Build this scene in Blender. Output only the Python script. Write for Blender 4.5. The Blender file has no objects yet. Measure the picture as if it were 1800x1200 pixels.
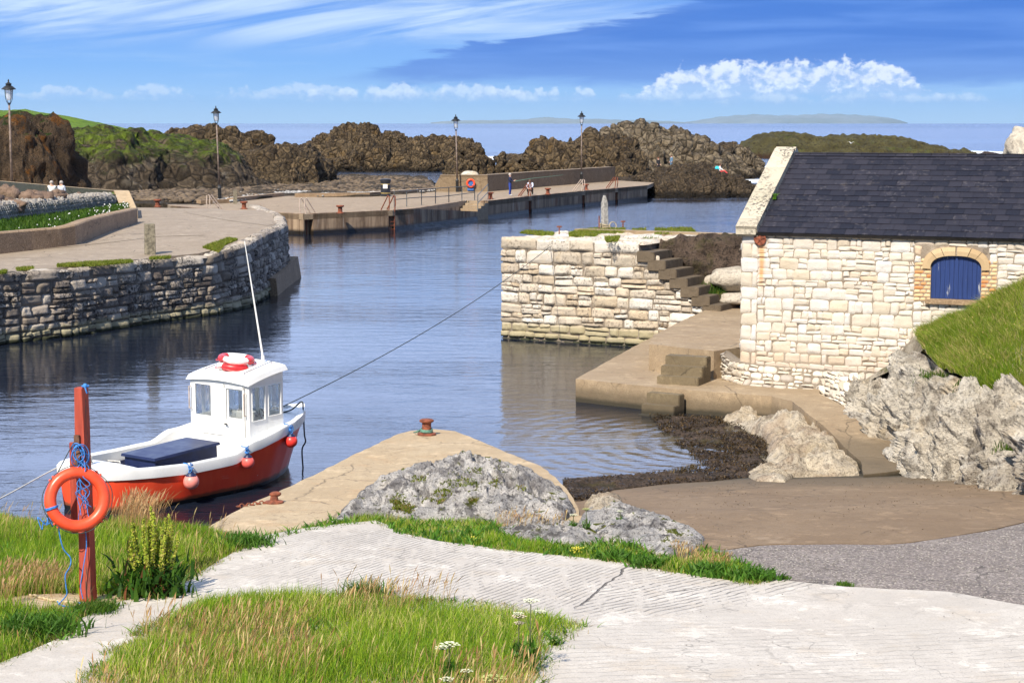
import bpy, bmesh, math, random
import numpy as np
from mathutils import Vector, Matrix, Euler
from mathutils.geometry import delaunay_2d_cdt
R = math.radians
random.seed(7); rng = np.random.default_rng(11)
scene = bpy.context.scene
COL = scene.collection

# ------------------------------------------------------------------ camera
PITCH = R(6.83); FPX = 3200.0; CAMH = 7.0
cam = bpy.data.cameras.new("camera"); camo = bpy.data.objects.new("camera", cam); COL.objects.link(camo)
cam.sensor_width = 36; cam.lens = 36*FPX/1800; cam.clip_start = 0.5; cam.clip_end = 200000
camo.location = (0, 0, CAMH); camo.rotation_euler = (R(90)-PITCH, 0, 0)
scene.camera = camo
scene.render.resolution_x = 1024; scene.render.resolution_y = 682

# ------------------------------------------------------------------ light
SUN_EL = R(45); SUN_H = Vector((-0.40, -0.917)).normalized()
sdir = Vector((SUN_H.x*math.cos(SUN_EL), SUN_H.y*math.cos(SUN_EL), math.sin(SUN_EL)))
sl = bpy.data.lights.new("sun", 'SUN'); sl.energy = 5.0; sl.angle = R(0.6); sl.color = (1.0, 0.91, 0.775)
so = bpy.data.objects.new("sun", sl); COL.objects.link(so); so.location = (-30, -30, 60)
so.rotation_euler = (-sdir).to_track_quat('-Z', 'Y').to_euler()
scene.view_settings.view_transform = 'Standard'; scene.view_settings.look = 'None'
scene.view_settings.exposure = 0.52; scene.view_settings.gamma = 1

# ------------------------------------------------------------------ node helper
class V:
    """a shader value (socket or number) with arithmetic"""
    nt = None
    def __init__(s, x): s.x = x
    @staticmethod
    def m(op, *a, clamp=False):
        n = V.nt.nodes.new('ShaderNodeMath'); n.operation = op; n.use_clamp = clamp
        for i, v in enumerate(a): V.link(v, n.inputs[i])
        return V(n.outputs[0])
    @staticmethod
    def link(v, sock):
        if isinstance(v, V): v = v.x
        if isinstance(v, bpy.types.NodeSocket): V.nt.links.new(v, sock)
        else:
            if sock.type == 'RGBA' and not isinstance(v, (int, float)) and len(v) == 3: v = (*v, 1)
            sock.default_value = v
    def __add__(s, o): return V.m('ADD', s, o)
    __radd__ = __add__
    def __sub__(s, o): return V.m('SUBTRACT', s, o)
    def __rsub__(s, o): return V.m('SUBTRACT', o, s)
    def __mul__(s, o): return V.m('MULTIPLY', s, o)
    __rmul__ = __mul__
    def __truediv__(s, o): return V.m('DIVIDE', s, o)
def vmin(a, b): return V.m('MINIMUM', a, b)
def vmax(a, b): return V.m('MAXIMUM', a, b)
def ss(v, a, b):
    n = V.nt.nodes.new('ShaderNodeMapRange'); n.interpolation_type = 'SMOOTHSTEP'
    V.link(v, n.inputs[0]); V.link(a, n.inputs[1]); V.link(b, n.inputs[2]); return V(n.outputs[0])
def lin(v, a, b, c=0.0, d=1.0):
    n = V.nt.nodes.new('ShaderNodeMapRange')
    for i, q in enumerate((v, a, b, c, d)): V.link(q, n.inputs[i])
    return V(n.outputs[0])
def mixc(f, a, b, mode='MIX'):
    n = V.nt.nodes.new('ShaderNodeMix'); n.data_type = 'RGBA'; n.blend_type = mode
    V.link(f, n.inputs[0]); V.link(a, n.inputs[6]); V.link(b, n.inputs[7]); return V(n.outputs[2])
def comb(x, y, z):
    n = V.nt.nodes.new('ShaderNodeCombineXYZ')
    for i, q in enumerate((x, y, z)): V.link(q, n.inputs[i])
    return V(n.outputs[0])
def sep(v):
    n = V.nt.nodes.new('ShaderNodeSeparateXYZ'); V.link(v, n.inputs[0]); return [V(o) for o in n.outputs]
def noise(vec, scale, detail=4, rough=.55, dist=0.0, col=False):
    n = V.nt.nodes.new('ShaderNodeTexNoise'); V.link(vec, n.inputs['Vector'])
    V.link(scale, n.inputs['Scale']); n.inputs['Detail'].default_value = detail
    n.inputs['Roughness'].default_value = rough; n.inputs['Distortion'].default_value = dist
    return V(n.outputs[1 if col else 0])
def voro(vec, scale, feature='F1', out=0, rand=1.0):
    n = V.nt.nodes.new('ShaderNodeTexVoronoi'); n.feature = feature; V.link(vec, n.inputs['Vector'])
    n.inputs['Scale'].default_value = scale; n.inputs['Randomness'].default_value = rand
    return V(n.outputs[out])
def mapping(vec, scale=(1, 1, 1), rot=(0, 0, 0), loc=(0, 0, 0)):
    n = V.nt.nodes.new('ShaderNodeMapping'); V.link(vec, n.inputs[0])
    n.inputs[1].default_value = loc; n.inputs[2].default_value = rot; n.inputs[3].default_value = scale
    return V(n.outputs[0])
def objco():
    n = V.nt.nodes.new('ShaderNodeTexCoord'); return V(n.outputs['Object'])
def geopos():
    n = V.nt.nodes.new('ShaderNodeNewGeometry'); return V(n.outputs['Position'])
def geonorm():
    n = V.nt.nodes.new('ShaderNodeNewGeometry'); return V(n.outputs['Normal'])
def attr(name='Col', out=0):
    n = V.nt.nodes.new('ShaderNodeAttribute'); n.attribute_name = name; return V(n.outputs[out])
def bump(h, strength=1.0, dist=0.02, normal=None):
    n = V.nt.nodes.new('ShaderNodeBump'); V.link(h, n.inputs['Height'])
    n.inputs['Strength'].default_value = strength; V.link(dist, n.inputs['Distance'])
    if normal is not None: V.link(normal, n.inputs['Normal'])
    return V(n.outputs[0])
def ramp(f, stops):
    n = V.nt.nodes.new('ShaderNodeValToRGB'); V.link(f, n.inputs[0]); e = n.color_ramp.elements
    while len(e) < len(stops): e.new(0.5)
    for i, (p, c) in enumerate(stops): e[i].position = p; e[i].color = (*c, 1)
    return V(n.outputs[0])
MATS = {}
def newmat(name, rough=.8):
    m = bpy.data.materials.new(name); m.use_nodes = True; V.nt = m.node_tree
    b = m.node_tree.nodes['Principled BSDF']; b.inputs['Roughness'].default_value = rough
    MATS[name] = m; return m, b
def fin(b, color=None, rough=None, normal=None, **kw):
    if color is not None: V.link(color, b.inputs['Base Color'])
    if rough is not None: V.link(rough, b.inputs['Roughness'])
    if normal is not None: V.link(normal, b.inputs['Normal'])
    for k, v in kw.items(): V.link(v, b.inputs[k.replace('_', ' ')])
def simple(name, color, rough=.6, var=.25, scale=6, bumpd=.002, metal=0.0, spec=None):
    m, b = newmat(name, rough)
    c = objco(); n = noise(c, scale, 5); dark = tuple(x*(1-var) for x in color); lite = tuple(min(1, x*(1+var*.6)) for x in color)
    fin(b, mixc(ss(n, .35, .65), dark, lite), lin(n, .3, .7, max(0, rough-.08), min(1, rough+.1)), bump(noise(c, scale*6, 4), .6, bumpd), Metallic=metal)
    if spec is not None: b.inputs['Specular IOR Level'].default_value = spec
    return m

# ------------------------------------------------------------------ world sky
w = bpy.data.worlds.new("World"); scene.world = w; w.use_nodes = True; V.nt = w.node_tree
bg = w.node_tree.nodes['Background']; bg.inputs[1].default_value = 0.1
sky = w.node_tree.nodes.new('ShaderNodeTexSky'); sky.sky_type = 'NISHITA'; sky.sun_disc = False
sky.sun_elevation = SUN_EL; sky.sun_rotation = math.atan2(SUN_H.x, SUN_H.y); sky.air_density = 1.0; sky.dust_density = .3; sky.ozone_density = 2.0
def make_sky():
    tc = w.node_tree.nodes.new('ShaderNodeTexCoord'); d = V(tc.outputs['Generated'])
    x, y, z = sep(d)
    hl = V.m('SQRT', x*x+y*y); e = z/vmax(hl, .001)
    az = V.m('ARCTAN2', x, y)                     # 0 = out to sea
    c = comb(az, e*1.0, 0.0)
    # clear / hazy air colour by height
    base = ramp(lin(e, 0, .5), [(0, (3.5, 5.2, 7.1)), (.025, (2.6, 4.5, 7.1)), (.06, (1.8, 3.7, 7.0)), (.10, (1.3, 3.0, 6.8)), (.14, (1.1, 2.6, 6.5)), (.17, (1.6, 2.9, 6.2)), (.28, (2.6, 3.9, 7.0)), (.8, (1.4, 2.3, 4.6)), (1, (1.2, 2.0, 4.0))])
    up = ss(e, .35, 1.0)
    colr = mixc(up, base, V(sky.outputs[0]))
    # cirrus streaks
    c1 = comb(az*6.0, e*60.0-az*9.0, 0.0)
    n1 = noise(c1, 1.0, 6, .6, .6)
    leftm = ss(az, .16, -.02)
    cir = ss(n1, .36, .66)*ss(e, .034, .054)*leftm*.95
    colr = mixc(cir, colr, (4.7, 6.0, 7.6))
    c1b = comb(az*9.0+5.0, e*130.0, 0.0); n1b = noise(c1b, 1.0, 5, .6, .4)
    colr = mixc(ss(n1b, .5, .75)*ss(e, .004, .02)*ss(e, .05, .035)*.4, colr, (3.0, 4.7, 7.2))
    # shaded blue sheet of cloud, edge rising to the right
    n2 = noise(comb(az*16.0, e*110.0, 3.0), 1.0, 6, .62, .5)
    edge = (az+.081)*.19+.0305+(n2-.5)*.03
    wedge = ss(edge-e, -.0012, .0035)*ss(e+(n2-.5)*.016, .0175, .026)*ss(az, -.11, -.05)*ss(e, .2, .1)
    n3 = noise(comb(az*8.0, e*90.0, 8.0), 1.0, 4, .5, .3)
    wc = mixc(ss(n3, .35, .7), (.42, 1.45, 5.0), (.95, 2.2, 5.9))
    wc = mixc(ss(e, .045, .02)*.55, wc, (1.5, 2.9, 6.3))
    colr = mixc(wedge*.90, colr, wc)
    # bank of cumulus low over the sea: bumpy lit tops, soft blue undersides
    def puffs(lo, hi, az0, az1, col_l, amount, sc, seed, gap=.4, det=.010):
        nonlocal colr
        h1 = noise(comb(az*sc, seed, 0.0), 1.0, 2, .5); h2 = noise(comb(az*sc*3.1, seed+3, 0.0), 1.0, 2, .5)
        n = noise(comb(az*150.0, e*190.0, seed), 1.0, 5, .6, .25); nb = noise(comb(az*150.0-.55, e*190.0+.9, seed), 1.0, 4, .6, .25)
        big = noise(comb(az*58.0, e*75.0, seed+7), 1.0, 4, .6, .2)
        env = ss(az, az0, az0+.04)*ss(az, az1, az1-.05)
        top = lo+(hi-lo)*ss(h1*.65+h2*.35, gap, gap+.22)*env
        topd = top+((n-.5)*.55+(big-.5)*.9)*det*1.6
        t = (e-lo)/vmax(top-lo, .0008)
        mask = ss(topd-e, -.0004, .0028)*ss(e+(big-.5)*.008, lo-.001, lo+.007)*ss(top-lo, .001, .006)*amount
        shade = ss((n-nb)*1.3+(t-.55)*.55+(big-.5)*.9, -.22, .30)
        cc = mixc(shade, (3.3, 4.7, 7.2), col_l)
        colr = mixc(mask, colr, cc)
    puffs(.0100, .0205, -.32, .05, (6.3, 7.1, 8.0), .42, 22.0, 2.0, .34, .010)
    puffs(.0100, .0215, -.13, .10, (6.8, 7.6, 8.4), .52, 26.0, 21.0, .36, .010)
    puffs(.0115, .0330, .055, .245, (8.0, 8.5, 9.0), .74, 19.0, 31.0, .26, .013)
    puffs(.0085, .0165, .05, .28, (5.6, 6.7, 8.0), .6, 22.0, 14.0, .28, .007)
    # haze just over the horizon
    colr = mixc(ss(e, .012, 0.0)*.55, colr, (3.5, 5.2, 7.1))
    # unseen bright cloud bank added above the frame to brighten the water's reflection
    colr = mixc(ss(e, .078, .15)*ss(e, .75, .42)*ss(V.m('ABSOLUTE', az), 1.5, .8)*lin(noise(comb(az*5.0, e*14.0, 4.0), 1.0, 5, .6), .35, .62, .55, 1.0), colr, (9.6, 11.8, 18.0))
    # loose broken cloud overhead and behind, seen only in reflections
    n5 = noise(comb(x/vmax(z, .05), y/vmax(z, .05), 0.0), .9, 5, .55)
    colr = mixc(ss(n5, .45, .7)*ss(e, .10, .3)*.35, colr, (3.6, 4.4, 6.2))
    V.link(colr, bg.inputs[0])
make_sky()

# ------------------------------------------------------------------ geometry helpers
CP, SP = math.cos(PITCH), math.sin(PITCH)
def ray(px, py):
    u = (px-900)/FPX; v = (600-py)/FPX
    return Vector((u, CP+v*SP, -SP+v*CP))
def P(px, py, z=0.0):
    d = ray(px, py); t = (z-CAMH)/d.z; return Vector((d.x*t, d.y*t, z))
def PY(px, py, Y):
    d = ray(px, py); t = Y/d.y; return Vector((d.x*t, Y, CAMH+d.z*t))
def PT(px, py, fun):
    z = 1.0
    for _ in range(30):
        p = P(px, py, z); z = .5*z+.5*fun(p.x, p.y)
    return P(px, py, z)
def proj(p):
    x, y, z = p[0], p[1], p[2]-CAMH
    f = y*CP-z*SP; u = y*SP+z*CP
    return (900+FPX*x/f, 600-FPX*u/f)

def _hash(ix, iy, iz, s):
    h = (ix.astype(np.int64)*374761393+iy.astype(np.int64)*668265263+iz.astype(np.int64)*2147483647+s*974634777) & 0xffffffff
    h = ((h ^ (h >> 13))*1274126177) & 0xffffffff
    h = ((h ^ (h >> 16))*2246822519) & 0xffffffff
    return ((h ^ (h >> 15)) & 0xffffff)/float(0xffffff)
def vnoise(p, s=0):
    i = np.floor(p); f = p-i; f = f*f*f*(f*(f*6-15)+10); r = 0
    for dx in (0, 1):
        for dy in (0, 1):
            for dz in (0, 1):
                wgt = (f[:, 0] if dx else 1-f[:, 0])*(f[:, 1] if dy else 1-f[:, 1])*(f[:, 2] if dz else 1-f[:, 2])
                r = r+wgt*_hash(i[:, 0]+dx, i[:, 1]+dy, i[:, 2]+dz, s)
    return r*2-1
def fbm(p, octv=5, s=0, gain=.5, ridged=False):
    p = np.asarray(p, float); a = 1.0; r = 0; q = p.copy()
    for k in range(octv):
        n = vnoise(q, s+k*17)
        if ridged: n = 1-2*np.abs(n)
        r = r+a*n; a *= gain; q = q*2.03+7.1
    return r
def worley(p, s=0):
    p = np.asarray(p, float); i = np.floor(p); f1 = np.full(len(p), 9.); f2 = f1.copy(); cid = np.zeros(len(p))
    for dx in (-1, 0, 1):
        for dy in (-1, 0, 1):
            for dz in (-1, 0, 1):
                c = i+[dx, dy, dz]
                q = c+np.stack([_hash(c[:, 0], c[:, 1], c[:, 2], s+k) for k in (1, 2, 3)], 1)
                d = np.linalg.norm(q-p, axis=1); h = _hash(c[:, 0], c[:, 1], c[:, 2], s+9)
                m = d < f1; f2 = np.where(m, f1, np.minimum(f2, d)); cid = np.where(m, h, cid); f1 = np.where(m, d, f1)
    return f1, f2, cid

def mk(name, verts, faces, mat=None, parent=None, smooth=False, col=None, loc=None):
    """one mesh object; mat may be a list; faces may carry material index via dict"""
    me = bpy.data.meshes.new(name)
    v = np.asarray(verts, dtype=np.float64).reshape(-1, 3)
    if isinstance(faces, np.ndarray):
        n, k = faces.shape
        me.vertices.add(len(v)); me.vertices.foreach_set('co', v.ravel())
        me.loops.add(n*k); me.loops.foreach_set('vertex_index', faces.ravel().astype(np.int32))
        me.polygons.add(n); me.polygons.foreach_set('loop_start', np.arange(n, dtype=np.int32)*k)
        me.update(calc_edges=True)
    else:
        me.from_pydata([tuple(q) for q in v], [], faces)
    me.validate(clean_customdata=False)
    if col is not None:
        c = np.asarray(col, dtype=np.float64)
        if c.ndim == 1: c = np.stack([c, c, c], 1)
        c = np.concatenate([c, np.ones((len(c), 1))], 1)
        a = me.color_attributes.new('Col', 'FLOAT_COLOR', 'POINT'); a.data.foreach_set('color', c.ravel())
    for m in (mat if isinstance(mat, (list, tuple)) else [mat]):
        if m is not None: me.materials.append(m if not isinstance(m, str) else MATS[m])
    if smooth: me.polygons.foreach_set('use_smooth', np.ones(len(me.polygons), dtype=bool))
    o = bpy.data.objects.new(name, me); COL.objects.link(o)
    if parent is not None: o.parent = parent
    if loc is not None: o.location = loc
    return o
def tag(o, label=None, cat=None, group=None, kind=None):
    if label: o['label'] = label
    if cat: o['category'] = cat
    if group: o['group'] = group
    if kind: o['kind'] = kind
    return o
def thing(name, label, cat, loc=(0, 0, 0), rz=0.0, group=None):
    o = bpy.data.objects.new(name, None); COL.objects.link(o); o.empty_display_size = .2
    o.location = loc; o.rotation_euler = (0, 0, rz); return tag(o, label, cat, group)
def dup(root, loc, rz=None, label=None):
    r = root.copy(); COL.objects.link(r); r.location = loc
    if rz is not None: r.rotation_euler = (0, 0, rz)
    if label: r['label'] = label
    for ch in list(root.children):
        c = ch.copy(); COL.objects.link(c); c.parent = r
        for g in list(ch.children):
            d = g.copy(); COL.objects.link(d); d.parent = c
    return r

class MB:
    """collects shapes into one mesh"""
    def __init__(s): s.v = []; s.f = []; s.c = []
    def add(s, vs, fs, c=.5):
        b = len(s.v); s.v += [tuple(q) for q in vs]; s.f += [tuple(i+b for i in f) for f in fs]; s.c += [c]*len(vs); return s
    def box(s, a, b, c=.5, M=None, bev=0.0):
        x0, y0, z0 = a; x1, y1, z1 = b
        if bev > 0:
            bm = bmesh.new(); bmesh.ops.create_cube(bm, size=1)
            for q in bm.verts: q.co = Vector(((x0+x1)/2+q.co.x*(x1-x0), (y0+y1)/2+q.co.y*(y1-y0), (z0+z1)/2+q.co.z*(z1-z0)))
            bmesh.ops.bevel(bm, geom=bm.edges[:], offset=bev, segments=2, affect='EDGES', profile=.5)
            vs = [q.co.copy() for q in bm.verts]; fs = [[q.index for q in f.verts] for f in bm.faces]; bm.free()
        else:
            vs = [Vector(p) for p in ((x0, y0, z0), (x1, y0, z0), (x1, y1, z0), (x0, y1, z0), (x0, y0, z1), (x1, y0, z1), (x1, y1, z1), (x0, y1, z1))]
            fs = [(0, 3, 2, 1), (4, 5, 6, 7), (0, 1, 5, 4), (1, 2, 6, 5), (2, 3, 7, 6), (3, 0, 4, 7)]
        if M is not None: vs = [M @ q for q in vs]
        return s.add(vs, fs, c)
    def hexa(s, pts, c=.5):   # 4 bottom, 4 top
        return s.add(pts, [(0, 3, 2, 1), (4, 5, 6, 7), (0, 1, 5, 4), (1, 2, 6, 5), (2, 3, 7, 6), (3, 0, 4, 7)], c)
    def tube(s, pts, r, seg=8, c=.5, caps=True):
        pts = [Vector(p) for p in pts]; rs = r if isinstance(r, (list, tuple)) else [r]*len(pts)
        vs = []; n = len(pts); prev = None
        for i, p in enumerate(pts):
            t = (pts[min(i+1, n-1)]-pts[max(i-1, 0)]).normalized()
            if prev is None:
                up = Vector((0, 0, 1)) if abs(t.z) < .9 else Vector((1, 0, 0)); a = t.cross(up).normalized()
            else: a = (prev-t*prev.dot(t)).normalized()
            prev = a; b = t.cross(a)
            for k in range(seg):
                an = 2*math.pi*k/seg; vs.append(p+a*math.cos(an)*rs[i]+b*math.sin(an)*rs[i])
        fs = [(i*seg+k, i*seg+(k+1) % seg, (i+1)*seg+(k+1) % seg, (i+1)*seg+k) for i in range(n-1) for k in range(seg)]
        if caps: fs += [tuple(range(seg))[::-1], tuple((n-1)*seg+k for k in range(seg))]
        return s.add(vs, fs, c)
    def lathe(s, prof, seg=16, c=.5, M=None):
        vs = []
        for r, z in prof:
            for k in range(seg):
                an = 2*math.pi*k/seg; q = Vector((r*math.cos(an), r*math.sin(an), z)); vs.append(M @ q if M is not None else q)
        n = len(prof)
        fs = [(i*seg+k, i*seg+(k+1) % seg, (i+1)*seg+(k+1) % seg, (i+1)*seg+k) for i in range(n-1) for k in range(seg)]
        fs += [tuple(range(seg))[::-1], tuple((n-1)*seg+k for k in range(seg))]
        return s.add(vs, fs, c)
    def torus(s, R0, r, M=None, a0=0.0, a1=2*math.pi, sa=32, sb=10, c=.5, flat=1.0):
        vs = []; full = abs(a1-a0-2*math.pi) < 1e-4; na = sa if full else sa+1
        for i in range(na):
            a = a0+(a1-a0)*i/sa
            for k in range(sb):
                b = 2*math.pi*k/sb; q = Vector(((R0+r*math.cos(b))*math.cos(a), (R0+r*math.cos(b))*math.sin(a), r*flat*math.sin(b)))
                vs.append(M @ q if M is not None else q)
        fs = [(i*sb+k, ((i+1) % na)*sb+k, ((i+1) % na)*sb+(k+1) % sb, i*sb+(k+1) % sb) for i in range(sa) for k in range(sb)]
        return s.add(vs, fs, c)
    def ball(s, c0, r, c=.5, sq=(1, 1, 1), seg=12):
        prof = []; n = seg//2+1
        vs = [];
        for i in range(n+1):
            th = math.pi*i/n
            for k in range(seg):
                an = 2*math.pi*k/seg
                vs.append(Vector(c0)+Vector((r*sq[0]*math.sin(th)*math.cos(an), r*sq[1]*math.sin(th)*math.sin(an), -r*sq[2]*math.cos(th))))
        fs = [(i*seg+k, i*seg+(k+1) % seg, (i+1)*seg+(k+1) % seg, (i+1)*seg+k) for i in range(n) for k in range(seg)]
        return s.add(vs, fs, c)
    def build(s, name, mat, parent=None, smooth=False, col=False, auto=None):
        o = mk(name, s.v, s.f, mat, parent, smooth, np.array(s.c, float) if col else None)
        if auto:
            bm = bmesh.new(); bm.from_mesh(o.data)
            bmesh.ops.remove_doubles(bm, verts=bm.verts[:], dist=1e-5)
            for e in bm.edges: e.smooth = not (len(e.link_faces) == 2 and e.calc_face_angle(0) > R(auto))
            for f in bm.faces: f.smooth = True
            bmesh.ops.recalc_face_normals(bm, faces=bm.faces[:])
            bm.to_mesh(o.data); bm.free()
        return o

def inpoly(pts, poly):
    x, y = pts[:, 0], pts[:, 1]; r = np.zeros(len(pts), bool); n = len(poly)
    for i in range(n):
        x1, y1 = poly[i][0], poly[i][1]; x2, y2 = poly[(i+1) % n][0], poly[(i+1) % n][1]
        c = ((y1 > y) != (y2 > y)) & (x < (x2-x1)*(y-y1)/((y2-y1) if y2 != y1 else 1e-9)+x1)
        r ^= c
    return r
def polydist(pts, poly):
    d = np.full(len(pts), 1e9); n = len(poly)
    for i in range(n):
        a = np.array(poly[i][:2]); b = np.array(poly[(i+1) % n][:2]); ab = b-a
        t = np.clip(((pts-a)@ab)/max(ab@ab, 1e-9), 0, 1); q = a+t[:, None]*ab
        d = np.minimum(d, np.linalg.norm(pts-q, axis=1))
    return d
def resample(poly, step, closed=True, jit=0.0):
    out = []; n = len(poly)
    for i in range(n if closed else n-1):
        a = Vector(poly[i][:2]); b = Vector(poly[(i+1) % n][:2]); k = max(1, int((b-a).length/step))
        for j in range(k):
            q = a.lerp(b, j/k)
            if jit and j: q += Vector((random.uniform(-jit, jit), random.uniform(-jit, jit)))
            out.append((q.x, q.y))
    if not closed: out.append(tuple(poly[-1][:2]))
    return out
def sheet(name, poly, zf, mat, thick=0.1, res=.4, jit=0.0, parent=None, smooth=True, skirt=True):
    b = resample(poly, res, jit=jit); B = np.array(b)
    x0, y0 = B.min(0); x1, y1 = B.max(0)
    gx, gy = np.meshgrid(np.arange(x0, x1, res), np.arange(y0, y1, res)); g = np.stack([gx.ravel(), gy.ravel()], 1)
    g = g+rng.uniform(-.15, .15, g.shape)*res
    g = g[inpoly(g, b)]; g = g[polydist(g, b) > res*.4] if len(g) else g
    pts = [Vector(q) for q in b]+[Vector(q) for q in g]
    r = delaunay_2d_cdt(pts, [], [list(range(len(b)))], 1, 1e-5)
    vs = [(q.x, q.y, zf(q.x, q.y)) for q in r[0]]; fs = [tuple(f) for f in r[2]]
    if skirt:
        k = len(vs); nb = len(b)
        for q in b: vs.append((q[0], q[1], zf(q[0], q[1])))
        for q in b: vs.append((q[0], q[1], zf(q[0], q[1])-thick))
        area = sum(b[i][0]*b[(i+1) % nb][1]-b[(i+1) % nb][0]*b[i][1] for i in range(nb))
        for i in range(nb):
            j = (i+1) % nb
            fs.append((k+i, k+nb+i, k+nb+j, k+j) if area > 0 else (k+i, k+j, k+nb+j, k+nb+i))
    o = mk(name, vs, fs, mat, parent)
    if smooth:
        me = o.data; nf = len(r[2]); a = np.zeros(len(me.polygons), bool); a[:nf] = True
        if len(me.polygons) >= nf: me.polygons.foreach_set('use_smooth', a)
    return o
def gridmesh(name, G, mat, parent=None, smooth=True, col=None, flip=False):
    n, m = G.shape[:2]; idx = np.arange(n*m).reshape(n, m)
    q = np.stack([idx[:-1, :-1], idx[1:, :-1], idx[1:, 1:], idx[:-1, 1:]], -1).reshape(-1, 4)
    if flip: q = q[:, ::-1]
    return mk(name, G.reshape(-1, 3), np.ascontiguousarray(q), mat, parent, smooth, col)
def gnorm(G):
    du = np.gradient(G, axis=0); dv = np.gradient(G, axis=1); n = np.cross(du, dv)
    return n/np.maximum(np.linalg.norm(n, axis=2, keepdims=True), 1e-9)
def spline(vals, n, closed=False):
    """smooth resample of control rows (k, d) to n rows"""
    v = np.asarray(vals, float); k = len(v); t = np.linspace(0, k-1, n); i = np.clip(t.astype(int), 0, k-2); f = (t-i)[:, None]
    sh = (len(f),)+(1,)*(v.ndim-1); f = f.reshape(sh)
    p0 = v[np.clip(i-1, 0, k-1)]; p1 = v[i]; p2 = v[i+1]; p3 = v[np.clip(i+2, 0, k-1)]
    return .5*((2*p1)+(-p0+p2)*f+(2*p0-5*p1+4*p2-p3)*f*f+(-p0+3*p1-3*p2+p3)*f**3)
def loft(rows, n, m):
    a = np.asarray([[tuple(q) for q in r] for r in rows], float)
    a = spline(a, n); a = spline(np.swapaxes(a, 0, 1), m); return np.swapaxes(a, 0, 1)

def mound(name, sil, Y, front, back, base, mat, n=90, m=44, amp=.5, fs=.5, cell=0.0, cs=1.0, fpow=2.2, bpow=2.0, seed=1, parent=None, yfun=None, smooth=True):
    """free-standing rock whose crest follows a skyline; real depth front and back"""
    sil = sorted(sil); xs = np.array([q[0] for q in sil]); ys = np.array([q[1] for q in sil])
    px = np.linspace(xs[0], xs[-1], n); py = np.interp(px, xs, ys)
    C = np.array([tuple(PY(a, b, Y if yfun is None else yfun(a))) for a, b in zip(px, py)])
    h = np.maximum(C[:, 2]-base, .02); s = np.linspace(-1, 1, n); ends = np.sqrt(np.clip(1-np.abs(s)**3, 0, 1))*.85+.15
    m = int(m*1.35); t = np.linspace(-1, 1, m); t = np.sign(t)*(.45*np.abs(t)+.55*(1-(1-np.abs(t))**2.2)); G = np.zeros((n, m, 3))
    for j, tt in enumerate(t):
        off = tt*(front if tt < 0 else back)*ends
        prof = (1-abs(tt)**(fpow if tt < 0 else bpow))
        G[:, j, 0] = C[:, 0]; G[:, j, 1] = C[:, 1]+off; G[:, j, 2] = base-.4+(h+.4)*prof
    N = gnorm(G); 
    if N[n//2, m//2, 2] < 0: N = -N
    p = G.reshape(-1, 3)
    d = amp*.8*fbm(p*fs, 5, seed)+amp*.28*fbm(p*[fs*2.2, fs*2.2, fs*1.2], 4, seed+5, ridged=True)
    if cell > 0:
        wp = p+.35/cs*np.stack([fbm(p*cs*.8, 2, seed+k) for k in (31, 32, 33)], 1)
        f1, f2, cid = worley(wp*[cs, cs, cs*.75], seed); d = d+cell*(np.clip((f2-f1)*2.2, 0, 1)**.6-.6)+cell*(cid-.5)*1.4
    d = d-np.percentile(d, 82)
    fade = np.clip(h/ (h.max()*.25+.01), .25, 1)[:, None]
    G = G+N*(d.reshape(n, m)*fade)[..., None]
    return gridmesh(name, G, mat, parent, smooth, flip=True)

# ------------------------------------------------------------------ masonry
def bsp(u0, v0, u1, v1, wmin, wmax, hmin, hmax, out):
    W, H = u1-u0, v1-v0
    if H > hmax*1.0 and (H/hmax >= W/wmax or W <= wmax) and H > 2*hmin:
        c = v0+random.uniform(max(hmin, H*.3), min(H-hmin, H*.7)) if H > 2*hmin else None
        bsp(u0, v0, u1, c, wmin, wmax, hmin, hmax, out); bsp(u0, c, u1, v1, wmin, wmax, hmin, hmax, out); return
    if W > wmax and W > 2*wmin:
        c = u0+random.uniform(max(wmin, W*.3), min(W-wmin, W*.7)); bsp(u0, v0, c, v1, wmin, wmax, hmin, hmax, out); bsp(c, v0, u1, v1, wmin, wmax, hmin, hmax, out); return
    out.append((u0, v0, u1, v1))
def courses(u0, u1, v0, v1, hmin, hmax, wmin, wmax, split=.35):
    out = []; v = v0
    while v < v1-1e-6:
        h = random.uniform(hmin, hmax)
        if v1-v-h < hmin*.7: h = v1-v
        u = u0
        while u < u1-1e-6:
            w_ = random.uniform(wmin, wmax)*(.6+.5*h/hmax)
            if u1-u-w_ < wmin*.6: w_ = u1-u
            r = random.random()
            if r < split and h > hmin*1.2:
                c = h*random.uniform(.35, .65); out.append((u, v, u+w_, v+c))
                if random.random() < .5: m = w_*random.uniform(.35, .65); out += [(u, v+c, u+m, v+h), (u+m, v+c, u+w_, v+h)]
                else: out.append((u, v+c, u+w_, v+h))
            else: out.append((u, v, u+w_, v+h))
            u += w_
        v += h
    return out
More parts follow.
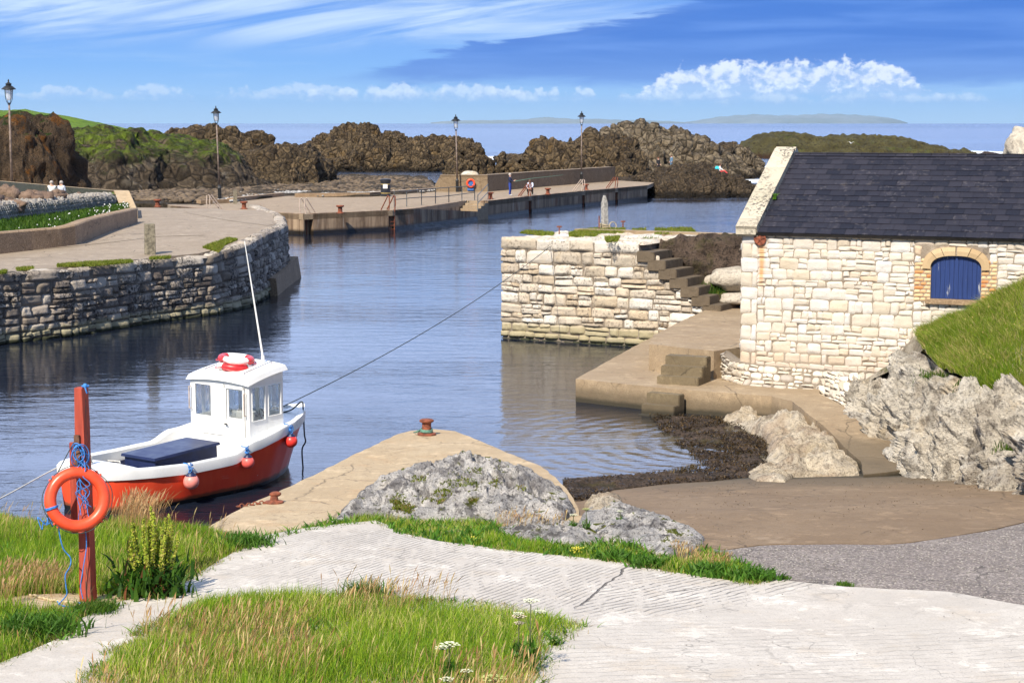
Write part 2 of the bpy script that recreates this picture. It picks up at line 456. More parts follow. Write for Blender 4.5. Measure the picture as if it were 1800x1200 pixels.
def stones(name, rects, fmap, mat, parent=None, gap=.012, bulge=.03, jit=.015, rough=.012, rnd=.5, nx=7, ny=6, tone=(.35, 1.0), seed=3, depth=.05, nscale=7.0, skew=0.0):
    """one mesh of many dressed or rubble stones: fmap(u,v,n)->xyz arrays"""
    U = np.linspace(-1, 1, nx); W = np.linspace(-1, 1, ny); gu, gw = np.meshgrid(U, W, indexing='ij')
    allp = []; allc = []; faces = []; base = 0
    idx = np.arange(nx*ny).reshape(nx, ny)
    q = np.stack([idx[:-1, :-1], idx[1:, :-1], idx[1:, 1:], idx[:-1, 1:]], -1).reshape(-1, 4)
    for (u0, v0, u1, v1) in rects:
        cu, cv, hu, hv = (u0+u1)/2, (v0+v1)/2, (u1-u0)/2-gap*random.uniform(.4, 1.3), (v1-v0)/2-gap*random.uniform(.4, 1.3)
        if hu < .01 or hv < .01: continue
        cj = [[random.uniform(-jit, jit) for _ in range(2)] for _ in range(4)]
        # superellipse rounding of the outline
        rr = min(hu, hv)*rnd
        X = gu*hu; Y = gw*hv
        ax = np.maximum(np.abs(X)-(hu-rr), 0)/max(rr, 1e-5); ay = np.maximum(np.abs(Y)-(hv-rr), 0)/max(rr, 1e-5)
        l = np.sqrt(ax**2+ay**2); mx = np.maximum(ax, ay); k = np.where(l > 1e-6, mx/np.maximum(l, 1e-6), 1)
        X = np.sign(X)*np.where(ax > 0, (hu-rr)+ax*k*rr, np.abs(X)); Y = np.sign(Y)*np.where(ay > 0, (hv-rr)+ay*k*rr, np.abs(Y))
        a, b = (gu+1)/2, (gw+1)/2
        for kk, wt in enumerate(((1-a)*(1-b), a*(1-b), a*b, (1-a)*b)):
            X = X+cj[kk][0]*wt; Y = Y+cj[kk][1]*wt
        edge = np.minimum(1-np.abs(gu), 1-np.abs(gw))
        prof = np.clip(edge*3.2, 0, 1)**.5
        tilt = random.uniform(-1, 1)*bulge*.5*gu+random.uniform(-1, 1)*bulge*.5*gw
        N = -depth+(depth+bulge*random.uniform(.5, 1.2)+tilt)*prof
        uu = cu+X; vv = cv+Y+(skew*X if skew else 0)
        pn = np.stack([uu.ravel(), vv.ravel(), np.full(uu.size, seed*3.3+cu)], 1)*nscale
        N = N+(rough*fbm(pn, 3, seed)).reshape(nx, ny)*prof
        allp.append(np.stack([uu.ravel(), vv.ravel(), N.ravel()], 1))
        r1 = random.uniform(*tone); allc.append(np.tile([r1, random.random(), random.random()], (nx*ny, 1)))
        faces.append(q+base); base += nx*ny
    A = np.concatenate(allp); pos = fmap(A[:, 0], A[:, 1], A[:, 2])
    return mk(name, pos, np.concatenate(faces), mat, parent, True, np.concatenate(allc))
def planemap(o, du, dn, up=(0, 0, 1)):
    o, du, dn, up = (np.array(tuple(q), float) for q in (o, du, dn, up))
    return lambda u, v, n: o+np.outer(u, du)+np.outer(v, up)+np.outer(n, dn)

def blades(name, pts, mat, h=(.15, .35), width=.006, lean=.35, cols=None, seg=3, label=None, kind='stuff', winddir=(.3, .1), curl=.5, parent=None, nrm=None):
    """tapered curved blades from root points (n,3)"""
    n = len(pts); pts = np.asarray(pts, float); H = rng.uniform(h[0], h[1], n) if not isinstance(h, np.ndarray) else h
    a = rng.uniform(0, 2*np.pi, n); side = np.stack([np.cos(a), np.sin(a), np.zeros(n)], 1)
    b = rng.uniform(0, 2*np.pi, n); L = rng.uniform(0, lean, n)
    bend = np.stack([np.cos(b)*L+winddir[0]*rng.uniform(.3, 1, n), np.sin(b)*L+winddir[1]*rng.uniform(.3, 1, n), np.zeros(n)], 1)
    W = width*rng.uniform(.6, 1.4, n)
    vs = []; ts = np.linspace(0, 1, seg+1)
    for t in ts:
        c = pts+np.stack([np.zeros(n), np.zeros(n), H*t*(1-.25*t*t*curl)], 1)+bend*(H*(t**1.8))[:, None]
        wd = (W*(1-t)**.7)[:, None]*side*.5
        if t < 1: vs += [c-wd, c+wd]
        else: vs += [c]
    k = len(vs); Vv = np.stack(vs, 1).reshape(-1, 3); base = np.arange(n)*k
    fq = []
    for i in range(seg-1): fq.append(np.stack([base+2*i, base+2*i+1, base+2*i+3, base+2*i+2], 1))
    i = seg-1; tip = base+2*seg
    fq.append(np.stack([base+2*i, base+2*i+1, tip], 1))
    Q = np.concatenate(fq[:-1]); T = fq[-1]
    me = bpy.data.meshes.new(name); me.vertices.add(len(Vv)); me.vertices.foreach_set('co', Vv.ravel())
    me.loops.add(Q.size+T.size); me.loops.foreach_set('vertex_index', np.concatenate([Q.ravel(), T.ravel()]).astype(np.int32))
    me.polygons.add(len(Q)+len(T)); me.polygons.foreach_set('loop_start', np.concatenate([np.arange(len(Q))*4, Q.size+np.arange(len(T))*3]).astype(np.int32))
    me.update(calc_edges=True); me.validate(clean_customdata=False)
    if cols is not None:
        C = np.repeat(np.concatenate([cols, np.ones((n, 1))], 1), k, axis=0)
        at = me.color_attributes.new('Col', 'FLOAT_COLOR', 'POINT'); at.data.foreach_set('color', C.ravel())
    me.materials.append(MATS[mat]); o = bpy.data.objects.new(name, me); COL.objects.link(o)
    if parent is not None: o.parent = parent
    elif kind: o['kind'] = kind
    return o
def scatter(poly, n, zf, keep=None):
    B = np.array([q[:2] for q in poly]); lo, hi = B.min(0), B.max(0); out = []; tot = 0
    while tot < n:
        g = rng.uniform(lo, hi, (n*2, 2)); g = g[inpoly(g, poly)]
        if keep is not None: g = g[keep(g)]
        if len(g) == 0: break
        out.append(g); tot += len(g)
    g = np.concatenate(out)[:n]
    return np.array([(x, y, zf(x, y)) for x, y in g])
def grasscol(n, pts, base=((.055, .12, .012), (.14, .20, .02), (.30, .24, .07)), wts=(.45, .4, .15), patch=.8):
    ns = fbm(np.asarray(pts)*[.9, .9, .2], 3, 5); r = rng.random(n)+ns*.22*patch
    c = np.array(base); w1, w2 = wts[0], wts[0]+wts[1]
    i = np.where(r < w1, 0, np.where(r < w2, 1, 2)); return c[i]*rng.uniform(.7, 1.3, (n, 1))
# ------------------------------------------------------------------ materials
def concrete(name, c1, c2, c3=None, rough=.88, grooves=None, fine=60, bd=.012, stain=None, speck=.0, moss=None, tide=False, joint=False, cracks=1.0):
    m, b = newmat(name, rough); p = geopos()
    n1 = noise(p, .7, 6, .6); n2 = noise(p, 6, 6, .65); n3 = noise(p, fine, 4, .6)
    c = mixc(ss(n1, .35, .65), c1, c2)
    if c3: c = mixc(ss(noise(mapping(p, loc=(9, 3, 1)), 1.6, 6, .65), .52, .68)*.8, c, c3)
    c = mixc(ss(n2, .25, .75), mixc(.5, c, tuple(x*.66 for x in c1)), c)
    c = mixc(ss(n3, .28, .5)*.55, tuple(x*.5 for x in c1), c) if speck == 0 else mixc(ss(n3, .40, .60), tuple(x*(1-speck) for x in c1), mixc(ss(n3, .58, .72), c, tuple(min(1, x*(1+speck)) for x in c2)))
    h = n2*.5+n3*.25
    nrm = bump(n3, .7, bd*.5)
    # hairline cracks
    cr = voro(mapping(p, scale=(1, 1, .2))+0 if False else p, .35, 'DISTANCE_TO_EDGE')
    wob = noise(p, 2.2, 5, .6)
    crk = ss(V.m('ABSOLUTE', noise(mapping(p, loc=(4, 1, 0)), .33, 5, .5)-.5), .0025, .0)
    c = mixc(crk*.7, c, tuple(x*.30 for x in c1))
    wv_ = noise(p, 1.3, 5, .6, col=True); vq = V.nt.nodes.new('ShaderNodeVectorMath'); vq.operation = 'MULTIPLY_ADD'; V.link(wv_, vq.inputs[0]); vq.inputs[1].default_value = (.5, .5, .5); V.link(p, vq.inputs[2])
    ce = voro(V(vq.outputs[0]), .42, 'DISTANCE_TO_EDGE'); ck2 = ss(ce, .011, .003)*ss(noise(p, .6, 3), .46, .54)
    c = mixc(ck2*.8*cracks, c, tuple(x*.25 for x in c1))
    lg = noise(mapping(p, loc=(1, 6, 3)), 1.9, 6, .72); c = mixc(ss(lg, .52, .60)*.28, c, tuple(x*.62 for x in c2)); c = mixc(ss(lg, .45, .38)*.22, c, tuple(min(1, x*1.3) for x in c2))
    if grooves:
        for (ang, per, amt, dist, maskf) in grooves:
            q = mapping(p, rot=(0, 0, ang)); x, y, z = sep(q)
            u = x/per+noise(p, 1.6, 3)*dist
            wv = V.m('ABSOLUTE', V.m('FRACT', u)-.5)*2.0     # 0..1 triangle
            g = ss(wv, .30+0, .0)                             # narrow furrow
            g = g*ss(noise(mapping(p, rot=(0, 0, ang), scale=(9, 1.3, 1)), 1.0, 4, .6), .36, .56)
            mk_ = maskf(p) if maskf else 1.0
            g = g*mk_
            nrm = bump(1-g, amt, .028, nrm); c = mixc(g*.42, c, tuple(x*.33 for x in c1))
    if stain: c = mixc(ss(noise(p, .9, 5, .7), .60, .72)*.5, c, stain)
    c = mixc(ss(noise(mapping(p, loc=(5, 8, 2)), .45, 7, .72), .50, .62)*.30, c, tuple(x*.55 for x in c1))
    pit = voro(p, 9.0, 'F1'); c = mixc(ss(pit, .10, .05)*ss(noise(p, 2.0, 3), .5, .6)*.6, c, tuple(x*.3 for x in c1))
    if tide:
        gx, gy, gz = sep(p); wn = noise(p, 1.5, 5, .65)
        c = mixc(ss(gz+(wn-.5)*.35, .52, .22)*.75, c, (.10, .075, .045)); c = mixc(ss(gz+(wn-.5)*.12, .20, .06)*.9, c, (.028, .024, .014))
    if joint:
        gx, gy, gz = sep(p); wj = noise(p, 2.5, 4, .6); jl = V.m('ABSOLUTE', gx-(gy-20.2)*.27-.76+(wj-.5)*.16)
        jk = ss(jl, .022, .006)*ss(gy, 20.0, 20.4); jl2 = V.m('ABSOLUTE', gy-21.05-(gx-1.6)*.62+(wj-.5)*.35); jk = vmax(jk, ss(jl2, .018, .005)*ss(gx, 1.7, 2.0)*ss(gx, 3.3, 3.1))
        c = mixc(jk*.85, c, (.07, .055, .045)); nrm = bump(1-jk, 1.0, .03, nrm)
    if moss: c = mixc(ss(noise(p, 1.3, 5, .7), .56, .66)*.8, c, moss)
    nrm = bump(n2, .5, bd*1.6, nrm)
    fin(b, c, rough, nrm); return m
def m_left(p):     # ribbed ramp, left of the joint
    x, y, z = sep(p); return ss(x-(y-20.2)*.27, .74, .66)*ss(x, -4.2, -1.6)*ss(noise(p, .55, 3), .38, .52)*ss(y, 19.0, 20.4)
def m_mid(p):
    x, y, z = sep(p); return ss(x-(y-20.2)*.27, .74, .80)*ss(x+(20.0-y)*1.1, 2.4, 1.4)*ss(y, 19.4, 20.2)
def m_low(p):
    x, y, z = sep(p); return ss(y+x*.1, 20.2, 19.4)*ss(x, -.5, .8)
concrete('pale_concrete', (.65, .59, .52), (.78, .725, .65), (.68, .575, .45), fine=45, bd=.011, joint=True, cracks=.35,
         grooves=[(R(27), .088, .85, .8, m_left), (R(42), .12, 1.0, 1.6, m_mid), (R(80), .17, .25, 1.6, m_low)])
concrete('sandy_concrete', (.58, .43, .255), (.68, .535, .345), (.60, .39, .20), fine=40, bd=.008, grooves=[(R(-62), .10, .45, .5, None)], stain=(.40, .22, .09), tide=True)
concrete('slip_concrete', (.25, .165, .09), (.335, .235, .14), (.20, .13, .07), fine=35, bd=.012, stain=(.36, .27, .18), tide=True)
concrete('platform_concrete', (.40, .29, .175), (.50, .38, .245), (.30, .20, .12), fine=35, bd=.014, stain=(.20, .13, .075), tide=True)
concrete('step_concrete', (.20, .15, .085), (.29, .225, .13), (.14, .105, .06), fine=40, bd=.014, tide=True)
concrete('stair_stone', (.15, .11, .07), (.21, .16, .105), (.10, .075, .05), fine=30, bd=.02, stain=(.26, .21, .14))
concrete('gravel_road', (.27, .225, .20), (.33, .285, .255), (.25, .20, .17), fine=26, bd=.03, speck=.55)
concrete('promenade', (.37, .29, .205), (.46, .37, .275), (.31, .235, .16), fine=18, bd=.012, stain=(.52, .46, .38))
concrete('pier_deck', (.38, .28, .18), (.46, .355, .24), (.31, .22, .135), fine=12, bd=.01)
concrete('breakwater', (.27, .19, .11), (.34, .25, .155), (.21, .145, .085), fine=10, bd=.02)
concrete('ochre_wall', (.60, .43, .24), (.70, .52, .31), (.50, .35, .19), fine=14, bd=.012)
concrete('kerb_wall', (.32, .215, .125), (.41, .29, .18), (.24, .155, .085), fine=22, bd=.03, speck=.3)
concrete('mortar', (.26, .21, .16), (.34, .28, .21), (.16, .12, .09), fine=30, bd=.02)
concrete('house_mortar', (.34, .27, .20), (.50, .43, .35), (.17, .11, .07), fine=30, bd=.02)

def pier_wall_mat():
    m, b = newmat('pier_wall', .9); p = geopos(); x, y, z = sep(p)
    n = noise(mapping(p, scale=(1.2, 1.2, .12)), 1.0, 6, .65); n2 = noise(p, 3, 5, .6)
    c = mixc(ss(n, .36, .62), (.13, .082, .05), (.36, .26, .17))
    c = mixc(ss(noise(mapping(p, scale=(.5, .5, .25), loc=(3, 3, 3)), 1.0, 4), .56, .66)*.7, c, (.17, .075, .04))
    c = mixc(ss(noise(mapping(p, scale=(3, 3, .3)), 1.0, 4), .60, .70)*.5, c, (.42, .38, .33))
    wet = ss(z, .42, .15); c = mixc(wet, c, (.018, .014, .01))
    fin(b, c, lin(wet, 0, 1, .9, .35), bump(n2, .8, .04))
pier_wall_mat()

def masonry(name, stops, bd=.012, dark=(.09, .07, .05), darkamt=.5, darklo=.54, waterline=None, blotch=(.30, .24, .17), ns=1.0, wet=None):
    m, b = newmat(name, .86); p = geopos(); a = attr('Col', 0); r, g, bb = sep(a)
    x, y, z = sep(p)
    c = ramp(r, stops)
    c = mixc(ss(g, .5, 1.0)*.45, c, blotch)
    n1 = noise(p, 3.2*ns, 6, .68); n2 = noise(p, 14*ns, 5, .65); n3 = noise(p, 45*ns, 4, .6)
    c = mixc(ss(n1, .50, .72)*.35, c, blotch)
    c = mixc(ss(n2, darklo, darklo+.12)*darkamt*ss(noise(p, 1.1*ns, 4, .6), .38, .6), c, dark)
    c = mixc(ss(n3, .60, .70)*.5, c, dark)
    rf = .86
    if name == 'house_stone':
        th_ = R(24); p0_ = PY(1300, 640, 45.2); uu = (x-p0_.x)*math.cos(th_)-(y-p0_.y)*math.sin(th_); wn = noise(mapping(p, scale=(3, 3, .6)), 1.0, 4)
        sk = ss(V.m('ABSOLUTE', uu-.53+(wn-.5)*.25), .13, .02)*ss(z, 2.7, 3.3)*ss(z, 4.2, 4.0); c = mixc(sk*.75, c, (.60, .28, .07))
        c = mixc(ss(z+(n1-.5)*.9, 1.75, 1.15)*.45, c, (.42, .30, .20)); c = mixc(ss(z+(n1-.5)*.5, 3.95, 4.30)*.35, c, (.36, .29, .22))
        c = mixc(ss(noise(mapping(p, scale=(1, 1, .35), loc=(5, 5, 1)), .9, 5, .65), .52, .66)*.30, c, (.55, .42, .27))
    if waterline:
        zl, colw = waterline; zz = z+(n1-.5)*.25
        c = mixc(ss(zz, zl+.22, zl)*.9, c, colw)
        c = mixc(ss(z+(n1-.5)*.06, .16, .08), c, (.03, .032, .012))
    fin(b, c, rf, bump(n2*.7+n3*.4+n1*.6, .9, bd))
masonry('pier_stone', [(0, (.28, .23, .18)), (.25, (.45, .385, .30)), (.6, (.57, .51, .43)), (1, (.64, .60, .53))], waterline=(.42, (.34, .29, .17)), blotch=(.52, .38, .22), bd=.03, dark=(.13, .10, .08), darkamt=.75, darklo=.5, ns=.9)
masonry('quay_stone', [(0, (.14, .11, .09)), (.3, (.28, .235, .19)), (.65, (.42, .355, .29)), (.93, (.55, .49, .41)), (1, (.58, .32, .13))], waterline=(.30, (.36, .32, .20)), blotch=(.24, .19, .13), bd=.04, dark=(.035, .03, .027), darkamt=.95, darklo=.44, ns=.8)
masonry('house_stone', [(0, (.53, .46, .36)), (.3, (.57, .52, .45)), (.6, (.59, .56, .51)), (.95, (.61, .59, .56)), (1, (.55, .40, .26))], blotch=(.66, .55, .41), bd=.022, dark=(.34, .25, .17), darkamt=.45, darklo=.56)
masonry('plinth_stone', [(0, (.38, .33, .28)), (.5, (.55, .49, .41)), (1, (.70, .65, .57))], blotch=(.50, .42, .30), bd=.02, dark=(.16, .13, .10), darkamt=.6)
masonry('arch_stone', [(0, (.44, .31, .17)), (1, (.56, .42, .25))], blotch=(.46, .33, .19), bd=.008, dark=(.28, .18, .09), darkamt=.3)
masonry('brick', [(0, (.58, .40, .22)), (.6, (.66, .49, .29)), (.8, (.52, .24, .09)), (1, (.50, .20, .07))], blotch=(.62, .46, .27), bd=.004, dark=(.30, .16, .08), darkamt=.3)
masonry('coping_stone', [(0, (.40, .35, .27)), (1, (.56, .50, .39))], blotch=(.33, .31, .20), bd=.02, dark=(.05, .045, .045), darkamt=.9, darklo=.47, ns=.9)
masonry('gabion_stone', [(0, (.16, .14, .12)), (1, (.38, .35, .31))], blotch=(.3, .27, .23), bd=.03)

def slate():
    m, b = newmat('slate', .42); p = geopos(); r, g, bb = sep(attr('Col', 0))
    n = noise(mapping(p, scale=(1, 1, 1)), 9, 6, .7); n2 = noise(p, 40, 4)
    c = mixc(r, (.011, .012, .022), (.027, .026, .038))
    c = mixc(ss(n, .52, .70)*ss(g, .35, .95)*.65, c, (.115, .105, .115))
    c = mixc(ss(noise(p, 3, 5, .7), .60, .72)*.35, c, (.12, .10, .085))
    fin(b, c, lin(n, .3, .7, .5, .7), bump(n2+n, .5, .006)); b.inputs['Specular IOR Level'].default_value = .3
slate()
def shutter():
    m, b = newmat('blue_paint', .5); p = geopos(); x, y, z = sep(p)
    n = noise(mapping(p, scale=(22, 22, 1.1)), 1.0, 6, .7); n2 = noise(mapping(p, scale=(60, 60, 2)), 1.0, 4)
    c = mixc(ss(n2, .3, .7), (.009, .026, .115), (.014, .040, .165))
    c = mixc(ss(n, .655, .69), c, (.55, .55, .52))
    fin(b, c, .5, bump(n2, .6, .004))
shutter()

def rockmat(name, light, mid, dark, crack_shade=.8, scale=1.0, bd=.08, lichen=None, licamt=.5, grass=None, gz=(.72, .86), crystals=True, zdark=None, gnoise=.35, cellc=0.0, blot=0.0, gtop=None):
    m, b = newmat(name, .9); p = geopos(); x, y, z = sep(p); nn = geonorm(); nx_, ny_, nz = sep(nn)
    n1 = noise(p, .8*scale, 6, .68); n2 = noise(p, 4*scale, 6, .7); n3 = noise(p, 16*scale, 5, .65)
    c = mixc(ss(n1+(n2-.5)*.6, .38, .62), mid, light)
    c = mixc(ss(n2, .50, .64)*crack_shade, c, dark)  # dark noise puts the shade of crevices into the rock colour
    c = mixc(ss(n3, .54, .68)*crack_shade*.8, c, dark)
    vd = voro(p+0 if False else p, 1.6*scale, 'DISTANCE_TO_EDGE')
    c = mixc(ss(noise(mapping(p, scale=(1, 1, .35)), 2.2*scale, 5, .7), .44, .36)*crack_shade*.7, c, dark)
    if lichen: c = mixc(ss(noise(mapping(p, loc=(7, 2, 5)), .55*scale, 6, .72), .54, .64)*licamt, c, lichen)
    if cellc > 0:
        vv = voro(p, cellc, 'F1', 1); vr, vg, vb = sep(vv); c = mixc(ss(vr, .3, 1.0)*.6, c, light); c = mixc(ss(vg, .6, 1.0)*.6, c, dark)
        de = voro(p, cellc, 'DISTANCE_TO_EDGE'); c = mixc(ss(de, .10, .02)*.7, c, dark)
    nrm = bump(n2+n3*.5, 1.0, bd); nrm = bump(n3, .8, bd*.3, nrm)
    if cellc > 0: nrm = bump(ss(de, .0, .25), 1.0, bd*1.2, nrm)
    if grass:
        gm = ss(nz+(n1-.5)*gnoise*2+(n2-.5)*gnoise, gz[0], gz[1]); gn = noise(p, 2.5*scale, 5, .7)
        c = mixc(gm, c, mixc(ss(gn, .35, .65), grass[0], grass[1]))
    if blot: c = mixc(ss(noise(mapping(p, scale=(1, 1, .45), loc=(3, 9, 2)), .75*scale, 6, .7), .50, .60)*blot, c, tuple(x*3.0 for x in dark)); c = mixc(ss(noise(mapping(p, scale=(1.6, 1.6, .35), loc=(8, 1, 2)), .9*scale, 5, .7), .56, .62)*blot, c, dark)
    if gtop: c = mixc(ss(z+(n1-.5)*5.0, gtop[0], gtop[1])*ss(noise(p, 1.1*scale, 5, .7), .36, .56), c, mixc(ss(noise(p, .35*scale, 5, .7), .35, .62), (.05, .075, .014), (.17, .24, .022)))
    if zdark: c = mixc(ss(z+(n1-.5)*.8, zdark[1], zdark[0])*.9, c, zdark[2])
    fin(b, c, .92, nrm); b.inputs['Specular IOR Level'].default_value = .25; return m
GG = ((.035, .075, .010), (.095, .155, .015))
rockmat('basalt', (.27, .195, .11), (.17, .12, .07), (.03, .022, .017), crack_shade=.8, scale=.7, bd=.40, lichen=(.26, .15, .04), licamt=.5, cellc=1.15, zdark=(.3, 1.1, (.022, .017, .012)))
rockmat('basalt_cells', (.36, .29, .20), (.20, .15, .095), (.03, .024, .018), crack_shade=.6, scale=.55, bd=.35, lichen=(.22, .15, .05), licamt=.4, cellc=.85, zdark=(.3, 1.0, (.022, .017, .012)))
rockmat('bluff', (.22, .145, .085), (.125, .085, .052), (.03, .023, .018), crack_shade=.75, scale=.6, bd=.30, lichen=(.34, .13, .018), licamt=.85, grass=((.035, .07, .010), (.07, .10, .016)), gz=(.78, .92), gnoise=.3)
rockmat('green_cliff', (.21, .16, .11), (.12, .088, .055), (.025, .02, .016), crack_shade=.9, scale=.8, bd=.30, lichen=(.50, .44, .35), licamt=.45, gtop=(3.2, 5.0), cellc=.8)
rockmat('grass_hill', (.14, .11, .08), (.08, .06, .04), (.025, .02, .016), crack_shade=.6, scale=.6, bd=.12, grass=((.08, .15, .014), (.15, .24, .02)), gz=(.20, .45), gnoise=.25)
rockmat('shore_basalt', (.20, .145, .09), (.125, .088, .055), (.03, .023, .017), crack_shade=.8, scale=.9, bd=.3, cellc=1.8, zdark=(.2, .8, (.02, .016, .012)))
rockmat('dark_shore', (.21, .165, .115), (.13, .098, .066), (.03, .023, .017), crack_shade=.9, scale=1.3, bd=.2, lichen=(.07, .08, .02), licamt=.35)
rockmat('weedy_reef', (.12, .105, .04), (.07, .06, .022), (.025, .02, .012), crack_shade=.8, scale=.4, bd=.3, lichen=(.10, .12, .025), licamt=.5, zdark=(.4, 1.6, (.05, .022, .012)))
rockmat('limestone', (.80, .76, .72), (.52, .50, .49), (.045, .042, .045), crack_shade=.80, scale=1.8, bd=.06, blot=.6, lichen=(.50, .42, .30), licamt=.3, grass=((.10, .12, .015), (.19, .20, .03)), gz=(1.02, 1.10), gnoise=.75)
rockmat('limestone_cliff', (.84, .77, .66), (.72, .64, .52), (.075, .058, .045), crack_shade=.62, scale=1.0, bd=.10, lichen=(.66, .50, .30), licamt=.5, blot=.42)
rockmat('shore_rock', (.68, .59, .46), (.52, .43, .31), (.12, .085, .06), crack_shade=.55, scale=1.1, bd=.07, lichen=(.34, .22, .11), licamt=.45, blot=.5)
rockmat('white_rock', (.62, .56, .46), (.48, .42, .34), (.15, .12, .10), crack_shade=.5, scale=.8, bd=.06, lichen=(.55, .42, .24), licamt=.4)
rockmat('dark_wall_rock', (.17, .12, .09), (.09, .065, .048), (.02, .016, .014), crack_shade=.8, scale=1.2, bd=.10, lichen=(.10, .09, .03), licamt=.5)
rockmat('brown_boulder', (.24, .165, .12), (.17, .115, .085), (.07, .05, .04), crack_shade=.3, scale=.8, bd=.05)
rockmat('seabed', (.05, .045, .025), (.03, .027, .016), (.012, .01, .007), crack_shade=.5, scale=1, bd=.05)
rockmat('soil', (.10, .085, .045), (.065, .06, .025), (.03, .028, .012), crack_shade=.4, scale=2, bd=.03, grass=((.05, .085, .012), (.09, .13, .016)), gz=(.5, .7), gnoise=.4)
rockmat('bank_soil', (.50, .44, .35), (.34, .28, .20), (.08, .06, .045), crack_shade=.6, scale=1.4, bd=.06, lichen=(.10, .12, .03), licamt=.8)
rockmat('moss', (.17, .20, .025), (.10, .12, .018), (.05, .05, .015), crack_shade=.4, scale=4, bd=.03)
rockmat('far_land', (.20, .24, .26), (.16, .20, .21), (.06, .07, .06), crack_shade=.2, scale=.001, bd=.0)

def grassmat(name, trans=.45, rough=.6):
    m = bpy.data.materials.new(name); m.use_nodes = True; V.nt = nt = m.node_tree; MATS[name] = m
    b = nt.nodes['Principled BSDF']; out = nt.nodes['Material Output']
    c = attr('Col', 0); V.link(c, b.inputs['Base Color']); b.inputs['Roughness'].default_value = rough; b.inputs['Specular IOR Level'].default_value = .3
    b.inputs['Specular IOR Level'].default_value = .25
    t = nt.nodes.new('ShaderNodeBsdfTranslucent'); V.link(mixc(.5, c, mixc(1.0, c, (1.25, 1.2, .5), 'MULTIPLY')), t.inputs[0])
    mx = nt.nodes.new('ShaderNodeMixShader'); mx.inputs[0].default_value = trans
    nt.links.new(b.outputs[0], mx.inputs[1]); nt.links.new(t.outputs[0], mx.inputs[2]); nt.links.new(mx.outputs[0], out.inputs[0])
grassmat('grass'); grassmat('leaf', .35); grassmat('weed', .1, .35); grassmat('pebble', 0.0, .8)

def watermat():
    m, b = newmat('water', .05); p = geopos(); x, y, z = sep(p)
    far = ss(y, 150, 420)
    q = mapping(p, scale=(1, 1, 1))
    w1 = noise(mapping(p, rot=(0, 0, R(12)), scale=(.55, 1.5, 1)), 1.0, 5, .55, .4)      # long ripples
    w2 = noise(mapping(p, rot=(0, 0, R(-20)), scale=(1.6, 3.4, 1)), 1.3, 4, .55, .3)
    w3 = noise(mapping(p, scale=(.12, .30, 1)), 1.0, 5, .6)                              # open sea swell
    calm = ss(noise(mapping(p, scale=(.05, .13, 1), loc=(2, 0, 0)), 1.0, 3, .5), .36, .62)
    amp = lin(calm, 0, 1, .35, 1.0)
    near = ss(y, 60, 36)*ss(x, -3.0, 1.5)
    amp = amp*lin(near, 0, 1, 1.0, .50)*lin(ss(y, 70, 150), 0, 1, 1.0, 1.9)
    nrm = bump(w1, 1.0, amp*.045); nrm = bump(w2, 1.0, amp*.016, nrm)
    # ring waves spreading in the corner by the slipway
    cx, cy = RING
    d = V.m('SQRT', (x-cx)*(x-cx)+(y-cy)*(y-cy)); rw = V.m('SINE', d*13.0+noise(p, .6, 2)*5.0)*.5+.5
    rm = ss(d, 9.0, 2.0)*ss(d, 0.3, 1.2)
    rm = rm*lin(noise(p, .5, 3), .35, .65, .2, 1.0); nrm = bump(rw, 1.0, rm*.011, nrm)
    nrm = bump(w3, 1.0, far*.9, nrm)
    nrm = bump(noise(mapping(p, scale=(.02, .06, 1)), 1.0, 4, .6), 1.0, far*2.2, nrm)
    foam = noise(mapping(p, scale=(.25, .6, 1)), 1.0, 6, .7)
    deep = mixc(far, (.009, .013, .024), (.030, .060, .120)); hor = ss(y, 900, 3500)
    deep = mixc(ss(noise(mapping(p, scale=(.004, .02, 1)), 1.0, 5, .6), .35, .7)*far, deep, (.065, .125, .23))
    shallow = ss(d, 5.5, 1.0)*.8
    col = mixc(shallow, deep, (.055, .046, .022))
    # white water where the swell breaks on the skerries
    fo = 0.0
    for (fx, fy, rx, ry) in FOAM:
        e_ = V.m('SQRT', ((x-fx)/rx)*((x-fx)/rx)+((y-fy)/ry)*((y-fy)/ry)); k = ss(e_, 1.0, .2); fo = k if isinstance(fo, float) else vmax(fo, k)
    fm = ss(fo+(foam-.5)*1.7, .62, .85)
    # small caps far out
    cap = ss(noise(mapping(p, scale=(.035, .30, 1), loc=(1, 1, 0)), 1.0, 5, .7), .70, .76)*ss(y, 180, 260)*ss(y, 1400, 500)
    fm = vmax(fm, cap*.7)
    col = mixc(fm, col, (.75, .78, .80))
    fin(b, col, vmax(lin(fm, 0, 1, .02, .7), far*.22), nrm); b.inputs['IOR'].default_value = 1.34; V.link(lin(far, 0, 1, .37, .40)-hor*.30, b.inputs['Specular IOR Level'])
RING = (5.0, 39.5)
FOAM = [(0, 371, 16, 50), (9, 330, 8, 30), (112, 440, 22, 70), (42, 300, 9, 16), (31, 222, 9, 16), (-38, 330, 16, 40), (26, 174, 4, 2.2), (58, 372, 14, 40), (-52, 262, 10, 8)]
watermat()

